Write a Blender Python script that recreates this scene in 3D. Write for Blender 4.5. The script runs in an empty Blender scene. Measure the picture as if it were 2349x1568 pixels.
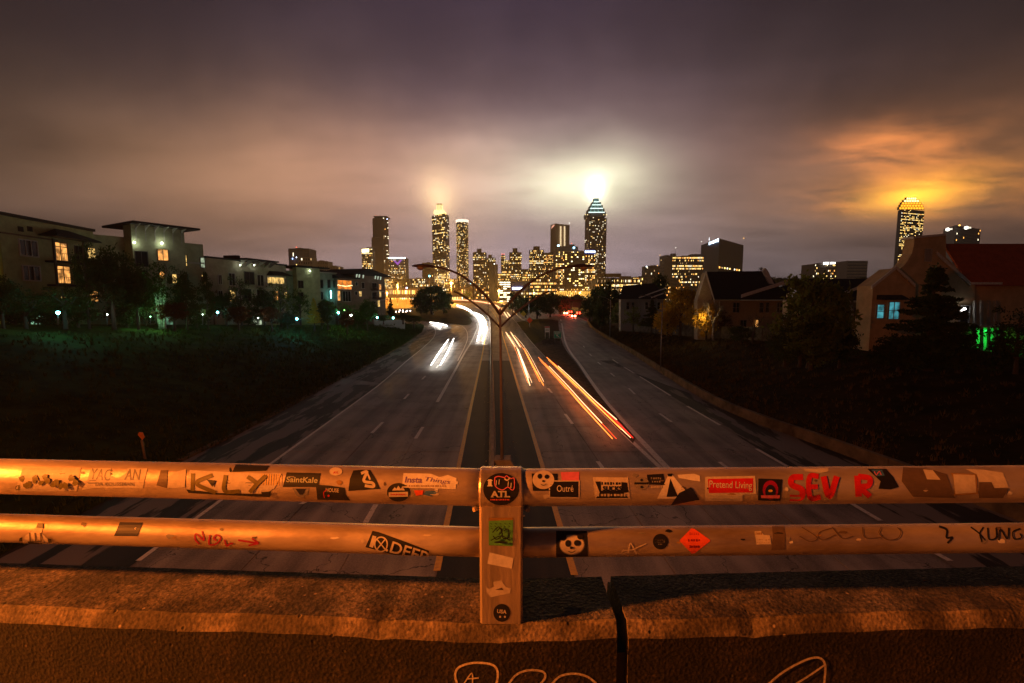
import bpy, bmesh, math, random
from mathutils import Vector, Matrix
random.seed(7)
S = bpy.context.scene
C = S.collection
PI = math.pi
R = math.radians

# ---------------------------------------------------------------- camera
H = 10.4                       # eye height above the highway
PITCH = R(5.5)
FPX = 1045.0                   # focal length in picture units (picture 2349 x 1568)
cam_d = bpy.data.cameras.new('camera'); cam_d.lens = 36 * FPX / 2349; cam_d.sensor_width = 36
cam_d.clip_start = 0.05; cam_d.clip_end = 30000
cam = bpy.data.objects.new('camera', cam_d); C.objects.link(cam)
cam.location = (0, 0, H); cam.rotation_euler = (PI / 2 - PITCH, 0, 0)
S.camera = cam
CP, SP = math.cos(PITCH), math.sin(PITCH)


def ray(px, py):
    a = (px - 1174.5) / FPX; b = (784 - py) / FPX
    return Vector((a, CP + b * SP, -SP + b * CP))


# ---------------------------------------------------------------- world (night sky, low cloud lit by the city)
W = bpy.data.worlds.new('World'); S.world = W; W.use_nodes = True
nt = W.node_tree; nt.nodes.clear()


def N(tree, kind, **kw):
    n = tree.nodes.new(kind)
    for k, v in kw.items():
        setattr(n, k, v)
    return n


def math_n(tree, op, a, b=None, c=None):
    n = tree.nodes.new('ShaderNodeMath'); n.operation = op
    for i, v in enumerate((a, b, c)):
        if v is None:
            continue
        if isinstance(v, (int, float)):
            n.inputs[i].default_value = v
        else:
            tree.links.new(v, n.inputs[i])
    return n.outputs[0]


def vmath(tree, op, a, b):
    n = tree.nodes.new('ShaderNodeVectorMath'); n.operation = op
    for i, v in enumerate((a, b)):
        if isinstance(v, (tuple, list, Vector)):
            n.inputs[i].default_value = tuple(v)
        elif isinstance(v, (int, float)):
            n.inputs['Scale'].default_value = v
        else:
            tree.links.new(v, n.inputs[i])
    return n.outputs['Value'] if op == 'DOT_PRODUCT' else n.outputs[0]


tc = N(nt, 'ShaderNodeTexCoord')
dirv = tc.outputs['Generated']
sep = N(nt, 'ShaderNodeSeparateXYZ'); nt.links.new(dirv, sep.inputs[0])
# cloud plane coordinates: the layer of cloud is flat, so it streaks towards the horizon
zz = math_n(nt, 'ADD', math_n(nt, 'MAXIMUM', sep.outputs[2], 0.0), 0.13)
cmb = N(nt, 'ShaderNodeCombineXYZ')
nt.links.new(math_n(nt, 'DIVIDE', sep.outputs[0], zz), cmb.inputs[0])
nt.links.new(math_n(nt, 'DIVIDE', sep.outputs[1], zz), cmb.inputs[1])
mp = N(nt, 'ShaderNodeMapping'); mp.inputs['Rotation'].default_value = (0, 0, R(35)); mp.inputs['Scale'].default_value = (0.55, 0.9, 1)
nt.links.new(cmb.outputs[0], mp.inputs[0])
cl = N(nt, 'ShaderNodeTexNoise'); cl.inputs['Scale'].default_value = 1.3; cl.inputs['Detail'].default_value = 3.5; cl.inputs['Roughness'].default_value = 0.45
nt.links.new(mp.outputs[0], cl.inputs[0])
wr = N(nt, 'ShaderNodeTexNoise'); wr.inputs['Scale'].default_value = 5.0; wr.inputs['Detail'].default_value = 4
nt.links.new(dirv, wr.inputs[0])
warp = vmath(nt, 'ADD', dirv, vmath(nt, 'SCALE', vmath(nt, 'SUBTRACT', wr.outputs['Color'], (0.5, 0.5, 0.5)), 0.10))
small = vmath(nt, 'ADD', dirv, vmath(nt, 'SCALE', vmath(nt, 'SUBTRACT', wr.outputs['Color'], (0.5, 0.5, 0.5)), 0.03))

cl2 = N(nt, 'ShaderNodeTexNoise'); cl2.inputs['Scale'].default_value = 4.2; cl2.inputs['Detail'].default_value = 6; cl2.inputs['Roughness'].default_value = 0.55; cl2.inputs['Distortion'].default_value = 0.5
nt.links.new(mp.outputs[0], cl2.inputs[0])
cloud_f = math_n(nt, 'ADD', math_n(nt, 'MULTIPLY_ADD', cl.outputs[0], 1.35, 0.14), math_n(nt, 'MULTIPLY', cl2.outputs[0], 0.38))
ragged = math_n(nt, 'MULTIPLY_ADD', cl2.outputs[0], 4.2, -1.35)
ragged = math_n(nt, 'MAXIMUM', ragged, 0.12)
acc = None


def add_col(sock):
    global acc
    if acc is None:
        acc = sock; return
    n = nt.nodes.new('ShaderNodeVectorMath'); n.operation = 'ADD'
    nt.links.new(acc, n.inputs[0]); nt.links.new(sock, n.inputs[1]); acc = n.outputs[0]


def glow(px, py, sx, sy, col, st, power=1.0, src=None, cloudy=True, tilt=0.0, rag=False):
    c = ray(px, py).normalized()
    r0 = Vector((c.y, -c.x, 0)).normalized(); u0 = r0.cross(c).normalized()
    r = r0 * math.cos(tilt) + u0 * math.sin(tilt); u = u0 * math.cos(tilt) - r0 * math.sin(tilt)
    s = src or warp
    a = math_n(nt, 'DIVIDE', vmath(nt, 'DOT_PRODUCT', s, r), sx)
    b = math_n(nt, 'DIVIDE', vmath(nt, 'DOT_PRODUCT', s, u), sy)
    q = math_n(nt, 'ADD', math_n(nt, 'MULTIPLY', a, a), math_n(nt, 'MULTIPLY', b, b))
    if power != 1.0:
        q = math_n(nt, 'POWER', q, power)
    g = math_n(nt, 'EXPONENT', math_n(nt, 'MULTIPLY', q, -1.0))
    front = math_n(nt, 'GREATER_THAN', vmath(nt, 'DOT_PRODUCT', dirv, c), 0.0)
    g = math_n(nt, 'MULTIPLY', g, front)
    g = math_n(nt, 'MULTIPLY', g, st)
    if cloudy:
        g = math_n(nt, 'MULTIPLY', g, cloud_f)
    if rag:
        g = math_n(nt, 'MULTIPLY', g, ragged)
    n = nt.nodes.new('ShaderNodeVectorMath'); n.operation = 'SCALE'
    n.inputs[0].default_value = col; nt.links.new(g, n.inputs['Scale'])
    add_col(n.outputs[0])


# even city-lit base, darker overhead
rp = N(nt, 'ShaderNodeValToRGB')
rp.color_ramp.elements[0].position = 0.0; rp.color_ramp.elements[0].color = (0.052, 0.044, 0.038, 1)
rp.color_ramp.elements[1].position = 0.75; rp.color_ramp.elements[1].color = (0.008, 0.006, 0.009, 1)
e = rp.color_ramp.elements.new(0.15); e.color = (0.038, 0.029, 0.027, 1)
e = rp.color_ramp.elements.new(0.36); e.color = (0.012, 0.009, 0.011, 1)
nt.links.new(sep.outputs[2], rp.inputs[0])
sc_ = nt.nodes.new('ShaderNodeVectorMath'); sc_.operation = 'SCALE'
nt.links.new(rp.outputs[0], sc_.inputs[0]); nt.links.new(cloud_f, sc_.inputs['Scale'])
add_col(sc_.outputs[0])
glow(1180, 450, 0.50, 0.205, (0.155, 0.100, 0.096), 2.0)                 # wide city dome of light
glow(1150, 150, 0.40, 0.34, (0.030, 0.020, 0.047), 1.0)                  # violet higher up
glow(1190, 610, 0.44, 0.085, (0.155, 0.130, 0.155), 2.3)                 # pale band behind the skyline
glow(720, 430, 0.34, 0.115, (0.190, 0.088, 0.034), 2.2, tilt=0.12)       # warm cloud, left
glow(230, 400, 0.34, 0.12, (0.045, 0.024, 0.009), 1.2, tilt=0.1)
glow(1650, 500, 0.30, 0.09, (0.080, 0.056, 0.034), 1.2)
glow(1050, 420, 0.115, 0.085, (0.33, 0.20, 0.13), 1.3)
glow(1007, 458, 0.030, 0.042, (1.0, 0.68, 0.28), 1.1, power=0.75, src=small, cloudy=False)
glow(1225, 420, 0.18, 0.085, (0.26, 0.25, 0.18), 1.5)
glow(1340, 425, 0.120, 0.055, (0.70, 0.74, 0.46), 1.25, src=small)
glow(1366, 434, 0.011, 0.014, (1.0, 1.0, 0.72), 6.0, power=0.60, src=small, cloudy=False)
glow(2090, 448, 0.110, 0.028, (1.0, 0.30, 0.010), 0.85, power=0.8, tilt=-0.12, rag=True)
glow(2094, 454, 0.040, 0.015, (1.0, 0.46, 0.015), 3.4, power=0.65, src=small, cloudy=False)
glow(2180, 430, 0.080, 0.035, (0.55, 0.19, 0.02), 0.7, tilt=-0.3, rag=True)
glow(2085, 400, 0.22, 0.10, (0.26, 0.095, 0.020), 1.2, tilt=-0.2)
glow(2090, 330, 0.085, 0.036, (0.60, 0.17, 0.025), 1.5, tilt=-0.22, rag=True)
bg = N(nt, 'ShaderNodeBackground'); bg.inputs['Strength'].default_value = 1.0
nt.links.new(acc, bg.inputs['Color'])
wo = N(nt, 'ShaderNodeOutputWorld'); nt.links.new(bg.outputs[0], wo.inputs[0])

S.view_settings.view_transform = 'Standard'
S.view_settings.look = 'None'
S.view_settings.exposure = 0.0
S.view_settings.gamma = 1.0
S.view_settings.use_curve_mapping = False
S.cycles.use_denoising = True
S.cycles.max_bounces = 4
S.cycles.volume_bounces = 0
S.cycles.diffuse_bounces = 2
S.cycles.glossy_bounces = 2
S.cycles.sample_clamp_indirect = 3.0
S.cycles.caustics_reflective = False
S.cycles.caustics_refractive = False

# ---------------------------------------------------------------- materials
MATS = {}


def mat(name, col, rough=0.8, metal=0.0, col2=None, scale=8.0, bump=0.0, bscale=None, detail=5, stretch=None, spec=0.4, lo=0.35, hi=0.65):
    if name in MATS:
        return MATS[name]
    m = bpy.data.materials.new(name); m.use_nodes = True
    t = m.node_tree; b = t.nodes['Principled BSDF']
    b.inputs['Base Color'].default_value = (*col, 1); b.inputs['Roughness'].default_value = rough
    b.inputs['Metallic'].default_value = metal; b.inputs['Specular IOR Level'].default_value = spec
    co = N(t, 'ShaderNodeTexCoord').outputs['Object']
    if stretch:
        mpn = N(t, 'ShaderNodeMapping'); mpn.inputs['Scale'].default_value = stretch
        t.links.new(co, mpn.inputs[0]); co = mpn.outputs[0]
    if col2 is None:
        col2 = tuple(c * 0.72 for c in col)
    n = N(t, 'ShaderNodeTexNoise'); n.inputs['Scale'].default_value = scale; n.inputs['Detail'].default_value = detail
    n.inputs['Roughness'].default_value = 0.62
    t.links.new(co, n.inputs[0])
    r = N(t, 'ShaderNodeValToRGB')
    r.color_ramp.elements[0].position = lo; r.color_ramp.elements[0].color = (*col2, 1)
    r.color_ramp.elements[1].position = hi; r.color_ramp.elements[1].color = (*col, 1)
    t.links.new(n.outputs[0], r.inputs[0]); t.links.new(r.outputs[0], b.inputs['Base Color'])
    if bump:
        n2 = N(t, 'ShaderNodeTexNoise'); n2.inputs['Scale'].default_value = bscale or scale * 6; n2.inputs['Detail'].default_value = 4
        t.links.new(co, n2.inputs[0])
        bp = N(t, 'ShaderNodeBump'); bp.inputs['Strength'].default_value = bump; bp.inputs['Distance'].default_value = 0.02
        t.links.new(n2.outputs[0], bp.inputs['Height']); t.links.new(bp.outputs[0], b.inputs['Normal'])
    MATS[name] = m
    return m


def emit(name, col, st):
    if name in MATS:
        return MATS[name]
    m = bpy.data.materials.new(name); m.use_nodes = True
    t = m.node_tree; b = t.nodes['Principled BSDF']
    b.inputs['Base Color'].default_value = (0.05, 0.05, 0.05, 1)
    b.inputs['Emission Color'].default_value = (*col, 1); b.inputs['Emission Strength'].default_value = st
    MATS[name] = m
    return m


def lit_glass(name, col, st, scale=1.2):
    """lit room behind a pane: brightness varies with what is inside"""
    if name in MATS:
        return MATS[name]
    m = emit(name, col, st); t = m.node_tree; b = t.nodes['Principled BSDF']
    co = N(t, 'ShaderNodeTexCoord').outputs['Object']
    n = N(t, 'ShaderNodeTexNoise'); n.inputs['Scale'].default_value = scale; n.inputs['Detail'].default_value = 3
    t.links.new(co, n.inputs[0])
    r = N(t, 'ShaderNodeMapRange'); r.inputs['From Min'].default_value = 0.35; r.inputs['From Max'].default_value = 0.62
    r.inputs['To Min'].default_value = st * 0.25; r.inputs['To Max'].default_value = st * 1.3
    t.links.new(n.outputs[0], r.inputs[0]); t.links.new(r.outputs[0], b.inputs['Emission Strength'])
    return m


# concrete of the parapet: exposed aggregate, pits and grime
def parapet_material(name='aggregate concrete', dark=(0.06, 0.05, 0.045), light=(0.42, 0.36, 0.30), bump=0.006, stone=0.74, n_lo=0.38, n_hi=0.62):
    m = bpy.data.materials.new(name); m.use_nodes = True
    t = m.node_tree; b = t.nodes['Principled BSDF']
    co = N(t, 'ShaderNodeTexCoord').outputs['Object']
    n1 = N(t, 'ShaderNodeTexNoise'); n1.inputs['Scale'].default_value = 7; n1.inputs['Detail'].default_value = 6
    n2 = N(t, 'ShaderNodeTexNoise'); n2.inputs['Scale'].default_value = 85; n2.inputs['Detail'].default_value = 5; n2.inputs['Roughness'].default_value = 0.7
    v = N(t, 'ShaderNodeTexVoronoi'); v.inputs['Scale'].default_value = 95
    v2 = N(t, 'ShaderNodeTexVoronoi'); v2.inputs['Scale'].default_value = 38; v2.inputs['Randomness'].default_value = 1.0
    for n in (n1, n2, v, v2):
        t.links.new(co, n.inputs[0])
    r1 = N(t, 'ShaderNodeValToRGB')
    r1.color_ramp.elements[0].position = n_lo; r1.color_ramp.elements[0].color = (*dark, 1)
    r1.color_ramp.elements[1].position = n_hi; r1.color_ramp.elements[1].color = (*light, 1)
    t.links.new(n2.outputs[0], r1.inputs[0])
    r2 = N(t, 'ShaderNodeValToRGB')
    r2.color_ramp.elements[0].position = 0.42; r2.color_ramp.elements[0].color = (0.16, 0.15, 0.15, 1)
    r2.color_ramp.elements[1].position = 0.64; r2.color_ramp.elements[1].color = (1, 1, 1, 1)
    t.links.new(n1.outputs[0], r2.inputs[0])
    mx = N(t, 'ShaderNodeMixRGB', blend_type='MULTIPLY'); mx.inputs[0].default_value = 0.85
    t.links.new(r1.outputs[0], mx.inputs[1]); t.links.new(r2.outputs[0], mx.inputs[2])
    rv = N(t, 'ShaderNodeValToRGB')         # stones
    rv.color_ramp.elements[0].position = 0.10; rv.color_ramp.elements[0].color = (1, 1, 1, 1)
    rv.color_ramp.elements[1].position = 0.22; rv.color_ramp.elements[1].color = (0, 0, 0, 1)
    t.links.new(v2.outputs['Distance'], rv.inputs[0])
    sv = N(t, 'ShaderNodeMath', operation='GREATER_THAN'); sv.inputs[1].default_value = stone
    sx = N(t, 'ShaderNodeSeparateXYZ'); t.links.new(v2.outputs['Color'], sx.inputs[0]); t.links.new(sx.outputs[0], sv.inputs[0])
    mm = N(t, 'ShaderNodeMath', operation='MULTIPLY'); t.links.new(rv.outputs[0], mm.inputs[0]); t.links.new(sv.outputs[0], mm.inputs[1])
    mx2 = N(t, 'ShaderNodeMixRGB'); t.links.new(mm.outputs[0], mx2.inputs[0]); t.links.new(mx.outputs[0], mx2.inputs[1])
    mx2.inputs[2].default_value = tuple(c * 1.15 for c in light) + (1,)
    # pits
    sp = N(t, 'ShaderNodeMath', operation='LESS_THAN'); sp.inputs[1].default_value = 0.10; t.links.new(sx.outputs[1], sp.inputs[0])
    mp_ = N(t, 'ShaderNodeMath', operation='MULTIPLY'); t.links.new(rv.outputs[0], mp_.inputs[0]); t.links.new(sp.outputs[0], mp_.inputs[1])
    mx3 = N(t, 'ShaderNodeMixRGB'); t.links.new(mp_.outputs[0], mx3.inputs[0]); t.links.new(mx2.outputs[0], mx3.inputs[1])
    mx3.inputs[2].default_value = (0.012, 0.01, 0.01, 1)
    t.links.new(mx3.outputs[0], b.inputs['Base Color'])
    hsum = N(t, 'ShaderNodeMath', operation='MULTIPLY_ADD'); t.links.new(v.outputs['Distance'], hsum.inputs[0]); hsum.inputs[1].default_value = 0.7; t.links.new(n2.outputs[0], hsum.inputs[2])
    h2 = N(t, 'ShaderNodeMath', operation='MULTIPLY_ADD'); t.links.new(mp_.outputs[0], h2.inputs[0]); h2.inputs[1].default_value = -1.5; t.links.new(hsum.outputs[0], h2.inputs[2])
    bp = N(t, 'ShaderNodeBump'); bp.inputs['Strength'].default_value = 0.8; bp.inputs['Distance'].default_value = bump
    t.links.new(h2.outputs[0], bp.inputs['Height']); t.links.new(bp.outputs[0], b.inputs['Normal'])
    b.inputs['Roughness'].default_value = 0.85
    return m


def road_material(name, lo, hi, crack=0.5, rough=0.62, patch=None):
    m = bpy.data.materials.new(name); m.use_nodes = True
    t = m.node_tree; b = t.nodes['Principled BSDF']
    co = N(t, 'ShaderNodeTexCoord').outputs['Object']
    mpn = N(t, 'ShaderNodeMapping'); mpn.inputs['Rotation'].default_value = (0, 0, R(-2.5)); mpn.inputs['Scale'].default_value = (1, 0.05, 1)
    t.links.new(co, mpn.inputs[0])
    n1 = N(t, 'ShaderNodeTexNoise'); n1.inputs['Scale'].default_value = 0.9; n1.inputs['Detail'].default_value = 5; t.links.new(mpn.outputs[0], n1.inputs[0])
    n2 = N(t, 'ShaderNodeTexNoise'); n2.inputs['Scale'].default_value = 14; n2.inputs['Detail'].default_value = 6; t.links.new(co, n2.inputs[0])
    n3 = N(t, 'ShaderNodeTexNoise'); n3.inputs['Scale'].default_value = 0.35; n3.inputs['Detail'].default_value = 4; t.links.new(co, n3.inputs[0])
    s = N(t, 'ShaderNodeMath', operation='MULTIPLY_ADD'); t.links.new(n1.outputs[0], s.inputs[0]); s.inputs[1].default_value = 1.5; t.links.new(n3.outputs[0], s.inputs[2])
    s2 = N(t, 'ShaderNodeMath', operation='MULTIPLY_ADD'); t.links.new(n2.outputs[0], s2.inputs[0]); s2.inputs[1].default_value = 0.6; t.links.new(s.outputs[0], s2.inputs[2])
    r = N(t, 'ShaderNodeMapRange'); r.inputs['From Min'].default_value = 1.28; r.inputs['From Max'].default_value = 1.80
    t.links.new(s2.outputs[0], r.inputs[0])
    mx = N(t, 'ShaderNodeMixRGB'); t.links.new(r.outputs[0], mx.inputs[0]); mx.inputs[1].default_value = (*lo, 1); mx.inputs[2].default_value = (*hi, 1)
    # cracks
    wn = N(t, 'ShaderNodeTexNoise'); wn.inputs['Scale'].default_value = 1.3; wn.inputs['Detail'].default_value = 4; t.links.new(co, wn.inputs[0])
    va = N(t, 'ShaderNodeVectorMath', operation='MULTIPLY_ADD'); t.links.new(wn.outputs['Color'], va.inputs[0]); va.inputs[1].default_value = (1.6, 1.6, 0); t.links.new(co, va.inputs[2])
    vo = N(t, 'ShaderNodeTexVoronoi', feature='DISTANCE_TO_EDGE'); vo.inputs['Scale'].default_value = 0.22; t.links.new(va.outputs[0], vo.inputs[0])
    cr = N(t, 'ShaderNodeMath', operation='LESS_THAN'); t.links.new(vo.outputs['Distance'], cr.inputs[0]); cr.inputs[1].default_value = 0.0038
    cf = N(t, 'ShaderNodeMath', operation='MULTIPLY'); t.links.new(cr.outputs[0], cf.inputs[0]); cf.inputs[1].default_value = crack
    mx2 = N(t, 'ShaderNodeMixRGB'); t.links.new(cf.outputs[0], mx2.inputs[0]); t.links.new(mx.outputs[0], mx2.inputs[1]); mx2.inputs[2].default_value = (0.012, 0.011, 0.01, 1)
    last = mx2.outputs[0]
    if patch:
        mp2 = N(t, 'ShaderNodeMapping'); mp2.inputs['Rotation'].default_value = (0, 0, R(-3)); mp2.inputs['Scale'].default_value = (1, 0.16, 1)
        t.links.new(co, mp2.inputs[0])
        n4 = N(t, 'ShaderNodeTexNoise'); n4.inputs['Scale'].default_value = 0.7; n4.inputs['Detail'].default_value = 8; n4.inputs['Roughness'].default_value = 0.6; t.links.new(mp2.outputs[0], n4.inputs[0])
        rr = N(t, 'ShaderNodeValToRGB'); rr.color_ramp.elements[0].position = 0.49; rr.color_ramp.elements[1].position = 0.52
        t.links.new(n4.outputs[0], rr.inputs[0])
        mx3 = N(t, 'ShaderNodeMixRGB'); t.links.new(rr.outputs[0], mx3.inputs[0]); t.links.new(last, mx3.inputs[1]); mx3.inputs[2].default_value = (*patch, 1)
        last = mx3.outputs[0]
    t.links.new(last, b.inputs['Base Color'])
    bp = N(t, 'ShaderNodeBump'); bp.inputs['Strength'].default_value = 0.35; bp.inputs['Distance'].default_value = 0.01
    t.links.new(n2.outputs[0], bp.inputs['Height']); t.links.new(bp.outputs[0], b.inputs['Normal'])
    b.inputs['Roughness'].default_value = rough
    return m


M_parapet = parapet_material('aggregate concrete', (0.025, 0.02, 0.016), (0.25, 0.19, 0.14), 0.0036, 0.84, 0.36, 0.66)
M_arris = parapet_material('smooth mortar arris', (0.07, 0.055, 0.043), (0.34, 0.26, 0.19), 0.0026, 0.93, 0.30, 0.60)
M_face_shade = parapet_material('shade darkened concrete face', (0.006, 0.005, 0.004), (0.060, 0.040, 0.028), 0.0036, 0.78, 0.42, 0.70)  # same concrete, with the shade of the upright face put into its colour
M_slab = road_material('concrete road slab', (0.15, 0.14, 0.142), (0.43, 0.405, 0.41), 0.8)
M_far = road_material('worn highway asphalt', (0.15, 0.14, 0.14), (0.40, 0.37, 0.37), 0.3)
M_shoulder = road_material('dark shoulder asphalt', (0.016, 0.015, 0.014), (0.04, 0.036, 0.034), 0.3, 0.7, (0.24, 0.21, 0.20))
M_median = road_material('oily median asphalt', (0.010, 0.009, 0.009), (0.034, 0.030, 0.027), 0.4, 0.7)
M_dirt = mat('gravel dirt', (0.16, 0.12, 0.085), 0.95, col2=(0.04, 0.032, 0.022), scale=1.4, bump=0.5, bscale=12)
M_grass = mat('dark lawn', (0.050, 0.070, 0.014), 0.95, col2=(0.016, 0.026, 0.006), scale=0.5, bump=0.6, bscale=9, spec=0.1)
M_grass_r = mat('dry autumn lawn', (0.055, 0.036, 0.014), 0.95, col2=(0.018, 0.018, 0.006), scale=0.35, bump=0.6, bscale=9, spec=0.1)
M_white = mat('white road paint', (0.92, 0.90, 0.88), 0.5, col2=(0.60, 0.58, 0.55), scale=5, lo=0.34, hi=0.5)
M_yellow = mat('yellow road paint', (0.95, 0.58, 0.03), 0.5, col2=(0.75, 0.42, 0.02), scale=6, lo=0.36, hi=0.5)
M_conc = mat('barrier concrete', (0.62, 0.55, 0.46), 0.85, col2=(0.40, 0.34, 0.28), scale=1.5, bump=0.3, bscale=30)
M_wallc = mat('retaining wall concrete', (0.30, 0.24, 0.17), 0.9, col2=(0.10, 0.08, 0.055), scale=0.7, bump=0.4, bscale=14)
M_galv = mat('galvanised pipe', (0.64, 0.55, 0.49), 0.50, 0.60, col2=(0.30, 0.23, 0.19), scale=7, bump=0.08, bscale=60, stretch=(0.35, 1, 1))
M_post = mat('weathered aluminium post', (0.60, 0.48, 0.40), 0.42, 0.65, col2=(0.33, 0.28, 0.24), scale=14, bump=0.1, bscale=80, stretch=(1, 1, 0.12))
M_pole = mat('rusty painted steel', (0.17, 0.14, 0.14), 0.6, 0.1, col2=(0.10, 0.08, 0.08), scale=3)
M_dark = mat('dark steel', (0.05, 0.045, 0.045), 0.5, 0.4)
M_lens = mat('dull lamp lens', (0.45, 0.33, 0.26), 0.3)
M_greypole = mat('galvanised lamp pole', (0.30, 0.30, 0.31), 0.5, 0.4)

# ---------------------------------------------------------------- helpers


def link(o, parent=None):
    C.objects.link(o)
    if parent is not None:
        o.parent = parent
    return o


def tag(o, label=None, cat=None, group=None, kind=None):
    if label: o['label'] = label
    if cat: o['category'] = cat
    if group: o['group'] = group
    if kind: o['kind'] = kind
    return o


def empty(name, loc=(0, 0, 0)):
    o = bpy.data.objects.new(name, None); o.location = loc; o.empty_display_size = 0.2
    return link(o)


class MB:
    """collects faces in world coordinates, then links one mesh object"""

    def __init__(s):
        s.v = []; s.f = []; s.m = []; s.sm = []

    def face(s, pts, mi=0, smooth=False):
        n = len(s.v); s.v += [tuple(p) for p in pts]; s.f.append(tuple(range(n, n + len(pts)))); s.m.append(mi); s.sm.append(smooth)

    def hexa(s, p, mi=0):
        """p: 8 points, bottom 4 then top 4"""
        n = len(s.v); s.v += [tuple(q) for q in p]
        for f in ((3, 2, 1, 0), (4, 5, 6, 7), (0, 1, 5, 4), (1, 2, 6, 5), (2, 3, 7, 6), (3, 0, 4, 7)):
            s.f.append(tuple(n + i for i in f)); s.m.append(mi); s.sm.append(False)

    def box(s, c, d, rz=0.0, mi=0):
        x, y, z = d[0] / 2, d[1] / 2, d[2] / 2; ca, sa = math.cos(rz), math.sin(rz)
        pts = []
        for zz_ in (-z, z):
            for (a, b) in ((-x, -y), (x, -y), (x, y), (-x, y)):
                pts.append((c[0] + a * ca - b * sa, c[1] + a * sa + b * ca, c[2] + zz_))
        s.hexa(pts, mi)

    def prism(s, poly, back, mi=0, caps=True):
        """poly: 3-D points of a flat outline; back: extrusion vector"""
        n = len(s.v); k = len(poly); back = Vector(back)
        s.v += [tuple(p) for p in poly] + [tuple(Vector(p) + back) for p in poly]
        if caps:
            s.f.append(tuple(n + i for i in range(k))); s.m.append(mi); s.sm.append(False)
            s.f.append(tuple(n + k + i for i in reversed(range(k)))); s.m.append(mi); s.sm.append(False)
        for i in range(k):
            j = (i + 1) % k
            s.f.append((n + i, n + k + i, n + k + j, n + j)); s.m.append(mi); s.sm.append(False)

    def tube(s, path, rad, seg=10, mi=0, cap=True):
        n0 = len(s.v); P = [Vector(p) for p in path]
        if isinstance(rad, (int, float)):
            rad = [rad] * len(P)
        up0 = None
        for i, p in enumerate(P):
            t = (P[min(i + 1, len(P) - 1)] - P[max(i - 1, 0)]).normalized()
            if up0 is None:
                up0 = Vector((0, 0, 1)) if abs(t.z) < 0.9 else Vector((1, 0, 0))
            a = t.cross(up0).normalized(); b = a.cross(t).normalized(); up0 = b
            for k in range(seg):
                w = 2 * PI * k / seg
                s.v.append(tuple(p + (a * math.cos(w) + b * math.sin(w)) * rad[i]))
        for i in range(len(P) - 1):
            for k in range(seg):
                k2 = (k + 1) % seg
                s.f.append((n0 + i * seg + k, n0 + i * seg + k2, n0 + (i + 1) * seg + k2, n0 + (i + 1) * seg + k)); s.m.append(mi); s.sm.append(True)
        if cap:
            s.f.append(tuple(n0 + k for k in reversed(range(seg)))); s.m.append(mi); s.sm.append(False)
            e_ = n0 + (len(P) - 1) * seg
            s.f.append(tuple(e_ + k for k in range(seg))); s.m.append(mi); s.sm.append(False)

    def ball(s, c, r, seg=10, ring=6, mi=0, sc=(1, 1, 1)):
        n0 = len(s.v)
        for i in range(ring + 1):
            a = PI * i / ring
            for k in range(seg):
                w = 2 * PI * k / seg
                s.v.append((c[0] + r * sc[0] * math.sin(a) * math.cos(w), c[1] + r * sc[1] * math.sin(a) * math.sin(w), c[2] + r * sc[2] * math.cos(a)))
        for i in range(ring):
            for k in range(seg):
                k2 = (k + 1) % seg
                s.f.append((n0 + i * seg + k, n0 + (i + 1) * seg + k, n0 + (i + 1) * seg + k2, n0 + i * seg + k2)); s.m.append(mi); s.sm.append(True)

    def build(s, name, mats, parent=None, kind=None, label=None):
        me = bpy.data.meshes.new(name)
        off = Vector((0, 0, 0))
        if parent is not None:
            p = parent
            while p is not None:
                off += p.location; p = p.parent
        me.from_pydata([tuple(Vector(v) - off) for v in s.v], [], s.f)
        for m in (mats if isinstance(mats, (list, tuple)) else [mats]):
            me.materials.append(m)
        me.polygons.foreach_set('material_index', s.m)
        me.polygons.foreach_set('use_smooth', s.sm)
        me.update()
        bm = bmesh.new(); bm.from_mesh(me); bmesh.ops.recalc_face_normals(bm, faces=bm.faces); bm.to_mesh(me); bm.free()
        o = bpy.data.objects.new(name, me)
        link(o, parent)
        if kind: o['kind'] = kind
        if label: o['label'] = label
        return o


# the highway is flat up to 170 m and then climbs gently
def zroad(y):
    return 0.0 if y < 170 else (y - 170) * 0.021


def G(px, py, up=0.0):
    """ground point seen at a place of the picture"""
    d = ray(px, py); o = Vector((0, 0, H))
    lo_, hi_ = 2.0, 900.0
    for _ in range(50):
        t = (lo_ + hi_) / 2; p = o + d * t
        if p.z - up > zroad(p.y): lo_ = t
        else: hi_ = t
    return o + d * lo_


def at(px, py, y):
    """point on the picture's ray at distance y along the view"""
    d = ray(px, py)
    return Vector((0, 0, H)) + d * (y / d.y)


def poly_world(pts, up=0.0):
    return [G(x, y, up) for x, y in pts]


def resample(pl, n):
    L = [0.0]
    for a, b in zip(pl, pl[1:]):
        L.append(L[-1] + (b - a).length)
    out = []
    for i in range(n):
        s = L[-1] * i / (n - 1); j = 0
        while j < len(L) - 2 and L[j + 1] < s: j += 1
        f = (s - L[j]) / max(1e-9, L[j + 1] - L[j])
        out.append(pl[j].lerp(pl[j + 1], min(1, max(0, f))))
    return out


def smooth_path(pts, n=40):
    """Catmull-Rom through points"""
    P = [pts[0] * 2 - pts[1]] + list(pts) + [pts[-1] * 2 - pts[-2]]
    out = []
    for i in range(1, len(P) - 2):
        for k in range(8):
            t = k / 8
            a, b, c, d = P[i - 1], P[i], P[i + 1], P[i + 2]
            out.append(0.5 * ((2 * b) + (c - a) * t + (2 * a - 5 * b + 4 * c - d) * t * t + (3 * b - a - 3 * c + d) * t ** 3))
    out.append(P[-2])
    return resample(out, n)


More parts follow.
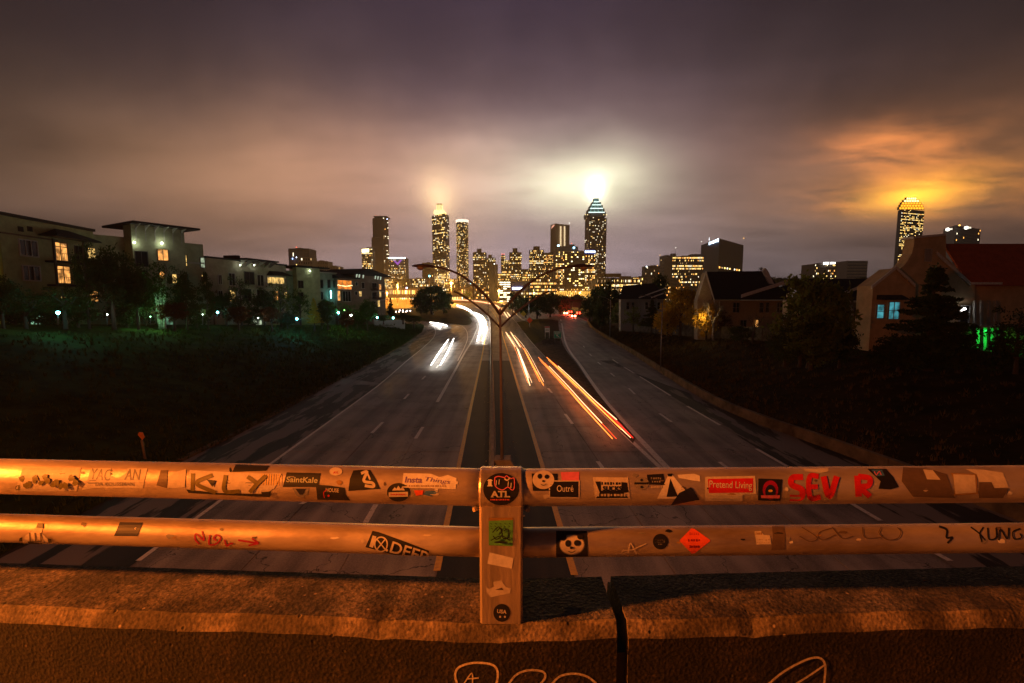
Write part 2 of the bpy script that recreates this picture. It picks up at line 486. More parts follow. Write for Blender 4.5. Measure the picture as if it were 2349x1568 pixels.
def ribbon(mb, path, w, zoff, mi=0):
    for a, b in zip(path, path[1:]):
        t = (b - a); t.z = 0; t.normalize(); s = Vector((t.y, -t.x, 0)) * w / 2
        mb.face([a - s + Vector((0, 0, zoff)), a + s + Vector((0, 0, zoff)), b + s + Vector((0, 0, zoff)), b - s + Vector((0, 0, zoff))], mi)


# ---------------------------------------------------------------- ground, road
mb = MB()
mb.face([(-3000, -500, -0.6), (3000, -500, -0.6), (3000, 3000, -0.6), (-3000, 3000, -0.6)])
mb.build('ground', mat('dark far ground', (0.03, 0.028, 0.022), 0.95, scale=0.02), kind='structure')

mb = MB()
hz = bpy.data.materials.new('night haze'); hz.use_nodes = True
ht = hz.node_tree; ht.nodes.clear()
pv = N(ht, 'ShaderNodeVolumePrincipled'); pv.inputs['Density'].default_value = 2.2e-4; pv.inputs['Color'].default_value = (0.8, 0.8, 0.82, 1)
ho_ = N(ht, 'ShaderNodeOutputMaterial'); ht.links.new(pv.outputs[0], ho_.inputs['Volume'])
mb2 = MB(); mb2.hexa([(-3010, -510, -1.6), (3010, -510, -1.6), (3010, 3010, -1.6), (-3010, 3010, -1.6), (-3010, -510, 480), (3010, -510, 480), (3010, 3010, 480), (-3010, 3010, 480)])
tag(mb2.build('haze', hz), kind='stuff')
mb = MB()
ys = [-25, 170] + [170 + 15 * i for i in range(1, 21)]
for a, b in zip(ys, ys[1:]):
    mb.face([(-75, a, zroad(a) - 0.03), (32, a, zroad(a) - 0.03), (32, b, zroad(b) - 0.03), (-75, b, zroad(b) - 0.03)])
road = mb.build('highway', M_far, kind='structure')

# the straight lines of the near road, as X(Y)


def line_of(p, q):
    a, b = G(*p), G(*q); k = (b.x - a.x) / (b.y - a.y)
    return lambda y: a.x + (y - a.y) * k


L_YL = line_of((1002, 1310), (1081, 930)); L_B = line_of((784, 1303), (958, 994)); L_A = line_of((566, 1296), (853, 994))
L_WL = line_of((317, 1287), (826, 916)); L_YR = line_of((1315, 1310), (1194, 905)); L_R1 = line_of((1380, 1070), (1262, 897))
L_MR = line_of((1521, 1080), (1300, 866)); L_RL = line_of((1545, 1090), (1358, 878)); L_RD = line_of((1527, 960), (1406, 860)); L_RE = line_of((1805, 1070), (1538, 908))
L_RET = line_of((2010, 1072), (1660, 940)); L_GE = line_of((420, 1058), (795, 863))


def slabs(La, Lb, y0, y1, step, ph=0.0):
    y = y0 + ph
    while y < y1:
        e_ = min(y + step, y1)
        g = 0.028; xs = [La(y) + g, Lb(y) - g, Lb(e_) - g, La(e_) + g]
        if xs[1] - xs[0] > 0.8:
            dz = random.uniform(-0.004, 0.004)
            m = MB()
            yy = [y + g, y + g, e_ - g, e_ - g]
            m.hexa([(xs[i], yy[i], -0.12) for i in range(4)] + [(xs[i], yy[i], 0.0 + dz) for i in range(4)])
            m.build('concrete_slab', M_slab, road)
        y = e_


for La, Lb, ph in ((L_B, L_YL, 0), (L_A, L_B, 0), (L_WL, L_A, 0), (L_YR, L_R1, 0), (L_R1, L_MR, 0), (L_RL, L_RD, 0), (L_RD, L_RE, 0)):
    slabs(La, Lb, 6.0, 54.0, 6.0)


def quad_strip(name, La, Lb, y0, y1, z, m, n=12):
    q = MB()
    for i in range(n):
        a = y0 + (y1 - y0) * i / n; b = y0 + (y1 - y0) * (i + 1) / n
        q.face([(La(a), a, z), (Lb(a), a, z), (Lb(b), b, z), (La(b), b, z)])
    return q.build(name, m, kind='structure')


quad_strip('left_shoulder', lambda y: L_WL(y) - 9.0, lambda y: L_WL(y) - 0.02, 4, 54, 0.001, M_shoulder)
quad_strip('median_shoulder', lambda y: L_YL(y) + 0.02, lambda y: L_YR(y) - 0.02, 4, 75, 0.001, M_median)
quad_strip('right_shoulder', lambda y: L_RE(y) + 0.02, lambda y: L_RET(y) + 1.0, 4, 75, 0.001, M_shoulder)
# far part of the left shoulder follows the bend
lw = smooth_path(poly_world([(720, 993), (826, 916), (880, 875), (935, 827), (973, 796), (993, 774), (997, 757.5), (988, 747), (965, 738)]), 40)
le = smooth_path(poly_world([(640, 950), (671, 931), (795, 863), (826, 848), (919, 796), (968, 764), (972, 752), (960, 744), (930, 739)]), 40)
q = MB()
for i in range(39):
    if lw[i].y > 53:
        q.face([Vector((p.x, p.y, zroad(p.y) + 0.004)) for p in (le[i] + Vector((-2, 0, 0)), lw[i], lw[i + 1], le[i + 1] + Vector((-2, 0, 0)))])
q.build('left_shoulder_bend', M_shoulder, kind='structure')

# gore between the main carriageway and the right branch: gravel and dirt
gl = smooth_path(poly_world([(1452, 1018), (1400, 966), (1330, 896), (1290, 857), (1258, 826), (1236, 803), (1214, 778), (1198, 757), (1184, 740)]), 30)
gr = smooth_path(poly_world([(1458, 1005), (1401, 940), (1352, 878), (1322, 834), (1304, 812), (1290, 788), (1284, 763), (1281, 745), (1281, 736)]), 30)
q = MB(); qd = MB()
for i in range(29):
    for k in range(4):
        def pt(j, f):
            p = gl[j].lerp(gr[j], f); hump = min(1, j / 14) * math.sin(PI * f) * (1.1 if j > 12 else 0.35) + 0.012
            return Vector((p.x, p.y, zroad(p.y) + hump))
        (qd if i < 13 else q).face([pt(i, k / 4), pt(i, (k + 1) / 4), pt(i + 1, (k + 1) / 4), pt(i + 1, k / 4)], 0, True)
qd.build('gravel_gore', M_dirt, kind='structure')
q.build('grass_gore', M_grass, kind='structure')

# painted lines: one structure, each dash a child
marks = MB(); marks_paths = []


def solid(name, pts, w, m, z=0.006, n=40):
    q = MB(); p = smooth_path(poly_world(pts), n); ribbon(q, p, w, z); return q.build(name, m, road)


def dash(p, q_, w, m=None, z=0.006):
    a, b = G(*p), G(*q_); s = Vector((w / 2, 0, z)); q = MB()
    r_ = Vector((-w / 2, 0, z)); q.face([a + r_, a + s, b + s, b + r_]); return q.build('lane_dash', m or M_white, road)


solid('yellow_edge_line', [(1002, 1310), (1050, 1080), (1081, 930), (1102, 834), (1110, 793), (1115, 758), (1116, 742), (1110, 727), (1098, 717), (1080, 709), (1050, 702)], 0.27, M_yellow)
solid('yellow_edge_line', [(1318, 1320), (1248, 1082), (1221, 992), (1194, 905), (1175, 842), (1156, 779), (1148, 752), (1142, 738), (1134, 722), (1122, 708), (1105, 700)], 0.27, M_yellow)
solid('white_edge_line', [(317, 1287), (620, 1065), (826, 916), (880, 875), (935, 827), (973, 796), (995, 774), (999, 757.5), (990, 746.6), (965, 738)], 0.22, M_white)
solid('white_edge_line', [(1034, 740), (1058, 748), (1069, 757.5), (1073, 774), (1066, 796), (1050, 828)], 0.22, M_white)
solid('white_gore_line', [(1003, 923), (1044, 850), (1066, 809.5), (1082.5, 782), (1094, 754), (1093, 742)], 0.34, M_white)
solid('white_gore_line', [(1538, 1082), (1500, 1042), (1401, 935), (1358, 878), (1328, 834), (1311, 812), (1298, 788), (1292, 763), (1289, 744), (1286, 733)], 0.44, M_white)
solid('white_edge_line', [(1524, 1082), (1445, 1009), (1350, 916), (1251, 817.6), (1232, 798.5), (1210, 774), (1194, 752), (1178, 733), (1164, 717), (1150, 707)], 0.32, M_white)
for a, b in (((853, 994), (878, 969)), ((927, 916), (938, 904)), ((968, 871), (976, 863)), ((1136 - 135, 845), (1142 - 136, 838)), ((953, 1007), (970, 980)),
             ((1371, 1059), (1389, 1083)), ((1296, 950), (1313, 973)), ((1257, 891), (1266, 902)), ((1232, 851), (1239, 861)), ((1217, 826), (1221, 832)),
             ((1513, 949), (1541, 969)), ((1442, 891), (1457, 905)), ((1400, 856), (1410, 864)), ((1371, 831), (1378, 837)), ((1352, 812), (1357, 817)), ((1338, 794), (1341, 798)),
             ((1650, 1060), (1680, 1082)), ((690, 1157), (708, 1148)), ((838, 1200), (862, 1158)), ((1944, 1150), (2020, 1195)), ((2121, 1256), (2180, 1287)),
             ((1735, 1030), (1805, 1070)), ((1576, 932), (1652, 976)), ((1467, 864), (1538, 908)), ((1432, 843), (1455, 857)), ((1405, 825), (1418, 834))):
    dash(a, b, 0.26)
q = MB()  # closely spaced gore stripes seen as a broken bar
for i in range(14):
    a = G(1005 + i * 2.9, 919 - i * 4.9); q.face([a + Vector((-0.16, 0, 0.012)), a + Vector((0.16, 0, 0.012)), a + Vector((0.16, 0.5, 0.012)), a + Vector((-0.16, 0.5, 0.012))])

# ---------------------------------------------------------------- banks


def noise2(x, y):
    return math.sin(x * 0.31 + 1.3) * math.cos(y * 0.23 + 0.4) * 0.5 + math.sin(x * 0.83 + y * 0.47) * 0.25 + math.sin(x * 1.9 - y * 1.3) * 0.12


def bank(name, edge, crest, far, m, rows=10, rough=0.35):
    n = 60; E = resample(edge, n); K = resample(crest, n); F = resample(far, n); q = MB(); grid = []
    for i in range(n):
        row = []
        for k in range(rows + 1):
            f = k / rows; p = E[i].lerp(K[i], f)
            s = f * f * (3 - 2 * f) * 0.6 + f * 0.4
            p.z = E[i].z + (K[i].z - E[i].z) * s + noise2(p.x, p.y) * rough * math.sin(PI * f)
            row.append(p)
        row.append(F[i]); grid.append(row)
    for i in range(n - 1):
        for k in range(rows + 1):
            q.face([grid[i][k], grid[i + 1][k], grid[i + 1][k + 1], grid[i][k + 1]], 0, True)
    return q.build(name, m, kind='structure')


Ledge = [Vector((L_GE(-20), -20, 0.02))] + [Vector((p.x, p.y, 0.02 + zroad(p.y))) for p in poly_world([(420, 1058), (549, 995), (671, 931), (795, 863), (826, 848), (919, 796), (966, 764), (972, 752), (962, 745), (940, 741)])]
Lcrest = [Vector((-52, -20, 8.2)), at(-400, 745, 36), at(0, 745, 49), at(225, 745, 60), at(472, 745.5, 74), at(660, 746, 90), at(790, 747, 108), at(880, 748, 120), at(935, 745, 142)]
Lfar = [Vector((-160, p.y + 10, p.z)) for p in Lcrest[:-2]] + [Vector((-160, 135, 3.0)), Vector((-160, 160, 1.0))]
bank('left_grass_bank', Ledge, Lcrest, Lfar, M_grass)
Redge = [Vector((L_RET(-20) + 0.4, -20, 0.7))] + [Vector((p.x + 0.35, p.y, 0.7 + zroad(p.y))) for p in poly_world([(2010, 1072), (1660, 940), (1515, 855), (1440, 806), (1380, 770), (1356, 752), (1347, 738), (1345, 726)])]
Rcrest = [Vector((46, -20, 6.6)), at(2700, 840, 33), at(2290, 822, 40), at(2000, 800, 48), at(1774, 781, 65), at(1600, 772, 85), at(1437, 764, 105), at(1390, 744, 150), at(1365, 725, 240)]
Rfar = [Vector((p.x + 120, p.y + 6, p.z)) for p in Rcrest]
bank('right_grass_bank', Redge, Rcrest, Rfar, M_grass_r)
# island between the slip road and the main carriageway
In = [Vector((p.x, p.y, zroad(p.y) + 0.05)) for p in poly_world([(860, 735), (940, 737), (1000, 739), (1040, 744), (1068, 747), (1079, 745), (1083, 738), (1079, 730)])]
If = [at(860, 708, 300), at(930, 708, 300), at(990, 707, 290), (at(1020, 706, 280)), at(1045, 708, 270), at(1062, 713, 255), at(1072, 721, 235), at(1076, 728, 205)]
Ib = [p + Vector((0, 60, -1.5)) for p in If]
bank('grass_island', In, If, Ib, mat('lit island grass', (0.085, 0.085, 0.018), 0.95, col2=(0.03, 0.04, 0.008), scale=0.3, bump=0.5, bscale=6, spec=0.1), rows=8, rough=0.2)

def tufts(name, E, K, n, m, fmax, seed):
    rnd = random.Random(seed); q = MB(); E = resample(E, 120); K = resample(K, 120)
    for _ in range(n):
        i = rnd.randrange(119); f = rnd.random() ** 1.6 * fmax; a = E[i].lerp(E[i + 1], rnd.random()); b = K[i]
        if a.y < 12 or a.y > 170: continue
        p = a.lerp(b, f); s_ = f * f * (3 - 2 * f) * 0.6 + f * 0.4; p.z = a.z + (b.z - a.z) * s_ + noise2(p.x, p.y) * 0.35 * math.sin(PI * f) - 0.02
        h = rnd.uniform(0.10, 0.32) * (1 + p.y * 0.012); w = h * 0.16
        for k in range(4):
            an = rnd.random() * 6.28; d = Vector((math.cos(an), math.sin(an), 0)); o_ = d * rnd.uniform(0, 0.12)
            q.face([p + o_ - d.cross(Vector((0, 0, 1))) * w, p + o_ + d.cross(Vector((0, 0, 1))) * w, p + o_ + d * h * 0.45 + Vector((0, 0, h))])
    return tag(q.build(name, m), 'ragged grass tufts growing on the ' + ('left' if seed == 3 else 'right') + ' bank', 'grass', kind='stuff')


tufts('grass_tufts', Ledge, Lcrest, 16000, mat('grass blades', (0.07, 0.10, 0.022), 0.8, col2=(0.035, 0.06, 0.012), scale=0.4, spec=0.2), 0.8, 3)
tufts('dry_grass_tufts', Redge, Rcrest, 12000, mat('dry grass blades', (0.16, 0.11, 0.04), 0.8, col2=(0.06, 0.055, 0.018), scale=0.4, spec=0.2), 0.9, 4)

# ---------------------------------------------------------------- median barrier, retaining wall
def sweep(path, prof):
    """prof: list of (side, z) ; open profile swept on path"""
    q = MB(); rows = []
    for i, p in enumerate(path):
        t = (path[min(i + 1, len(path) - 1)] - path[max(0, i - 1)]); t.z = 0; t.normalize(); s = Vector((t.y, -t.x, 0))
        rows.append([p + s * a + Vector((0, 0, b)) for a, b in prof])
    for r0, r1 in zip(rows, rows[1:]):
        for k in range(len(prof) - 1):
            q.face([r0[k], r0[k + 1], r1[k + 1], r1[k]])
    q.face(rows[0]); q.face(rows[-1])
    return q


bar = smooth_path(poly_world([(1130, 1400), (1130, 1090), (1128.5, 900), (1126, 770), (1125, 748), (1123, 735), (1117, 724), (1107, 713), (1090, 705)]), 70)
t = empty('median_barrier', (0, 0, 0)); tag(t, 'long concrete median barrier running between the two carriageways', 'barrier')
# separate cast lengths
n_b = 23
for i in range(0, 69, 3):
    seg = bar[i:i + 4]
    if len(seg) < 2: continue
    d0 = (seg[1] - seg[0]).normalized() * 0.02
    seg = [seg[0] + d0] + seg[1:-1] + [seg[-1] - d0]
    sweep(seg, [(-0.24, 0), (-0.22, 0.08), (-0.11, 0.30), (-0.085, 0.84), (0.085, 0.84), (0.11, 0.30), (0.22, 0.08), (0.24, 0)]).build('barrier_panel', M_conc, t)

ret = [Vector((L_RET(-15), -15, 0))] + poly_world([(2010, 1072), (1660, 940), (1515, 855), (1440, 806), (1380, 770), (1356, 752), (1347, 738)])
rt = smooth_path(ret[:1] + ret[1:], 60)
t = empty('retaining_wall', (0, 0, 0)); tag(t, 'low stained concrete retaining wall at the foot of the right grass slope', 'wall')
for i in range(0, 59, 2):
    seg = rt[i:i + 3]
    if len(seg) < 2: continue
    d0 = (seg[1] - seg[0]).normalized() * 0.015
    seg = [seg[0] + d0] + seg[1:-1] + [seg[-1] - d0]
    sweep(seg, [(0.0, -0.1), (0.02, 0.78), (0.30, 0.80), (0.34, -0.1)]).build('wall_panel', M_wallc, t)
# low kerb along the left grass edge
q = sweep(smooth_path([Vector((p.x, p.y, zroad(p.y))) for p in Ledge[1:]], 60), [(-0.5, 0.0), (-0.45, 0.13), (-0.02, 0.12), (0.02, 0.0)])
q.build('grass_edge_kerb', mat('sandy kerb', (0.22, 0.16, 0.09), 0.9, col2=(0.05, 0.045, 0.02), scale=1.2, bump=0.5, bscale=9), kind='structure')

# ---------------------------------------------------------------- lamp poles


def lamp_head(base, tip_dir, scale=1.0):
    """cobra-head lamp, parts returned as (housing, lens) meshes"""
    h = MB(); l = MB(); d = Vector(tip_dir).normalized(); s = Vector((d.y, -d.x, 0)); n = 9
    prof = [(0.0, 0.05, 0.05), (0.12, 0.07, 0.07), (0.28, 0.13, 0.10), (0.45, 0.17, 0.12), (0.62, 0.17, 0.11), (0.78, 0.13, 0.08), (0.88, 0.05, 0.04)]
    rings = []
    for (u, w, hh) in prof:
        c = Vector(base) + d * u * scale
        rings.append([c + s * w * scale * math.cos(2 * PI * k / n) + Vector((0, 0, hh * scale * (0.9 * math.sin(2 * PI * k / n) if math.sin(2 * PI * k / n) > 0 else 0.35 * math.sin(2 * PI * k / n)))) for k in range(n)])
    for a, b in zip(rings, rings[1:]):
        for k in range(n):
            h.face([a[k], a[(k + 1) % n], b[(k + 1) % n], b[k]], 0, True)
    h.face(rings[0]); h.face(rings[-1])
    c = Vector(base) + d * 0.56 * scale - Vector((0, 0, 0.035 * scale))
    l.ball(c, 0.15 * scale, 10, 6, sc=(1, 1, 0.75))
    return h, l


# median twin-arm lamp
base = G(1152, 1084); base.z = 0
top = at(1147, 722, base.y)
t = empty('street_lamp', base); tag(t, 'tall twin-armed street lamp on the concrete median barrier, both heads dark', 'street lamp')
q = MB(); q.tube([(base.x, base.y, 0.2), (top.x, top.y, top.z + 0.35)], [0.105, 0.065], 14); q.build('pole', mat('pale painted pole', (0.42, 0.37, 0.37), 0.5, 0.1, col2=(0.30, 0.26, 0.26), scale=2), t)
q = MB(); q.prism([base + Vector((-0.95, -0.3, 0.02)), base + Vector((0.95, -0.3, 0.02)), base + Vector((0.5, -0.3, 0.85)), base + Vector((-0.45, -0.3, 0.85))], (0, 0.9, 0)); q.build('base', M_conc, t)
for side in (-1, 1):
    head = at(975 if side < 0 else 1330, 612, base.y)
    fork = Vector((top.x, top.y, top.z)); q = MB()
    span = head.x - fork.x; rise = head.z - fork.z
    def armp(f, low):
        x = fork.x + span * f
        if low: return Vector((x, fork.y, fork.z - 0.75 + (rise - 0.55) * (1 - (1 - f) ** 2.0) + 0.35 * f))
        return Vector((x, fork.y, fork.z + rise * (1 - (1 - f) ** 2.3)))
    q.tube([armp(i / 14 * 0.93, False) for i in range(15)], [0.085 - 0.035 * i / 14 for i in range(15)], 9)
    q.tube([armp(i / 10 * 0.62, True) for i in range(11)], 0.055, 8)
    for f in (0.16, 0.36, 0.55):
        q.tube([armp(f, False), armp(f, True)], 0.02, 6)
    q.build('arm', M_pole, t)
    a_end = armp(0.90, False)
    h, l = lamp_head(a_end - Vector((side * 0.15, 0, 0)), (side, 0, 0.02), 1.5)
    ho = h.build('lamp_head', mat('lamp housing', (0.09, 0.06, 0.055), 0.5, 0.2), t); l.build('lens', M_lens, ho)

# single poles beside the road
def side_pole(px, py, ytop, base_z, label, arm=-1, depth=None, lit=None):
    b = G(px, py, base_z) if depth is None else at(px, py, depth)
    tp = at(px, ytop, b.y)
    t = empty('street_lamp', b); tag(t, label, 'street lamp')
    q = MB(); q.tube([b, (b.x, b.y, tp.z)], [0.11, 0.06], 8); q.build('pole', M_greypole, t)
    q = MB(); q.tube([Vector((b.x, b.y, tp.z - 0.3)) + Vector((arm * 2.4 * f, 0, 1.0 * (1 - (1 - f) ** 2))) for f in (0, .25, .5, .75, 1)], 0.04, 6); q.build('arm', M_greypole, t)
    h, l = lamp_head(Vector((b.x + arm * 2.3, b.y, tp.z + 0.68)), (arm, 0, 0), 1.0)
    ho = h.build('lamp_head', M_dark, t); l.build('lens', M_lens, ho)


side_pole(1515, 851, 690, 0.7, 'thin grey lamp pole on the retaining wall, the nearer of the two', depth=63)
side_pole(1399, 775, 688, 0.7, 'thin grey lamp pole on the retaining wall, the farther one', depth=108)
side_pole(1213.5, 760, 596, 0.0, 'tall pale lamp pole beside the orange diamond road sign', arm=0.4, depth=150)

# ---------------------------------------------------------------- road signs
def post_sign(name, label, cat, outline, depth, mats, legs, leg_bottom, thick=0.05, deco=None):
    c = at(outline[0][0], leg_bottom, depth)
    t = empty(name, c); tag(t, label, cat)
    q = MB(); q.prism([at(x, y, depth) for x, y in outline], (0, thick, 0)); pn = q.build('panel', mats[0], t)
    if deco:
        for i, (nm, pts, m, off) in enumerate(deco):
            q = MB(); q.prism([at(x, y, depth - off) for x, y in pts], (0, 0.008, 0)); q.build(nm, m, pn)
    for lx in legs:
        q = MB(); a = at(lx, outline[-1][1], depth + 0.09); b = at(lx, leg_bottom, depth + 0.09); q.tube([b, a], 0.06, 6); q.build('leg', mats[1], t)
    return t


M_signw = mat('white sign face', (0.92, 0.92, 0.92), 0.5); M_green = mat('green sign face', (0.03, 0.50, 0.34), 0.4)
M_orange = mat('orange sign face', (0.95, 0.10, 0.02), 0.4); M_orange.node_tree.nodes['Principled BSDF'].inputs['Emission Color'].default_value = (1, .08, .01, 1)
M_signy = mat('yellow sign face', (0.6, 0.40, 0.03), 0.5); M_ink = mat('black ink', (0.015, 0.015, 0.015), 0.6)
post_sign('road_sign', 'orange diamond road works sign on a short white post', 'road sign', [(1208, 735), (1215, 728.5), (1222, 735), (1215, 742.5)], 128, (M_orange, M_signw), (1215,), 752)
post_sign('road_sign', 'small yellow diamond warning sign in front of the dark trees', 'road sign', [(1194, 720), (1201, 714), (1208, 721), (1201, 727)], 165, (M_signy, M_greypole), (1201,), 734)
post_sign('road_sign', 'white notice board with a red top on two white legs in the grass gore', 'road sign', [(1250, 749), (1261, 749), (1261, 762.5), (1250, 762.5)], 105, (M_signw, M_signw), (1250.7, 1260), 782,
          deco=[('red_band', [(1250.3, 749.5), (1260.7, 749.5), (1260.7, 752.5), (1250.3, 752.5)], mat('red sign band', (0.6, 0.03, 0.02), 0.5), 0.012),
                ('text_line', [(1251.5, 755), (1259.5, 755), (1259.5, 756), (1251.5, 756)], M_ink, 0.012), ('text_line', [(1251.5, 758), (1259.5, 758), (1259.5, 759), (1251.5, 759)], M_ink, 0.012)])


def text_mesh(s, size=1.0, shear=0.0, bold=0.0):
    """2-D glyph triangles: list of polys [(x,y)..], width"""
    cu = bpy.data.curves.new('tmp', 'FONT'); cu.body = s; cu.size = size; cu.shear = shear; cu.offset = bold; cu.align_x = 'CENTER'; cu.align_y = 'CENTER'
    cu.resolution_u = 3
    o = bpy.data.objects.new('tmp', cu); C.objects.link(o)
    dg = bpy.context.evaluated_depsgraph_get(); me = bpy.data.meshes.new_from_object(o.evaluated_get(dg))
    vs = [v.co.copy() for v in me.vertices]; fs = [tuple(p.vertices) for p in me.polygons]
    bpy.data.objects.remove(o); bpy.data.curves.remove(cu); bpy.data.meshes.remove(me)
    return vs, fs


def text_flat(mb, s, c, size, right, upv, mi=0, bold=0.0):
    vs, fs = text_mesh(s, size, 0, bold); c = Vector(c); right = Vector(right); upv = Vector(upv)
    for f in fs:
        mb.face([c + right * vs[i].x + upv * vs[i].y for i in f], mi)


ex = post_sign('exit_sign', 'green exit sign with a white border and arrow on two legs', 'road sign', [(1270.5, 760.5), (1288, 760.5), (1288, 776.5), (1270.5, 776.5)], 98, (M_signw, M_greypole), (1273, 1285.5), 793,
               deco=[('green_field', [(1271.2, 761.2), (1287.3, 761.2), (1287.3, 775.8), (1271.2, 775.8)], M_green, 0.012)])
q = MB(); c = at(1279.3, 765, 97.96); text_flat(q, 'EXIT', c, 0.62, (1, 0, 0), (0, 0, 1), bold=0.02)
c = at(1279.5, 771.3, 97.96); q.face([c + Vector((0.25, 0, -0.3)), c + Vector((0.35, 0, -0.18)), c + Vector((-0.05, 0, 0.12)), c + Vector((-0.15, 0, 0.0))])
q.face([c + Vector((-0.32, 0, 0.32)), c + Vector((-0.28, 0, -0.12)), c + Vector((0.12, 0, 0.28))]); q.build('lettering', mat('sign white letters', (0.85, 0.85, 0.85), 0.4), ex)
# overhead gantry beyond the bend
gy = 250
t = empty('sign_gantry', at(1283, 712, gy)); tag(t, 'overhead gantry with two dark green direction signs above the red tail lights', 'sign gantry')
q = MB(); q.tube([at(1266, 715, gy), at(1266, 688, gy)], 0.25, 8); q.tube([at(1352, 712, gy), at(1352, 688, gy)], 0.25, 8); q.box((at(1309, 690, gy)), (20.5, 0.4, 0.5)); q.build('frame', M_dark, t)
for x0, x1 in ((1283, 1310), (1313, 1333)):
    q = MB(); q.prism([at(x0, 694, gy - 0.5), at(x0, 709, gy - 0.5) if x0 < 1300 else at(x0, 706, gy - 0.5), at(x1, 709, gy - 0.5) if x0 < 1300 else at(x1, 706, gy - 0.5), at(x1, 694, gy - 0.5)], (0, 0.15, 0)); q.build('panel', mat('dim green panel', (0.015, 0.08, 0.065), 0.5), t)

# ---------------------------------------------------------------- light trails and cars far ahead
T_white = emit('headlight white', (1.0, 0.93, 0.80), 12.0)
T_or = emit('tail lamp orange', (1.0, 0.22, 0.03), 3.6)
T_pale = emit('tail lamp pale', (1.0, 0.55, 0.26), 3.2)
T_red = emit('tail lamp red', (1.0, 0.020, 0.010), 1.6)


def trail(pts, r, m, label, group, z=0.7, n=14):
    P = smooth_path(poly_world(pts, z), n) if len(pts) > 2 else resample(poly_world(pts, z), 6)
    k_ = len(P); q = MB(); q.tube(P, [r * (0.45 + 0.55 * min(1.0, 5.0 * min(i, k_ - 1 - i) / k_)) * (1 + 0.12 * math.sin(i * 2.1)) for i in range(k_)], 8); o = q.build('light_trail', m); tag(o, label, 'light trail', group); return o


gw = 'white headlight trails of oncoming traffic'; gx = 'orange and red tail light trails of departing traffic'
trail([(989, 838), (1010, 806), (1029, 779)], 0.10, T_white, 'straight white light trail on the slip road, the left one of the pair', gw)
trail([(1010, 838), (1028, 806), (1041, 777)], 0.10, T_white, 'straight white light trail on the slip road, the right one of the pair', gw)
trail([(986, 740), (1005, 743), (1026, 748)], 0.24, T_white, 'short horizontal white light trail where the slip road comes out from behind the bushes', gw)
trail([(990, 741), (1003, 746), (1011, 752)], 0.22, T_white, 'short white light trail bending down at the head of the slip road', gw)
trail([(1094, 783), (1101, 762), (1103, 744), (1096, 729), (1086, 720)], 0.20, T_white, 'bright white light trail round the bend, nearest the left edge line', gw)
trail([(1107, 783), (1114, 762), (1115, 746), (1110, 731), (1100, 722), (1088, 717)], 0.20, T_white, 'bright white light trail round the bend, nearest the yellow line', gw)
trail([(1104, 760), (1108, 745), (1103, 730), (1092, 720)], 0.22, T_white, 'short bright white light trail in the middle of the bend', gw)
trail([(1080, 713.5), (1065, 706), (1048, 700.5)], 0.36, T_white, 'distant white light trail beyond the bend beside the grass island', gw)
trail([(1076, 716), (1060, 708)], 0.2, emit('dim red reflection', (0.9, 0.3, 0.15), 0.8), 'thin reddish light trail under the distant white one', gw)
trail([(1160, 762), (1171, 779), (1181.6, 796)], 0.10, T_pale, 'short pale orange light trail in the inner lane, left one of the farther pair', gx)
trail([(1171, 762), (1183, 780), (1194, 797)], 0.10, T_pale, 'short pale orange light trail in the inner lane, right one of the farther pair', gx)
trail([(1185.6, 798.5), (1200, 838), (1215.7, 884.6)], 0.085, T_pale, 'pale orange light trail in the inner lane, left one of the nearer pair', gx)
trail([(1189, 802), (1202, 838), (1213, 868)], 0.05, emit('white tail glint', (1, 0.9, 0.7), 2.0), 'thin white light trail crossing the nearer inner lane pair', gx)
trail([(1202, 800), (1224, 842), (1247, 884.6)], 0.075, T_or, 'orange light trail in the inner lane, right one of the nearer pair', gx)
trail([(1235, 820), (1290, 879), (1330, 925), (1405, 1007)], 0.055, T_or, 'long orange light trail in the outer lane, left one of the long pair', gx)
trail([(1247, 832), (1300, 889), (1346, 936), (1414, 1007)], 0.05, emit('tail lamp vermilion', (1, 0.07, 0.02), 1.8), 'long vermilion light trail beside the left orange one in the outer lane', gx)
trail([(1254, 820), (1310, 873), (1360, 922), (1425, 985)], 0.075, T_or, 'long orange light trail in the outer lane, right one of the long pair', gx)
trail([(1352, 908), (1400, 953), (1452, 1005)], 0.07, T_red, 'deep red light trail at the near end of the right long pair', gx)
trail([(1362, 925), (1410, 970), (1447, 1005)], 0.03, T_pale, 'thin pale light trail under the deep red one', gx)
trail([(1163, 717), (1167, 722), (1172, 728)], 0.16, T_pale, 'short pale light trail on the distant bend, right of two', gx)
trail([(1156, 716), (1160, 722), (1165, 729)], 0.16, T_pale, 'short pale light trail on the distant bend, left of two', gx)


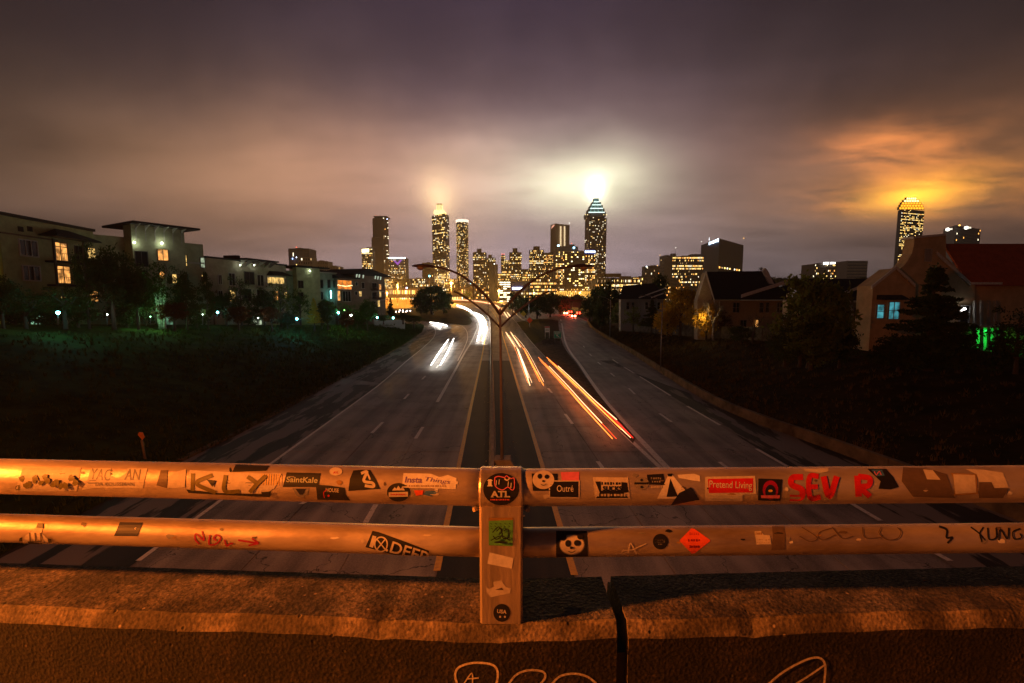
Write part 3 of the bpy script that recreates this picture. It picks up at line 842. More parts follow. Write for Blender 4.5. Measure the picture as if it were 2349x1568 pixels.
for k_, (off, zz_, m_) in enumerate(((-0.20, 0.86, T_or), (0.16, 0.62, T_red), (0.30, 0.95, T_pale))):
    for nm_, P0 in (('left', [(1235, 820), (1290, 879), (1330, 925), (1398, 1000)]), ('right', [(1254, 820), (1310, 873), (1360, 922), (1436, 990)])):
        P = [p + Vector((off, 0, 0)) for p in smooth_path(poly_world(P0, zz_), 14)][1 + k_:13 - (2 - k_) * 2]; q = MB(); q.tube(P, 0.018 + 0.006 * k_, 6); o = q.build('light_trail', m_)
        tag(o, 'thin ' + ('orange', 'red', 'pale')[k_] + ' strand beside the ' + nm_ + ' one of the long outer lane pair', 'light trail', gx)
for k_, (off, m_) in enumerate(((-0.25, T_or), (0.22, T_pale))):
    for nm_, P0 in (('left', [(1160, 762), (1181.6, 796), (1215.7, 880)]), ('right', [(1171, 762), (1202, 800), (1243, 878)])):
        P = [p + Vector((off, 0, 0.1)) for p in smooth_path(poly_world(P0, 0.75), 14)][1 + k_:]; q = MB(); q.tube(P, 0.022, 6); o = q.build('light_trail', m_)
        tag(o, 'thin ' + ('orange', 'pale')[k_] + ' strand along the ' + nm_ + ' side of the inner lane trails', 'light trail', gx)
trail([(1090, 722), (1083, 716.5), (1068, 709.5), (1052, 703)], 0.22, T_white, 'thin white light trail joining the bend to the distant one', gw)
trail([(1103, 783), (1108, 762), (1110, 748), (1105, 733), (1095, 722)], 0.07, T_pale, 'thin warm light trail between the two bright ones on the bend', gw)


def far_trail(pts, r, m, label, group):
    P = smooth_path([at(x, y, d) for x, y, d in pts], 18); q = MB(); q.tube(P, r, 6); o = q.build('light_trail', m); tag(o, label, 'light trail', group)


T_pink = emit('far tail glow', (1.0, 0.30, 0.14), 0.9)
for k, (dy, lab) in enumerate(((0, 'highest'), (3, 'middle'), (6, 'lowest'))):
    far_trail([(1146 + k * 3, 724 - k, 232), (1143 + k * 4, 708 + dy * .4, 300), (1128 + k * 5, 697 + dy * .7, 370), (1090, 689.5 + dy * .55, 425), (1040, 686.5 + dy * .45, 440)], 0.22, (T_pink, T_pale, T_pink)[k], 'faint pink light trail curving onto the viaduct, ' + lab + ' of three', gx)
gt = 'white guard rail trails'
# guard rail on the outer side of the far bend
q = MB(); q.tube(smooth_path([at(1142, 694.5, 330), at(1160, 700, 280), at(1172, 709, 240), at(1185, 722, 200), at(1202, 735, 170), at(1211, 738, 165)], 24), 0.16, 6)
tag(q.build('guard_rail', mat('pale guard rail', (0.6, 0.58, 0.52), 0.4, 0.3)), 'pale metal guard rail on the outside of the far bend', 'guard rail')


def small_car(px, py, label, lit, w=1.8, rz=0.0):
    """car seen from behind, far away"""
    b = G(px, py); t = empty('parked_car', b); t.name = 'car'; tag(t, label, 'car', 'cars waiting under the gantry')
    q = MB()
    prof = [(-0.9, 0.25), (0.9, 0.25), (0.92, 0.85), (0.68, 1.4), (-0.68, 1.4), (-0.92, 0.85)]
    q.prism([b + Vector((x, 0, z)) for x, z in prof], (0, 4.2, 0)); q.build('body', M_dark, t)
    q = MB(); q.face([b + Vector((x, -0.01, z)) for x, z in ((-0.74, 0.92), (0.74, 0.92), (0.6, 1.32), (-0.6, 1.32))]); q.build('rear_window', mat('car glass', (0.01, 0.01, 0.012), 0.1), t)
    for s in (-1, 1):
        q = MB(); q.ball(b + Vector((s * 0.7, -0.06, 0.75)), 0.42, 10, 6); q.build('tail_light', lit, t)
        for yy in (0.7, 3.3):
            q = MB(); q.tube([b + Vector((s * 0.72, yy, 0.3)), b + Vector((s * 0.93, yy, 0.3))], 0.31, 10); q.build('wheel', M_ink, t)


T_brake = emit('brake light', (1.0, 0.02, 0.008), 30.0)
T_brk2 = emit('brake light white hot', (1.0, 0.12, 0.05), 60.0)
l = bpy.data.lights.new('light', 'POINT'); l.color = (1.0, 0.05, 0.02); l.energy = 5000; l.shadow_soft_size = 0.5
small_car(1298, 722, 'car with red brake lights leftmost under the gantry', T_brk2)
small_car(1316, 729, 'car with blazing brake lights nearest in the queue under the gantry', T_brk2)
small_car(1327, 722, 'car with red brake lights rightmost under the gantry', T_brake)
small_car(1308, 719, 'car with red brake lights farthest under the gantry', T_brake)
lo = bpy.data.objects.new('glow_light', l); link(lo, [o for o in C.objects if o.name.startswith('car')][0]); lo.location = (2.0, -3.5, 1.6)
q = MB()

# ---------------------------------------------------------------- foliage
LEAF = {}


def leaf_mesh(kind, seed):
    rnd = random.Random(seed); q = MB()
    def leaf(c, s):
        n = Vector((rnd.gauss(0, 1), rnd.gauss(0, 1), rnd.gauss(0, 1))).normalized()
        a = n.orthogonal().normalized(); b = n.cross(a); w = rnd.random() * 6.28
        a, b = a * math.cos(w) + b * math.sin(w), b * math.cos(w) - a * math.sin(w)
        q.face([c - a * s, c - b * s * 0.5, c + a * s, c + b * s * 0.5])
    if kind == 'round':      # unit crown: radius 1, height 2, centre 0
        for i in range(70):
            d = Vector((rnd.gauss(0, 1), rnd.gauss(0, 1), rnd.gauss(0, 1))).normalized(); r = rnd.uniform(0.35, 0.92)
            c = Vector((d.x * r, d.y * r, d.z * r * 0.95)); cr = rnd.uniform(0.13, 0.27)
            for k in range(62):
                o = Vector((rnd.gauss(0, 1), rnd.gauss(0, 1), rnd.gauss(0, 0.8))) * cr * 0.55
                leaf(c + o, rnd.uniform(0.040, 0.080))
    elif kind == 'loose':
        for i in range(44):
            d = Vector((rnd.gauss(0, 1), rnd.gauss(0, 1), rnd.gauss(0, 1))).normalized(); r = rnd.uniform(0.3, 1.0)
            c = Vector((d.x * r, d.y * r, d.z * r)); cr = rnd.uniform(0.10, 0.20)
            for k in range(48):
                leaf(c + Vector((rnd.gauss(0, 1), rnd.gauss(0, 1), rnd.gauss(0, 0.8))) * cr * 0.7, rnd.uniform(0.034, 0.066))
    elif kind == 'cone':     # drooping boughs
        for i in range(150):
            h = rnd.random() ** 1.3; rr = (1 - h) * 0.95 + 0.05; an = rnd.random() * 6.28; L = rr * rnd.uniform(0.75, 1.08)
            for k in range(30):
                f = k / 30; rad = L * f; c = Vector((math.cos(an) * rad, math.sin(an) * rad, -1 + 2 * h - 0.10 * f + 0.14 * f * f * rr))
                for j in range(2):
                    leaf(c + Vector((rnd.gauss(0, 1), rnd.gauss(0, 1), rnd.gauss(0, 0.7))) * 0.035 * (1.2 - f * 0.6), rnd.uniform(0.034, 0.062))
    elif kind == 'column':
        for i in range(60):
            h = rnd.random(); rr = (math.sin(PI * min(1, h * 1.05 + 0.08)) ** 0.6) * rnd.uniform(0.3, 0.95); an = rnd.random() * 6.28
            c = Vector((math.cos(an) * rr, math.sin(an) * rr, -1 + 2 * h)); cr = rnd.uniform(0.16, 0.3)
            for k in range(50):
                leaf(c + Vector((rnd.gauss(0, 1), rnd.gauss(0, 1), rnd.gauss(0, 0.5))) * cr * 0.6, rnd.uniform(0.05, 0.09))
    me = bpy.data.meshes.new('crown_' + kind); me.from_pydata(q.v, [], q.f); me.materials.append(None); me.update()
    return me


for k in ('round', 'loose', 'cone', 'column'):
    LEAF[k] = [leaf_mesh(k, 11 + i * 7 + len(k)) for i in range(2)]


def foliage(name, col, col2):
    m = mat(name, col, 0.75, col2=col2, scale=3.0, spec=0.25, lo=0.3, hi=0.7)
    t = m.node_tree
    if not t.nodes.get('tr'):
        b = t.nodes['Principled BSDF']; b.name = 'tr'
        tr = N(t, 'ShaderNodeBsdfTranslucent'); tr.inputs['Color'].default_value = (col[0] * 1.3, col[1] * 1.4, col[2], 1)
        ms = N(t, 'ShaderNodeMixShader'); ms.inputs[0].default_value = 0.3
        out = [n for n in t.nodes if n.type == 'OUTPUT_MATERIAL'][0]
        t.links.new(b.outputs[0], ms.inputs[1]); t.links.new(tr.outputs[0], ms.inputs[2]); t.links.new(ms.outputs[0], out.inputs[0])
    return m


F_dark = foliage('dark leaves', (0.060, 0.085, 0.028), (0.02, 0.034, 0.012))
F_green = foliage('green leaves', (0.06, 0.11, 0.025), (0.02, 0.04, 0.01))
F_autumn = foliage('autumn yellow leaves', (0.60, 0.36, 0.04), (0.22, 0.15, 0.02))
F_olive = foliage('olive leaves', (0.17, 0.20, 0.05), (0.04, 0.055, 0.015))
F_rust = foliage('rusty leaves', (0.14, 0.055, 0.02), (0.05, 0.025, 0.01))
M_bark = mat('bark', (0.10, 0.08, 0.06), 0.9, scale=6, bump=0.5); M_birch = mat('pale bark', (0.45, 0.43, 0.38), 0.8, col2=(0.12, 0.10, 0.09), scale=4)
tree_n = [0]


def tree(base, height, width, kind, leaf, label, cat='tree', group=None, bark=None, trunk=0.22, name=None, stems=1):
    """base: ground point; crown fills from trunk*height to height"""
    base = Vector(base); t = empty(name or {'round': 'broadleaf_tree', 'loose': 'broadleaf_tree', 'cone': 'conifer_tree', 'column': 'columnar_tree'}[kind], base); tag(t, label, cat, group)
    tree_n[0] += 1; rnd = random.Random(tree_n[0] * 13)
    c0 = height * trunk; ch = height - c0
    me = LEAF[kind][tree_n[0] % 2]; cr = bpy.data.objects.new('crown', me); link(cr, t)
    cr.location = (0, 0, c0 + ch / 2); cr.scale = (width / 2, width / 2, ch / 2); cr.rotation_euler = (0, 0, rnd.random() * 6.28)
    cr.material_slots[0].link = 'OBJECT'; cr.material_slots[0].material = leaf
    q = MB(); r0 = max(0.07, width * 0.035)
    for s_ in range(stems):
        ox = (s_ - (stems - 1) / 2) * 0.7; lean = (s_ - (stems - 1) / 2) * 0.9
        q.tube([base + Vector((ox * 0.4, 0, -0.3)), base + Vector((ox * 0.6, 0, c0)), base + Vector((lean, 0.1, c0 + ch * 0.5)), base + Vector((lean * 1.2, 0, c0 + ch * 0.85))], [r0 * 1.3, r0, r0 * 0.6, r0 * 0.2], 7)
    if kind in ('round', 'loose'):
        for i in range(8):
            an = rnd.random() * 6.28; z0 = c0 + ch * rnd.uniform(0.02, 0.45); L = width * rnd.uniform(0.25, 0.42)
            q.tube([base + Vector((0, 0, z0)), base + Vector((math.cos(an) * L * 0.5, math.sin(an) * L * 0.5, z0 + L * 0.45)), base + Vector((math.cos(an) * L, math.sin(an) * L, z0 + L * 1.0))], [r0 * 0.5, r0 * 0.3, r0 * 0.1], 5)
    q.build('trunk', bark or M_bark, t)
    return t


def ptree(px, ybase, ytop, wpx, y, kind, leaf, label, **kw):
    b = at(px, ybase, y); tp = at(px, ytop, y); k = y / FPX
    if kind == 'cone': wpx *= 1.3
    return tree(b, tp.z - b.z, wpx * k * 1.02, kind, leaf, label, **kw)


def bare_tree(px, ybase, ytop, y, spread, label, m, seed=3):
    b = at(px, ybase, y); tp = at(px, ytop, y); Ht = tp.z - b.z
    t = empty('bare_tree', b); tag(t, label, 'tree'); q = MB(); w = MB(); rnd = random.Random(seed)
    def grow(p, d, L, r, lev):
        mid = p + d * L * 0.5 + Vector((rnd.gauss(0, 1), rnd.gauss(0, 1), 0)) * L * 0.04; e_ = p + d * L
        (q if lev < 2 else w).tube([p, mid, e_], [r, r * 0.85, r * 0.6], 6 if lev < 2 else 4)
        if lev < 4:
            for k in range(3 if lev < 3 else 2):
                nd = (d + Vector((rnd.gauss(0, spread), rnd.gauss(0, spread), rnd.uniform(0.0, 0.3)))).normalized()
                grow(p.lerp(e_, rnd.uniform(0.6, 1.0)), nd, L * rnd.uniform(0.6, 0.8), r * 0.55, lev + 1)
    grow(b, Vector((0, 0, 1)), Ht * 0.30, Ht * 0.022, 0)
    q.build('trunk', m, t); w.build('twigs', m, t)


# ---------------------------------------------------------------- facades near the road
class Plane:
    """vertical plane through two picture columns at given distances"""

    def __init__(s, px0, y0, px1, y1):
        s.a = at(px0, 683, y0); s.b = at(px1, 683, y1); s.a.z = s.b.z = 0
        s.t = (s.b - s.a).normalized(); s.n = Vector((-s.t.y, s.t.x, 0))
        if s.n.dot(s.a) < 0: s.n = -s.n           # points away from the camera
        s.L = (s.b - s.a).length

    def hit(s, px, py, off=0.0):
        d = ray(px, py); o = Vector((0, 0, H)); a = s.a - s.n * off
        k = (a - o).dot(s.n) / d.dot(s.n); return o + d * k

    def uz(s, px, py):
        p = s.hit(px, py); return (p - s.a).dot(s.t), p.z

    def P(s, u, z, off=0.0):
        p = s.a + s.t * u - s.n * off; return Vector((p.x, p.y, z))

    def rect(s, mb, u0, u1, z0, z1, off0, off1, mi=0):
        """solid bar from off0 (nearer the wall) out to off1"""
        mb.hexa([s.P(u0, z0, off0), s.P(u1, z0, off0), s.P(u1, z0, off1), s.P(u0, z0, off1), s.P(u0, z1, off0), s.P(u1, z1, off0), s.P(u1, z1, off1), s.P(u0, z1, off1)], mi)


M_pane = mat('dark window glass', (0.012, 0.014, 0.018), 0.12, spec=0.6)
G_warm = lit_glass('warm lit room', (1.0, 0.42, 0.10), 1.1)
G_yell = lit_glass('yellow lit room', (1.0, 0.62, 0.18), 1.0)
G_pale = lit_glass('pale lit room', (0.75, 0.9, 0.6), 0.5)
G_cyan = lit_glass('cyan lit room', (0.12, 0.62, 0.72), 0.45)
G_gar = lit_glass('lit garage glass', (0.35, 0.75, 0.45), 0.5, 0.5)
M_frame = mat('white window frame', (0.5, 0.48, 0.47), 0.6)
M_frame_d = mat('dark window frame', (0.06, 0.055, 0.05), 0.6)


def window(pl, b, x0, y0, x1, y1, pane=None, frame=None, cols=2, rows=1, fw=0.09, transom=0.0):
    """window seen between two picture corners; on facade pl, part of building b"""
    cx, cy = (x0 + x1) / 2, (y0 + y1) / 2
    u0, _ = pl.uz(x0, cy); u1, _ = pl.uz(x1, cy); z1 = pl.uz(cx, y0)[1]; z0 = pl.uz(cx, y1)[1]
    if u1 < u0: u0, u1 = u1, u0
    return window_uz(pl, b, u0, u1, z0, z1, pane, frame, cols, rows, fw, transom)


def window_uz(pl, b, u0, u1, z0, z1, pane=None, frame=None, cols=2, rows=1, fw=0.09, transom=0.0):
    q = MB()
    pl.rect(q, u0 - fw, u0, z0 - fw, z1 + fw, 0.0, 0.11); pl.rect(q, u1, u1 + fw, z0 - fw, z1 + fw, 0.0, 0.11)
    pl.rect(q, u0, u1, z1, z1 + fw, 0.0, 0.10); pl.rect(q, u0, u1, z0 - fw, z0, 0.0, 0.16)
    for i in range(1, cols):
        u = u0 + (u1 - u0) * i / cols; pl.rect(q, u - fw * 0.35, u + fw * 0.35, z0, z1, 0.0, 0.09)
    for i in range(1, rows):
        z = z0 + (z1 - z0) * i / rows; pl.rect(q, u0, u1, z - fw * 0.3, z + fw * 0.3, 0.0, 0.085)
    if transom:
        z = z0 + (z1 - z0) * transom; pl.rect(q, u0, u1, z - fw * 0.5, z + fw * 0.5, 0.0, 0.087)
    w = q.build('window', frame or M_frame_d, b)
    q = MB(); q.face([pl.P(u0, z0, 0.03), pl.P(u1, z0, 0.03), pl.P(u1, z1, 0.03), pl.P(u0, z1, 0.03)]); q.build('pane', pane or M_pane, w)
    return w


def block(name, label, cat, pl, z0, z1, depth, m, u0=0.0, u1=None):
    o = empty(name, pl.P(u0, z0)); tag(o, label, cat)
    u1 = pl.L if u1 is None else u1
    q = MB(); q.hexa([pl.P(u0, z0), pl.P(u1, z0), pl.P(u1, z0, -depth), pl.P(u0, z0, -depth), pl.P(u0, z1), pl.P(u1, z1), pl.P(u1, z1, -depth), pl.P(u0, z1, -depth)])
    q.build('wall', m, o)
    return o


M_tan = mat('tan stucco', (0.36, 0.37, 0.20), 0.9, scale=0.8); M_tan2 = mat('grey olive stucco', (0.37, 0.38, 0.25), 0.9, scale=0.8)
M_cream = mat('cream stucco', (0.44, 0.38, 0.31), 0.9, scale=0.8); M_grn = mat('green grey stucco', (0.26, 0.31, 0.26), 0.9, scale=0.8)
M_roof = mat('dark roof', (0.022, 0.020, 0.022), 0.85, scale=2, bump=0.4, bscale=20); M_trim = mat('pale trim', (0.42, 0.40, 0.36), 0.7)
M_brown = mat('brown stucco', (0.18, 0.13, 0.095), 0.9, scale=0.8)


def railing(pl, b, u0, u1, z, off, h=1.0, m=None):
    q = MB(); pl.rect(q, u0, u1, z + h - 0.05, z + h, off - 0.05, off); pl.rect(q, u0, u1, z, z + 0.04, off - 0.05, off)
    k = max(2, int((u1 - u0) / 0.28))
    for i in range(k + 1):
        u = u0 + (u1 - u0) * i / k; pl.rect(q, u - 0.015, u + 0.015, z, z + h, off - 0.04, off - 0.01)
    q.build('railing', m or M_dark, b)


def wall_lamp(pl, px, py, name, label, col, power, off=0.35, r=0.13, st=25):
    p = pl.hit(px, py, off); t = empty(name, p); tag(t, label, 'lamp')
    q = MB(); q.ball(p, r, 10, 6); q.build('bulb', emit('bulb ' + str(col), col, st), t)
    q = MB(); q.tube([p, p + pl.n * (off + 0.02)], 0.04, 6); q.build('bracket', M_dark, t)
    l = bpy.data.lights.new('light', 'POINT'); l.color = col; l.energy = power; l.shadow_soft_size = r
    lo = bpy.data.objects.new('glow_light', l); link(lo, t); lo.location = -pl.n * (r + 0.05)


# --- building A (nearest, left)
A = Plane(15, 54, 226, 68); zA = A.hit(15, 496)[2]
bA = block('apartment_building', 'nearest tan apartment block at the left edge with two white framed windows', 'building', A, 5.5, zA, 18, M_tan)
q = MB(); A.rect(q, -0.3, A.L, zA, zA + 0.35, -0.4, 0.35); q.build('cornice', M_roof, bA)
q = MB(); zb = A.hit(40, 541)[2]; A.rect(q, 0, A.L * 0.55, zb, zb + 0.18, 0, 0.12); q.build('string_course', M_brown, bA)
q = MB(); e0 = A.P(-0.02, 5.5); e1 = A.P(-0.02, zA)
endp = Plane(15, 54, -260, 62)
q.hexa([A.P(-0.03, 5.5, -0.02), A.P(-0.03, 5.5, -18), A.P(-0.3, 5.5, -18), A.P(-0.3, 5.5, -0.02), A.P(-0.03, zA - 0.1, -0.02), A.P(-0.03, zA - 0.1, -18), A.P(-0.3, zA - 0.1, -18), A.P(-0.3, zA - 0.1, -0.02)])
q.build('end_wall', mat('lamp tinted stucco', (0.42, 0.40, 0.10), 0.9), bA)  # yellow green lamp light put into the colour of the end wall
window(A, bA, 45, 553, 84, 587, None, M_frame, 3, 1, 0.14); window(A, bA, 53, 612, 90, 643, None, M_frame, 3, 1, 0.14)
window(A, bA, 123, 558, 153, 598, G_warm, M_frame_d, 2, 1, 0.10, 0.78); window(A, bA, 131, 612, 160, 650, G_warm, M_frame_d, 2, 1, 0.10, 0.80)
window(A, bA, 200, 570, 219, 599, G_yell, M_frame_d, 2); window(A, bA, 205, 669, 225, 692, G_warm, M_frame_d, 2)
window(A, bA, 139, 681, 163, 703, G_yell, M_frame_d, 3); window(A, bA, 68, 725, 105, 745, G_gar, M_frame_d, 4, 1, 0.12)
window(A, bA, 196, 625, 222, 652, None, M_frame_d, 2)
for x in (47, 68):
    q = MB(); p = A.uz(x, 526); A.rect(q, p[0] - 0.35, p[0] + 0.35, p[1] - 0.3, p[1] + 0.3, -0.02, 0.05); q.build('vent', M_roof, bA)
ub0, ub1 = A.uz(103, 600)[0], A.uz(190, 600)[0]
zf1, zf2 = A.hit(140, 601)[2], A.hit(150, 654)[2]
q = MB(); A.rect(q, ub0, ub1, zf1 - 0.25, zf1, 0, 1.5); A.rect(q, ub0, ub1, zf2 - 0.25, zf2, 0, 1.5); q.build('balcony', M_roof, bA)
railing(A, bA, ub0, ub1, zf1, 1.5); railing(A, bA, ub0, ub1, zf2, 1.5)
zr = A.hit(140, 548)[2]
q = MB(); q.hexa([A.P(ub0 - 0.8, zr, 0), A.P(ub1 + 0.8, zr, 0), A.P(ub1 + 0.8, zr - 0.1, 2.2), A.P(ub0 - 0.8, zr - 0.1, 2.2), A.P(ub0 + 2, zr + 1.2, 0), A.P(ub1 - 2, zr + 1.2, 0), A.P(ub1 + 0.5, zr + 0.15, 2.1), A.P(ub0 - 0.5, zr + 0.15, 2.1)]); q.build('porch_roof', M_roof, bA)

for y_a, y_b in ((566, 601), (620, 654)):
    for x_ in (99, 169):
        u_ = A.uz(x_, 600)[0]; q = MB(); A.rect(q, u_ - 0.12, u_ + 0.12, A.hit(x_, y_b)[2] - 0.2, A.hit(x_, y_a)[2] + 1.0, 1.3, 1.5); q.build('porch_post', M_frame_d, bA)
window(A, bA, 172, 566, 188, 598, None, M_frame_d, 2); window(A, bA, 172, 620, 188, 650, None, M_frame_d, 2)
# --- building B with the flat canopy
B = Plane(226, 68, 473, 81); zB = zA - 0.35
bB = block('apartment_building', 'olive apartment block under a wide flat canopy with two white spot lamps', 'building', B, 5, zB, 16, M_tan2)
zc_b = B.hit(350, 525)[2]
q = MB(); u0, u1 = B.uz(288, 600)[0], B.uz(408, 600)[0]; B.rect(q, u0, u1, 5, zc_b - 0.01, 0.002, 2.6); q.build('bay', M_tan2, bB)
uc0, uc1 = B.uz(276, 560)[0], B.uz(428, 560)[0]; zc_ = B.hit(350, 525)[2]
q = MB(); q.hexa([B.P(uc0, zc_, -6), B.P(uc1, zc_, -6), B.P(uc1, zc_, 4.6), B.P(uc0, zc_, 4.6), B.P(uc0, zc_ + 0.3, -6), B.P(uc1, zc_ + 0.3, -6), B.P(uc1, zc_ + 0.3, 4.6), B.P(uc0, zc_ + 0.3, 4.6)]); q.build('canopy', M_roof, bB)
for i in range(6):      # curved brackets under the canopy
    u = u0 + 0.5 + (u1 - u0 - 1.0) * i / 5; q = MB(); pts = [B.P(u, zB + 0.3 - 0.9, 2.65), B.P(u, zc_, 2.65), B.P(u, zc_, 4.3)] + [B.P(u, zc_ - 1.0 * (1 - math.cos(PI / 2 * k / 5)) - 0.12, 4.3 - 1.65 * math.sin(PI / 2 * k / 5)) for k in range(1, 5)]
    q.prism(pts, B.t * 0.12); q.build('bracket', M_trim, bB)
BB = Plane(226, 68, 473, 81); BB.a = BB.a - BB.n * 2.6
for (x0, y0, x1, y1, g, c) in ((311, 578, 338, 611, None, 2), (362, 573, 385, 598, G_warm, 2), (366, 624, 377, 638, G_warm, 1), (395, 630, 405, 650, G_yell, 1), (376, 728, 400, 747, G_gar, 2), (314, 622, 338, 650, None, 2)):
    window(BB, bB, x0, y0, x1, y1, g, M_frame_d, c)
for (x0, y0, x1, y1, g) in ((418, 586, 428, 610, G_yell), (460, 592, 469, 614, G_pale), (463, 631, 470, 650, G_yell), (240, 590, 256, 612, None), (420, 630, 430, 650, None), (240, 640, 256, 665, None)):
    window(B, bB, x0, y0, x1, y1, g, M_frame_d, 1, 2)
wall_lamp(BB, 308, 557, 'spot_lamp', 'white spot lamp under the flat canopy, left one of two', (0.92, 1.0, 0.72), 45)
wall_lamp(BB, 371, 558.5, 'spot_lamp', 'white spot lamp under the flat canopy, right one of two', (0.92, 1.0, 0.72), 45)
q = MB(); zs = B.hit(440, 640)[2]; B.rect(q, u1, B.L, zB - 3.4, zB - 3.2, 0, 0.08); q.build('string_course', M_trim, bB)

# --- building C
Cc = Plane(474, 84, 659, 106); zC = Cc.hit(474, 592)[2]
bC = block('apartment_building', 'long cream apartment block with lit porch windows in the middle of the left row', 'building', Cc, 3, zC, 14, M_cream)
q = MB(); Cc.rect(q, 0, Cc.L, zC, zC + 0.3, -0.2, 0.4); q.build('cornice', M_roof, bC)
uc0, uc1 = Cc.uz(545, 600)[0], Cc.uz(620, 600)[0]; q = MB(); Cc.rect(q, uc0, uc1, zC + 0.32, zC + 0.6, -3, 2.2); q.build('canopy', M_roof, bC)
for i in range(6):
    u = uc0 + 0.4 + (uc1 - uc0 - 0.8) * i / 5; q = MB()
    q.prism([Cc.P(u, zC - 0.9, 0.01), Cc.P(u, zC + 0.28, 0.42), Cc.P(u, zC + 0.28, 2.0), Cc.P(u, zC - 0.3, 1.0)], Cc.t * 0.14); q.build('bracket', M_trim, bC)
for (x0, y0, x1, y1, g, fr) in ((501, 632, 508, 652, None, M_frame), (525, 628, 538, 655, None, M_frame), (527, 667, 540, 692, G_yell, M_frame_d), (561, 625, 582, 652, None, M_frame_d), (590, 632, 604, 656, None, M_frame), (613, 637, 651, 651, G_yell, M_frame),
                               (628, 669, 637, 689, G_warm, M_frame_d), (651, 671, 658, 684, G_yell, M_frame_d), (589, 665, 604, 690, None, M_frame), (559, 665, 575, 690, None, M_frame_d), (580, 726, 600, 746, G_pale, M_frame_d), (501, 668, 510, 690, None, M_frame)):
    window(Cc, bC, x0, y0, x1, y1, g, fr, 2 if x1 - x0 < 30 else 4, 1, 0.11)
for x in (551, 583):
    wall_lamp(Cc, x, 609, 'spot_lamp', 'white uplight between the roof brackets of the cream block, ' + ('left one' if x < 560 else 'right one'), (0.9, 1.0, 0.75), 14, 0.5, 0.12, 14)
u0, u1 = Cc.uz(586, 650)[0], Cc.uz(610, 650)[0]; z_ = Cc.hit(600, 660)[2]
q = MB(); Cc.rect(q, u0, u1, z_ - 0.2, z_, 0, 1.6); q.build('balcony', M_trim, bC); railing(Cc, bC, u0, u1, z_, 1.6)
u0, u1 = Cc.uz(612, 650)[0], Cc.uz(655, 650)[0]; z_ = Cc.hit(630, 633)[2]
q = MB(); q.hexa([Cc.P(u0, z_, 0), Cc.P(u1, z_, 0), Cc.P(u1, z_, 2), Cc.P(u0, z_, 2), Cc.P(u0 + 1, z_ + 1.0, 0), Cc.P(u1 - 1, z_ + 1.0, 0), Cc.P(u1, z_ + 0.1, 2), Cc.P(u0, z_ + 0.1, 2)]); q.build('porch_roof', M_roof, bC)

# --- building D
D = Plane(660, 106, 773, 120); zD = D.hit(745, 627)[2]
bD = block('apartment_building', 'green grey apartment block with a flat topped corner turret', 'building', D, 2, zD, 14, M_grn)
u0, u1 = D.uz(672, 640)[0], D.uz(726, 640)[0]; zt = D.hit(700, 616)[2]
q = MB(); D.rect(q, u0, u1, 2, zt, 0.002, 1.2); q.build('turret', M_tan2, bD)
q = MB(); D.rect(q, u0 - 1.6, u1 + 1.6, zt, zt + 0.35, -5, 2.8); q.build('canopy', M_roof, bD)
q = MB(); D.rect(q, u1, D.L, zD, zD + 0.25, 0, 0.35); q.build('cornice', M_trim, bD)
for (x0, y0, x1, y1, g) in ((706, 643, 717, 661, None), (729, 643, 740, 661, None), (708, 671, 717, 687, None), (730, 671, 740, 687, None), (752, 643, 757, 660, None), (765, 645, 769, 660, None)):
    window(D, bD, x0, y0, x1, y1, g, M_frame_d, 2, 1, 0.12)
DD = Plane(660, 106, 773, 120); DD.a = DD.a - DD.n * 1.2
window(DD, bD, 684, 645, 695, 661, None, M_frame_d, 2); window(DD, bD, 684, 672, 695, 688, None, M_frame_d, 2)
wall_lamp(DD, 711, 622, 'spot_lamp', 'white spot lamp on the flat topped turret', (0.9, 1.0, 0.7), 26, 0.4, 0.16, 16)
p = D.hit(759, 676, 0.4)
t = empty('tube_lamp', p); tag(t, 'upright cyan tube lamp on the green grey block', 'lamp'); q = MB(); q.tube([p + Vector((0, 0, -1.0)), p + Vector((0, 0, 1.0))], 0.13, 8); q.build('tube', emit('cyan tube', (0.3, 0.95, 0.9), 9), t)
q = MB(); q.box(p + D.n * 0.2, (0.12, 0.5, 2.2)); q.build('bracket', M_dark, t)
l = bpy.data.lights.new('light', 'POINT'); l.color = (0.15, 0.9, 0.85); l.energy = 60; l.shadow_soft_size = 0.5; lo = bpy.data.objects.new('glow_light', l); link(lo, t); lo.location = -D.n * 0.9

# --- building E and F (gabled ends of the row)
E = Plane(773, 119, 815, 125); zE = E.hit(795, 640)[2]
bE = block('apartment_building', 'narrow gabled block with an orange lit porch and a string of lights', 'building', E, 2, zE, 12, M_brown)
q = MB(); q.hexa([E.P(-0.6, zE, 1.5), E.P(E.L + 0.6, zE, 1.5), E.P(E.L + 0.6, zE, -12), E.P(-0.6, zE, -12), E.P(-0.6, zE + 0.3, 1.4), E.P(E.L + 0.6, zE + 0.3, 1.4), E.P(E.L - 1, zE + 2.0, -6), E.P(-0.6, zE + 2.4, -6)]); q.build('roof', M_roof, bE)
u0, u1 = E.uz(774, 655)[0], E.uz(806, 655)[0]; z0_, z1_ = E.hit(790, 664)[2], E.hit(790, 644)[2]
window_uz(E, bE, u0, u1, z0_, z1_, lit_glass('orange porch', (1.0, 0.28, 0.03), 1.0, 0.6), M_trim, 3, 1, 0.12)
q = MB()
for i in range(12):
    f = i / 11; q.ball(E.P(u0 + (u1 - u0) * f, z0_ + 1.05 - 0.25 * math.sin(PI * f), 0.25), 0.075, 6, 4)
q.build('string_light', emit('string bulbs', (1.0, 0.75, 0.35), 8), bE)
window(E, bE, 774, 668, 780, 690, G_warm, M_trim, 1); window(E, bE, 786, 669, 804, 692, None, M_trim, 3)
F = Plane(815, 125, 884, 139); zF = F.hit(850, 634)[2]
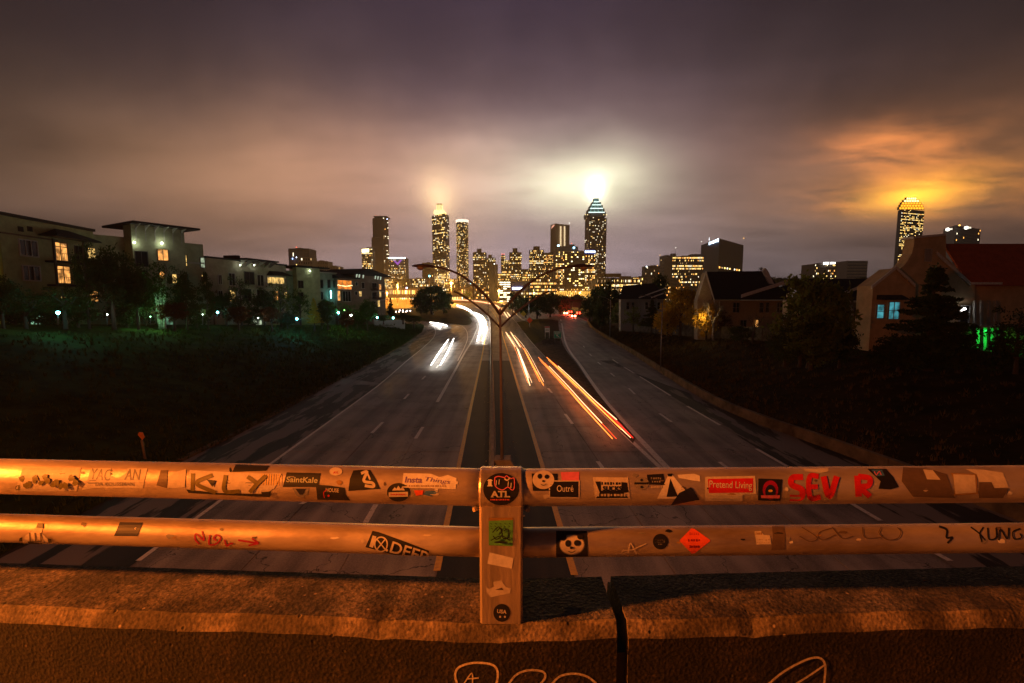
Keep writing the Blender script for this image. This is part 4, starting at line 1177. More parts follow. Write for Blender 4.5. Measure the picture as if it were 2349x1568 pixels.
bF = block('apartment_building', 'dark gabled block with lit brackets under its eaves at the far end of the row', 'building', F, 1, zF, 12, M_brown)
q = MB(); ua = F.uz(841, 640)[0]; za = F.hit(841, 620)[2]
q.prism([F.P(-1.6, zF - 0.1, 1.2), F.P(ua, za, 1.2), F.P(F.L + 1.4, zF - 0.1, 1.2), F.P(F.L + 1.4, zF + 0.25, 1.2), F.P(ua, za + 0.4, 1.2), F.P(-1.6, zF + 0.25, 1.2)], F.n * 13); q.prism([F.P(0, zF, 0), F.P(F.L, zF, 0), F.P(ua, za, 0)], F.n * 11); q.build('roof', M_roof, bF)
for x, y in ((818, 633), (824, 634), (833, 635), (861, 637), (867, 638), (873, 639)):
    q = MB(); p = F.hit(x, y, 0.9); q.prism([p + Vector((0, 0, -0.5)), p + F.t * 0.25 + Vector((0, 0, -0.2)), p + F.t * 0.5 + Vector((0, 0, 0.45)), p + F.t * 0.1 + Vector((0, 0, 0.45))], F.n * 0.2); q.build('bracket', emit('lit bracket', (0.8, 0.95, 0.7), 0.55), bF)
for (x0, y0, x1, y1, g) in ((815, 648, 820, 656, None), (829, 649, 836, 662, None), (823, 669, 829, 680, G_yell), (814, 669, 819, 677, None), (869, 653, 874, 665, G_warm), (870, 669, 874, 682, G_yell), (853, 650, 864, 664, None), (853, 671, 864, 686, None), (852, 692, 862, 706, None), (866, 690, 871, 704, G_yell)):
    window(F, bF, x0, y0, x1, y1, g, M_trim, 1, 1, 0.08)
for yb in (668, 688):
    q = MB(); u0, u1 = F.uz(850, yb)[0], F.uz(882, yb)[0]; z_ = F.hit(865, yb)[2]; F.rect(q, u0, u1, z_ - 0.15, z_, 0, 1.5); q.build('balcony', M_trim, bF)
    railing(F, bF, u0, u1, z_, 1.5, m=mat('copper rail', (0.25, 0.12, 0.10), 0.5))
# neighbour roof behind C
bk = Plane(505, 130, 560, 140)
o = block('rooftop_box', 'dark lift housing on the roof behind the cream block', 'building', Plane(547, 92, 556, 93), 8, at(551, 586, 92).z, 3, M_roof)

# lamps on the lawn edge
def garden_lamp(px, py, y, label, col, power, h=2.2, r=0.16, st=25, gy_=746):
    y = y * 0.88 if px > 0 else y; power *= 1.0
    p = at(px, py, y); b = at(px, gy_, y); t = empty('garden_lamp', b); tag(t, label, 'lamp', 'lamps along the lawn edge')
    q = MB(); q.tube([b, p - Vector((0, 0, 0.1))], 0.05, 6); q.build('post', M_greypole, t)
    q = MB(); q.ball(p, r, 10, 6); q.build('globe', emit('globe' + str(col) + str(st), col, st), t)
    q = MB(); q.tube([p + Vector((0, 0, r)), p + Vector((0, 0, r + 0.08))], [r * 1.2, r * 0.4], 10); q.build('cap', M_dark, t)
    l = bpy.data.lights.new('light', 'POINT'); l.color = col; l.energy = power; l.shadow_soft_size = 0.2
    lo = bpy.data.objects.new('glow_light', l); link(lo, t); lo.location = (p - b) + Vector((-0.8, 1.6, 0.2))


CY = (0.18, 0.85, 0.80); WHT = (0.8, 1.0, 0.85); GRN = (0.35, 1.0, 0.45)
garden_lamp(-205, 690, 50, 'yellow green lamp just left of the nearest block', (0.8, 0.9, 0.15), 900, st=20)
garden_lamp(133, 718, 51, 'cyan white lamp by the lit garage glass of the nearest block', CY, 230, st=30)
garden_lamp(246, 722, 60, 'small pale lamp among the dark trees left of the canopy block', WHT, 25, r=0.07, st=14)
garden_lamp(345, 727, 66, 'pale green lamp under the birch trees', GRN, 300, r=0.07, st=10)
garden_lamp(465, 722, 75, 'lamp beside the right corner of the canopy block', WHT, 30, r=0.07, st=14)
garden_lamp(499, 717, 80, 'cyan lamp in front of the cream block, left of its dark tree', CY, 60, st=25)
garden_lamp(592, 730, 84, 'pale lamp at the foot of the cream block', WHT, 60, r=0.09, st=12)
garden_lamp(681, 732, 89, 'cyan lamp in front of the turret block', (0.10, 0.65, 0.95), 420, r=0.2, st=30)
garden_lamp(776, 718, 104, 'cyan lamp behind the round rusty bush', CY, 110, r=0.22, st=30)
garden_lamp(805, 724, 105, 'cyan white lamp right of the round rusty bush', WHT, 60, r=0.2, st=30)
garden_lamp(865, 729, 117, 'cyan lamp on the low wall, left of the last two', CY, 60, r=0.2, st=30)
garden_lamp(902, 730, 126, 'cyan lamp on the low wall, right of the last two', CY, 60, r=0.22, st=30)
garden_lamp(790, 712, 108, 'green lamp lighting the small tree at the gabled block', (0.3, 1.0, 0.15), 420, r=0.1, st=8)
# low wall with planting
t = empty('low_wall', at(885, 745, 120)); tag(t, 'low grey garden wall under the last two cyan lamps', 'wall'); q = MB(); a, b = at(858, 734, 119), at(928, 734, 134)
q.prism([a + Vector((0, 0, -3)), b + Vector((0, 0, -3)), b, a], (0, 0.4, 0)); q.build('wall', mat('grey garden wall', (0.25, 0.28, 0.28), 0.9), t)

# trees along the left row
ptree(8, 752, 625, 80, 46, 'round', F_dark, 'dark leafy tree cut by the left edge of the picture')
ptree(60, 750, 660, 95, 48, 'loose', F_green, 'spreading tree over the lit garage glass')
ptree(150, 750, 652, 110, 50, 'loose', F_green, 'wide low tree above the first cyan lamp')
ptree(205, 750, 548, 72, 54, 'loose', F_dark, 'tall thin dark tree right of the lit balcony doors')
ptree(262, 752, 556, 108, 56, 'round', F_dark, 'large dark tree hiding the left part of the canopy block')
ptree(318, 752, 640, 80, 58, 'round', F_dark, 'dark bushy tree left of the birch trees')
ptree(372, 750, 590, 90, 62, 'loose', F_green, 'tree with pale birch stems lit green from below', bark=M_birch, stems=3, trunk=0.3)
ptree(430, 752, 625, 52, 63, 'column', F_dark, 'dark pointed column tree left of the pale corner window')
ptree(478, 752, 630, 36, 68, 'column', F_dark, 'narrow dark column tree at the corner of the canopy block')
ptree(400, 755, 690, 70, 60, 'round', F_rust, 'rusty bush at the foot of the canopy block')
ptree(492, 750, 660, 34, 76, 'loose', F_rust, 'thin rust coloured tree at the left end of the cream block')
ptree(520, 752, 668, 52, 76, 'round', F_dark, 'dark round tree in front of the cream block')
ptree(555, 752, 625, 60, 79, 'loose', F_dark, 'tall loose dark tree between the windows of the cream block')
ptree(548, 756, 700, 60, 74, 'round', F_rust, 'rusty round bush in front of the cream block')
ptree(608, 752, 655, 56, 82, 'round', F_dark, 'dark tree covering the middle of the cream block')
ptree(624, 757, 700, 48, 78, 'round', F_rust, 'deep red bush near the kerb of the lawn')
ptree(645, 752, 640, 56, 86, 'loose', F_olive, 'tall olive tree over the right end of the cream block')
ptree(690, 750, 660, 54, 92, 'loose', F_green, 'teal lit tree beside the turret')
ptree(722, 757, 683, 30, 84, 'cone', F_autumn, 'small yellow conical tree in front of the turret block')
ptree(752, 754, 682, 44, 92, 'round', F_dark, 'dark round tree right of the yellow conical tree')
ptree(797, 752, 692, 50, 103, 'loose', F_green, 'small bright green tree in front of the orange porch')
ptree(797, 764, 712, 36, 92, 'round', F_rust, 'round rusty bush between two cyan lamps')
ptree(843, 756, 683, 46, 104, 'round', F_dark, 'dark round tree in front of the dark gabled block')
ptree(897, 737, 684, 22, 135, 'cone', F_dark, 'dark pointed cypress at the end of the left row')
ptree(925, 742, 716, 44, 132, 'round', F_dark, 'low dark bush at the mouth of the slip road')
ptree(950, 750, 722, 44, 128, 'round', F_dark, 'rounded dark bush nearest the slip road bend')
ptree(880, 742, 722, 40, 112, 'round', F_green, 'clipped green shrub behind the low garden wall')

for x_, yt_, w_, d_, f_, lb_ in ((35, 690, 90, 50, F_dark, 'low dark shrub tree left of the lit garage glass'), (112, 690, 80, 53, F_dark, 'low dark tree right of the lit garage glass'), (180, 672, 90, 54, F_green, 'bushy tree between the first two lamps'),
                               (292, 668, 80, 60, F_dark, 'low bushy tree under the left end of the canopy'), (335, 610, 70, 64, F_dark, 'middle height dark tree under the flat canopy'), (452, 690, 60, 68, F_dark, 'low dark bush between the two column trees'),
                               (580, 700, 50, 82, F_dark, 'low dark bush left of the lit basement window'), (660, 712, 40, 84, F_dark, 'low dark bush left of the blue lit corner'), (738, 705, 44, 90, F_dark, 'low dark bush right of the yellow conical tree'), (820, 712, 40, 104, F_dark, 'low dark bush before the dark gabled block')):
    ptree(x_, 752, yt_, w_, d_, 'round', f_, lb_, trunk=0.03)
# island tree: a clump
ptree(990, 724, 648, 84, 235, 'round', F_green, 'big dark broad tree standing on the grass island', trunk=0.02)
ptree(966, 722, 668, 50, 238, 'round', F_green, 'lower tree on the left side of the island clump', trunk=0.02)
ptree(1018, 722, 664, 46, 232, 'round', F_green, 'lower tree on the right side of the island clump', trunk=0.02)
ptree(1070, 700, 665, 34, 480, 'loose', F_olive, 'small tree lit by the orange lamp beyond the viaduct', trunk=0.2)
# trees behind the gore and along the branch
for i, (px, yb, yt, w, d) in enumerate(((1182, 722, 668, 40, 215), (1206, 728, 676, 44, 190), (1232, 730, 672, 52, 200), (1262, 728, 664, 52, 220), (1285, 722, 672, 46, 245), (1300, 716, 676, 40, 330), (1328, 712, 672, 44, 330))):
    ptree(px, yb, yt, w, d, 'round', F_dark, 'dark tree in the belt between the two roads, number %s from the left' % ('one two three four five six seven'.split()[i]), trunk=0.05, group='tree belt beyond the gore')
for i, (px, yb, yt, w, d) in enumerate(((1352, 735, 672, 44, 190), (1372, 742, 650, 44, 165), (1396, 748, 630, 62, 150), (1428, 756, 690, 60, 118), (1378, 755, 690, 40, 125))):
    ptree(px, yb, yt, w, d, 'round', (F_dark, F_dark, F_dark, F_olive, F_dark)[i], ('dark tree closing the end of the branch road', 'dark tree right of the gantry', 'tall dark tree left of the first house', 'olive tree in front of the far house', 'low dark tree above the end of the retaining wall')[i], trunk=0.05)

# ---------------------------------------------------------------- houses on the right
M_hw = mat('house siding', (0.52, 0.44, 0.32), 0.85, col2=(0.40, 0.34, 0.25), scale=3); M_hw2 = mat('ochre stucco', (0.66, 0.48, 0.28), 0.9, scale=1)
M_rake = mat('white fascia', (0.8, 0.77, 0.74), 0.6); M_shing = mat('dark shingles', (0.035, 0.035, 0.045), 0.9, scale=3, bump=0.5, bscale=12)
M_redroof = mat('red brown roof', (0.50, 0.10, 0.035), 0.9, scale=2, bump=0.5, bscale=10)


def pprism(mb, pts, y, dy):
    """outline on a plane facing the viewer at distance y, pushed back by dy"""
    mb.prism([at(a, b, y) for a, b in pts], (0, dy, 0))


def rake(b, p, q_, y, w=0.28, name='fascia'):
    a, c = at(p[0], p[1], y), at(q_[0], q_[1], y); m = MB()
    m.prism([a, c, c + Vector((0, 0, -w)), a + Vector((0, 0, -w))], (0, 0.15, 0)); m.build(name, M_rake, b)


def flatwin(b, x0, y0, x1, y1, y, pane=None, cols=1, rows=2, frame=None, fw=0.08):
    pl = Plane(x0, y, x1, y); zt_, zb_ = at(x0, y0, y).z, at(x0, y1, y).z
    window_uz(pl, b, 0.02, pl.L - 0.02, zb_, zt_, pane, frame or M_frame, cols, rows, fw)


# far house
h1 = empty('house', at(1430, 764, 110)); tag(h1, 'farthest pale house with a low dark roof and two white fascias', 'house')
q = MB(); pprism(q, [(1424, 765), (1424, 684), (1527, 684), (1527, 768)], 110, 2); q.build('wall', mat('pale siding', (0.34, 0.33, 0.33), 0.8), h1)
q = MB(); q.hexa([at(1418, 687, 108), at(1534, 687, 108), at(1534, 687, 120) + Vector((0, 0, 0)), at(1418, 687, 120), at(1430, 656, 113), at(1500, 650, 113), at(1500, 650, 116), at(1430, 656, 116)]); q.build('roof', M_shing, h1)
rake(h1, (1466, 682), (1525, 661), 106.5); rake(h1, (1494, 682), (1522, 672), 105.5)
for x in (1437, 1449, 1480, 1494, 1508):
    flatwin(h1, x, 694, x + 7, 710, 109.9, None, 1)
# second house
h2 = empty('house', at(1700, 780, 78)); tag(h2, 'long dark roofed house with a white gable peak and a small chimney cross', 'house')
q = MB(); pprism(q, [(1600, 765), (1600, 690), (1619, 626), (1642, 690), (1812, 690), (1812, 786), (1600, 780)], 78, 1.5); q.build('wall', M_hw, h2)
q = MB(); q.hexa([at(1636, 688, 76.5), at(1812, 688, 76.5), at(1812, 688, 90), at(1620, 688, 90), at(1622, 624, 81), at(1757, 622, 81), at(1757, 622, 84), at(1622, 624, 84)]); q.build('roof', M_shing, h2)
rake(h2, (1604, 672), (1620, 622), 76.4, 0.5); rake(h2, (1620, 622), (1640, 690), 76.4, 0.5)
q = MB(); pprism(q, [(1751, 622), (1756, 615), (1762, 622), (1776, 652), (1768, 652)], 77, 0.6); q.build('gable_end', M_rake, h2)
q = MB(); q.hexa([at(1700, 686, 74), at(1818, 686, 74), at(1818, 686, 80), at(1700, 686, 80), at(1702, 682, 74), at(1812, 652, 75), at(1812, 652, 80), at(1702, 682, 80)]); q.build('porch_roof', M_shing, h2)
rake(h2, (1701, 676), (1806, 643), 73.8, 0.55)
for (x0, x1) in ((1682, 1697), (1743, 1752), (1757, 1765), (1783, 1796)):
    flatwin(h2, x0, 695, x1, 717, 77.9, None, 2 if x1 - x0 > 12 else 1)
for (x0, y0, x1, y1) in ((1609, 728, 1613, 734), (1616, 726, 1622, 735), (1625, 727, 1629, 735)):
    flatwin(h2, x0, y0, x1, y1, 77.8, emit('small warm window', (1.0, 0.6, 0.15), 1.6), 1, 1, M_frame_d, 0.04)
flatwin(h2, 1735, 735, 1742, 752, 77.9, G_warm, 1, 1); flatwin(h2, 1700, 735, 1715, 752, 77.9, None, 2, 1)
wl = Plane(1600, 78, 1812, 78)
# third house (behind the big tree)
h3 = empty('house', at(1930, 790, 60)); tag(h3, 'narrow house with a white fascia between the broad tree and the big gable', 'house')
q = MB(); pprism(q, [(1816, 790), (1816, 690), (2002, 690), (2002, 795)], 60, 2); q.build('wall', M_hw, h3)
q = MB(); q.hexa([at(1810, 693, 58.5), at(2006, 693, 58.5), at(2006, 693, 70), at(1810, 693, 70), at(1850, 640, 63), at(2040, 640, 63), at(2040, 640, 66), at(1850, 640, 66)]); q.build('roof', M_shing, h3)
rake(h3, (1915, 678), (2029, 636), 58.2, 0.35); rake(h3, (1806, 676), (1822, 664), 58.2, 0.35)
q = MB(); a = at(1918, 690, 58.3); b_ = at(2002, 690, 58.3); q.prism([a, b_, b_ + Vector((0, 0, -0.25)), a + Vector((0, 0, -0.25))], (0, 0.2, 0)); q.build('gutter', M_rake, h3)
for (x0, x1) in ((1941, 1951), (1960, 1971), (1981, 1994)):
    flatwin(h3, x0, 706, x1, 740 if x1 < 1990 else 744, 59.9, None, 1, 2)
q = MB(); pprism(q, [(1953, 700), (1957, 700), (1957, 768), (1953, 768)], 58.6, 0.2); q.build('downpipe', M_rake, h3)
flatwin(h3, 1955, 765, 1973, 775, 59.8, G_yell, 3, 1); flatwin(h3, 1934, 767, 1950, 777, 59.8, G_yell, 3, 1)
# big gable house
h4 = empty('house', at(2150, 815, 44)); tag(h4, 'big ochre gabled house with a stepped chimney parapet and a red roof', 'house')
q = MB(); pprism(q, [(2030, 815), (2030, 660), (2056, 625), (2078, 605), (2092, 582), (2097, 560), (2098, 547), (2165, 541), (2170, 541), (2170, 590), (2226, 650), (2236, 655), (2236, 830)], 46, 1.2); q.build('wall', M_hw2, h4)
q = MB(); pprism(q, [(2236, 830), (2236, 655), (2305, 655), (2312, 640), (2349, 600), (2480, 560), (2480, 850)], 47.5, 8); q.build('side_wall', M_hw2, h4)
q = MB(); pprism(q, [(2096, 547.5), (2096, 542.5), (2168, 536.5), (2172, 541)], 45.8, 1.5); q.build('chimney_cap', M_rake, h4)
q = MB(); q.prism([at(2165, 561, 48.5), at(2400, 561, 48.5), at(2400, 656, 46), at(2226, 656, 46)], (0, 0.3, 0.1)); q.build('roof', M_redroof, h4)
rake(h4, (2150, 577), (2228, 648), 45.8, 0.34); rake(h4, (2228, 648), (2300, 648), 45.7, 0.22)
q = MB(); pprism(q, [(1992, 806), (2003, 656), (2056, 616), (2100, 655), (2100, 812)], 44, 2); q.build('front_gable', M_hw2, h4)
rake(h4, (2001, 656), (2057, 611), 43.8, 0.3); rake(h4, (2057, 611), (2101, 652), 43.8, 0.3)
flatwin(h4, 2113, 573, 2126, 599, 45.95, mat('pale louvre', (0.42, 0.38, 0.36), 0.8), 1, 6)
flatwin(h4, 2013, 700, 2029, 730, 43.95, G_cyan, 1, 2); flatwin(h4, 2040, 694, 2064, 732, 43.95, G_cyan, 2, 2)
flatwin(h4, 2205, 703, 2226, 742, 45.95, None, 1, 2)
q = MB(); a, b_ = at(2030, 688, 43), at(2090, 688, 43); q.hexa([a, b_, b_ + Vector((0, 1.0, 0)), a + Vector((0, 1.0, 0)), a + Vector((0.5, 0.6, 0.45)), b_ + Vector((-0.5, 0.6, 0.45)), b_ + Vector((0, 1.0, 0.45)), a + Vector((0, 1.0, 0.45))]); q.build('bay_roof', M_shing, h4)
q = MB(); a, b_ = at(2156, 688, 44.5), at(2200, 688, 44.5); q.prism([a, b_, b_ + Vector((0, 0, -0.25)), a + Vector((0, 0, -0.25))], (0, 1.2, 0)); q.build('eave', mat('mint fascia', (0.45, 0.6, 0.35), 0.7), h4)
# porch lit green
for x in (2236, 2252, 2268, 2284):
    q = MB(); pprism(q, [(x, 828), (x, 690), (x + 4, 690), (x + 4, 828)], 45.2, 0.2); q.build('porch_column', M_trim, h4)
q = MB(); pprism(q, [(2232, 832), (2232, 745), (2292, 745), (2292, 832)], 47.2, 0.2); q.build('porch_wall', mat('porch boards', (0.45, 0.45, 0.4), 0.8), h4)
q = MB(); a, b_ = at(2228, 748, 44.6), at(2420, 748, 44.6); q.prism([a, b_, b_ + Vector((0, 0, -0.18)), a + Vector((0, 0, -0.18))], (0, 3.0, 0)); q.build('porch_light_shield', M_trim, h4)  # slab added over the porch to stop green light spilling up the wall
t = empty('porch_lamp', at(2262, 762, 46.2)); tag(t, 'green lamp on the porch of the big gabled house', 'lamp')
q = MB(); q.ball(at(2262, 760, 46.2), 0.10, 8, 6); q.build('bulb', emit('green bulb', (0.02, 1.0, 0.10), 6), t)
l = bpy.data.lights.new('light', 'POINT'); l.color = (0.02, 1.0, 0.08); l.energy = 160; l.shadow_soft_size = 0.2; lo = bpy.data.objects.new('glow_light', l); link(lo, t); lo.location = (0.6, -0.4, -0.6)
t = empty('wall_lamp', at(2212, 712, 45.6)); tag(t, 'white twin wall lamp beside the gable window', 'lamp'); q = MB(); q.ball(at(2207, 712, 45.6), 0.09, 8, 6); q.ball(at(2213, 709, 45.6), 0.11, 8, 6); q.build('bulb', emit('white bulb', (1, 0.95, 0.9), 12), t)

# board fence below the houses: every board a part, posts parts
fp = [at(1452, 757, 104), at(1540, 764, 92), at(1600, 769, 82), at(1690, 775, 72), at(1774, 780, 63), at(1900, 790, 54), at(2000, 799, 47.5)]
fpl = smooth_path(fp, 220)
t = empty('board_fence', fp[0]); tag(t, 'weathered grey board fence running below the right hand houses', 'fence')
M_fence = mat('weathered boards', (0.17, 0.15, 0.125), 0.9, col2=(0.07, 0.06, 0.05), scale=2)
for i in range(0, 219):
    a, b_ = fpl[i], fpl[i + 1]; d = (b_ - a); a2 = a + d * 0.04; b2 = a + d * 0.96; hh = 1.75 + random.uniform(-0.05, 0.05)
    q = MB(); s = Vector((0, 0.03, 0)); up = Vector((0, 0, hh)); dn = Vector((0, 0, -0.4))
    q.hexa([a2 + dn, b2 + dn, b2 + dn + s, a2 + dn + s, a2 + up, b2 + up, b2 + up + s, a2 + up + s]); q.build('board', M_fence, t)
for i in range(0, 220, 10):
    q = MB(); q.box(fpl[i] + Vector((0, -0.08, 0.8)), (0.14, 0.12, 2.2)); q.build('fence_post', M_fence, t)

# trees on the right
ptree(1494, 764, 688, 46, 98, 'cone', F_dark, 'dark cone of ivy covered tree in front of the far house')
ptree(1513, 700, 622, 38, 150, 'round', F_dark, 'dark round tree in front of the wide lit offices')
ptree(1560, 768, 650, 82, 86, 'round', F_autumn, 'big yellow autumn tree left of the white gable peak', trunk=0.2)
ptree(1590, 772, 690, 60, 80, 'loose', F_autumn, 'lower yellow autumn tree beside the small warm windows', trunk=0.3)
ptree(1540, 768, 672, 50, 90, 'loose', F_autumn, 'yellow tree at the left of the big autumn tree', trunk=0.2)
ptree(1452, 764, 700, 56, 100, 'loose', F_olive, 'olive shrubby tree above the retaining wall lamp')
bare_tree(1636, 782, 640, 74, 0.33, 'bare tree with pale twigs in front of the white gable peak', M_birch, 5)
bare_tree(1726, 792, 686, 64, 0.40, 'small bare tree in front of the long dark roofed house', M_bark, 9)
ptree(1660, 778, 712, 40, 76, 'loose', F_rust, 'thin rusty tree beside the bare pale tree', trunk=0.25)
ptree(1745, 632, 612, 12, 200, 'loose', F_dark, 'treetop poking over the ridge of the dark roofed house', trunk=0.5)
ptree(1857, 838, 612, 170, 41, 'round', F_olive, 'large broad dark green tree in front of the narrow house', trunk=0.03)
ptree(1835, 836, 690, 110, 40, 'loose', F_dark, 'lower part of the shrubbery left of the large broad tree', trunk=0.03)
ptree(2128, 842, 614, 205, 35, 'cone', F_dark, 'big dark spruce in front of the ochre gabled house', trunk=0.02)
ptree(2330, 850, 690, 120, 34, 'loose', F_dark, 'dark leafy tree at the right edge below the red roof', trunk=0.05)
ptree(2290, 842, 745, 60, 36, 'cone', F_dark, 'small dark conifer beside the green lit porch', trunk=0.02)
for x_, yb_, yt_, w_, d_, f_, lb_ in ((1800, 836, 745, 90, 42, F_dark, 'low dark shrub at the left foot of the broad tree'), (1860, 842, 735, 130, 39, F_olive, 'wide low shrub filling the foot of the broad tree'), (1925, 838, 730, 80, 42, F_dark, 'low dark shrub at the right foot of the broad tree'),
                                     (1620, 778, 690, 60, 76, F_autumn, 'yellow leaved tree directly under the white gable peak'), (1530, 772, 705, 60, 86, F_autumn, 'low yellow shrub left of the big autumn tree'), (1700, 788, 745, 60, 66, F_dark, 'low dark shrub behind the fence under the paired windows'),
                                     (2060, 845, 760, 90, 36, F_dark, 'low dark shrub at the left foot of the spruce'), (2200, 848, 765, 80, 35, F_dark, 'low dark shrub at the right foot of the spruce')):
    ptree(x_, yb_, yt_, w_, d_, 'round', f_, lb_, trunk=0.02)
l = bpy.data.lights.new('light', 'POINT'); l.color = (1.0, 0.6, 0.2); l.energy = 260; l.shadow_soft_size = 0.3  # warm light added to brighten the autumn trees, no lamp stands there
lo = bpy.data.objects.new('glow_light', l); link(lo, h2); lo.location = at(1608, 728, 74.5) - h2.location
# distant tree line on the right horizon
for i, x in enumerate(range(1775, 2075, 22)):
    ptree(x, 660, 634 + (i * 37 % 9), 40, 420, 'round', F_dark, 'dark crown in the distant tree line on the right horizon, %s from the left' % 'first second third fourth fifth sixth seventh eighth ninth tenth eleventh twelfth thirteenth last'.split()[i], trunk=0.02, group='distant tree line on the right')

# ---------------------------------------------------------------- skyline
W_yel = emit('office light yellow', (1.0, 0.64, 0.18), 4.0); W_whi = emit('office light white', (1.0, 0.88, 0.58), 3.4); W_org = emit('office light amber', (1.0, 0.42, 0.08), 3.4); W_dim = emit('office light dim', (1.0, 0.62, 0.25), 1.0)
WM = [W_yel, W_whi, W_org, W_dim]
M_wdark = mat('unlit office glass', (0.015, 0.016, 0.022), 0.2, spec=0.6)
T_grey = mat('grey tower facade', (0.24, 0.22, 0.22), 0.7, scale=0.02); T_dark = mat('dark tower facade', (0.08, 0.07, 0.075), 0.6, scale=0.02)
T_tan = mat('tan tower facade', (0.42, 0.31, 0.23), 0.8, scale=0.02); T_brn = mat('brown tower facade', (0.22, 0.165, 0.13), 0.8, scale=0.02); T_cream = mat('cream tower facade', (0.5, 0.42, 0.33), 0.8, scale=0.02)
T_slate = mat('slate tower facade', (0.11, 0.105, 0.12), 0.6, scale=0.02); T_blue = mat('blue black glass facade', (0.02, 0.04, 0.085), 0.65, spec=0.15)


def tower(label, x0, x1, ytop, Y, m, nx=8, ny=30, lit=0.3, corner=None, side=30, ybase=694, deep=None, name='office_tower', fill=(0.46, 0.5), pal=(5, 3, 1, 3), seed=0, bands=(), dark=True, right_lit=None, cat='tower', top_rows=0, z_base=None):
    """corner: picture column of the near corner when two faces show (else one face towards us)"""
    nx, ny = (round(nx * 1.25), round(ny * 1.2)) if nx > 3 else (nx, ny)
    rnd = random.Random(seed + int(x0 * 7)); pal_l = [k for k, n in enumerate(pal) for _ in range(n)]
    c = corner if corner is not None else None
    zt = at((x0 + x1) / 2, ytop, Y).z; zb_ = at(x0, ybase, Y).z if z_base is None else z_base
    zb_ = min(zb_, H - 8); k = Y / FPX
    if c is None:
        fp_ = [(at(x0, ytop, Y)), (at(x1, ytop, Y))]; faces = [(fp_[0], fp_[1], nx, lit)]
        dd = deep or (fp_[1] - fp_[0]).length * 0.8
        foot = [fp_[0], fp_[1], fp_[1] + Vector((0, dd, 0)), fp_[0] + Vector((0, dd, 0))]
    else:
        a = at(x0, ytop, Y + side); b = at(c, ytop, Y); d = at(x1, ytop, Y + side)
        wl, wr = (c - x0), (x1 - c)
        foot = [a, b, d, a + d - b]
        nl = max(1, round(nx * wl / (wl + wr))); faces = [(a, b, nl, lit if right_lit is None else lit), (b, d, max(1, nx - nl), lit if right_lit is None else right_lit)]
    for p in foot: p.z = 0
    o = empty(name, (foot[0].x, foot[0].y, zb_)); tag(o, label, cat)
    q = MB(); n = len(foot); bot = [Vector((p.x, p.y, zb_)) for p in foot]; tp = [Vector((p.x, p.y, zt)) for p in foot]
    for i in range(n):
        q.face([bot[i], bot[(i + 1) % n], tp[(i + 1) % n], tp[i]])
    q.face(tp); q.build('facade', m, o)
    L = MB(); Dk = MB()
    for (a, b, n_, lt) in faces:
        if n_ < 1: continue
        a = Vector((a.x, a.y, 0)); b = Vector((b.x, b.y, 0)); out = Vector((b.y - a.y, -(b.x - a.x), 0)).normalized()
        if out.y > 0: out = -out
        out = out * (0.25 * k)
        for r_ in range(ny):
            f0 = (r_ + 0.5 - fill[1] / 2) / ny; f1 = (r_ + 0.5 + fill[1] / 2) / ny
            z0_ = zb_ + (zt - zb_) * f0; z1_ = zb_ + (zt - zb_) * f1
            row = rnd.random(); boost = 0.0
            for (b0, b1, pr) in bands:
                if b0 <= r_ / ny <= b1: boost = pr
            pr_row = boost or (lt * (2.4 if row > 0.85 else (0.35 if row < 0.3 else 1.0)))
            c_ = 0
            while c_ < n_:
                g0 = (c_ + 0.5 - fill[0] / 2) / n_; g1 = (c_ + 0.5 + fill[0] / 2) / n_
                p0 = a.lerp(b, g0) + out; p1 = a.lerp(b, g1) + out
                quad = [Vector((p0.x, p0.y, z0_)), Vector((p1.x, p1.y, z0_)), Vector((p1.x, p1.y, z1_)), Vector((p0.x, p0.y, z1_))]
                if rnd.random() < pr_row:
                    L.face(quad, rnd.choice(pal_l))
                elif dark:
                    Dk.face(quad)
                c_ += 1
    if c is None and x1 - x0 > 20 and name != 'low_building' and nx > 3:
        cx_ = rnd.uniform(0.3, 0.7); w_ = rnd.uniform(0.12, 0.25); q = MB(); a, b = foot[0], foot[1]; p0 = a.lerp(b, cx_ - w_); p1 = a.lerp(b, cx_ + w_); hh = 2.2 * k
        q.hexa([Vector((p0.x, p0.y + 4, zt)), Vector((p1.x, p1.y + 4, zt)), Vector((p1.x, p1.y + 18, zt)), Vector((p0.x, p0.y + 18, zt)), Vector((p0.x, p0.y + 4, zt + hh)), Vector((p1.x, p1.y + 4, zt + hh)), Vector((p1.x, p1.y + 18, zt + hh)), Vector((p0.x, p0.y + 18, zt + hh))]); q.build('plant_room', T_dark, o)
        q = MB(); q.hexa([Vector((a.x, a.y - 0.5, zt)), Vector((b.x, b.y - 0.5, zt)), Vector((b.x, b.y + 1, zt)), Vector((a.x, a.y + 1, zt)), Vector((a.x, a.y - 0.5, zt + 0.5 * k)), Vector((b.x, b.y - 0.5, zt + 0.5 * k)), Vector((b.x, b.y + 1, zt + 0.5 * k)), Vector((a.x, a.y + 1, zt + 0.5 * k))]); q.build('parapet', m, o)
    if L.f: tag(L.build('lit_windows', WM, o), kind='stuff')
    if Dk.f: tag(Dk.build('dark_windows', M_wdark, o), kind='stuff')
    o['zt'] = zt; del o['zt']
    return o, zt, foot, k


def tbox(o, x0, x1, y0, y1, Y, m, name='top', dy=None):
    q = MB(); w = (x1 - x0) * Y / FPX; pprism(q, [(x0, y1), (x0, y0), (x1, y0), (x1, y1)], Y, dy or w); return q.build(name, m, o)


def mast(o, x, y0, y1, Y, m=None, r=0.7):
    q = MB(); q.tube([at(x, y1, Y), at(x, y0, Y)], [r, r * 0.4], 5); q.build('mast', m or M_dark, o)


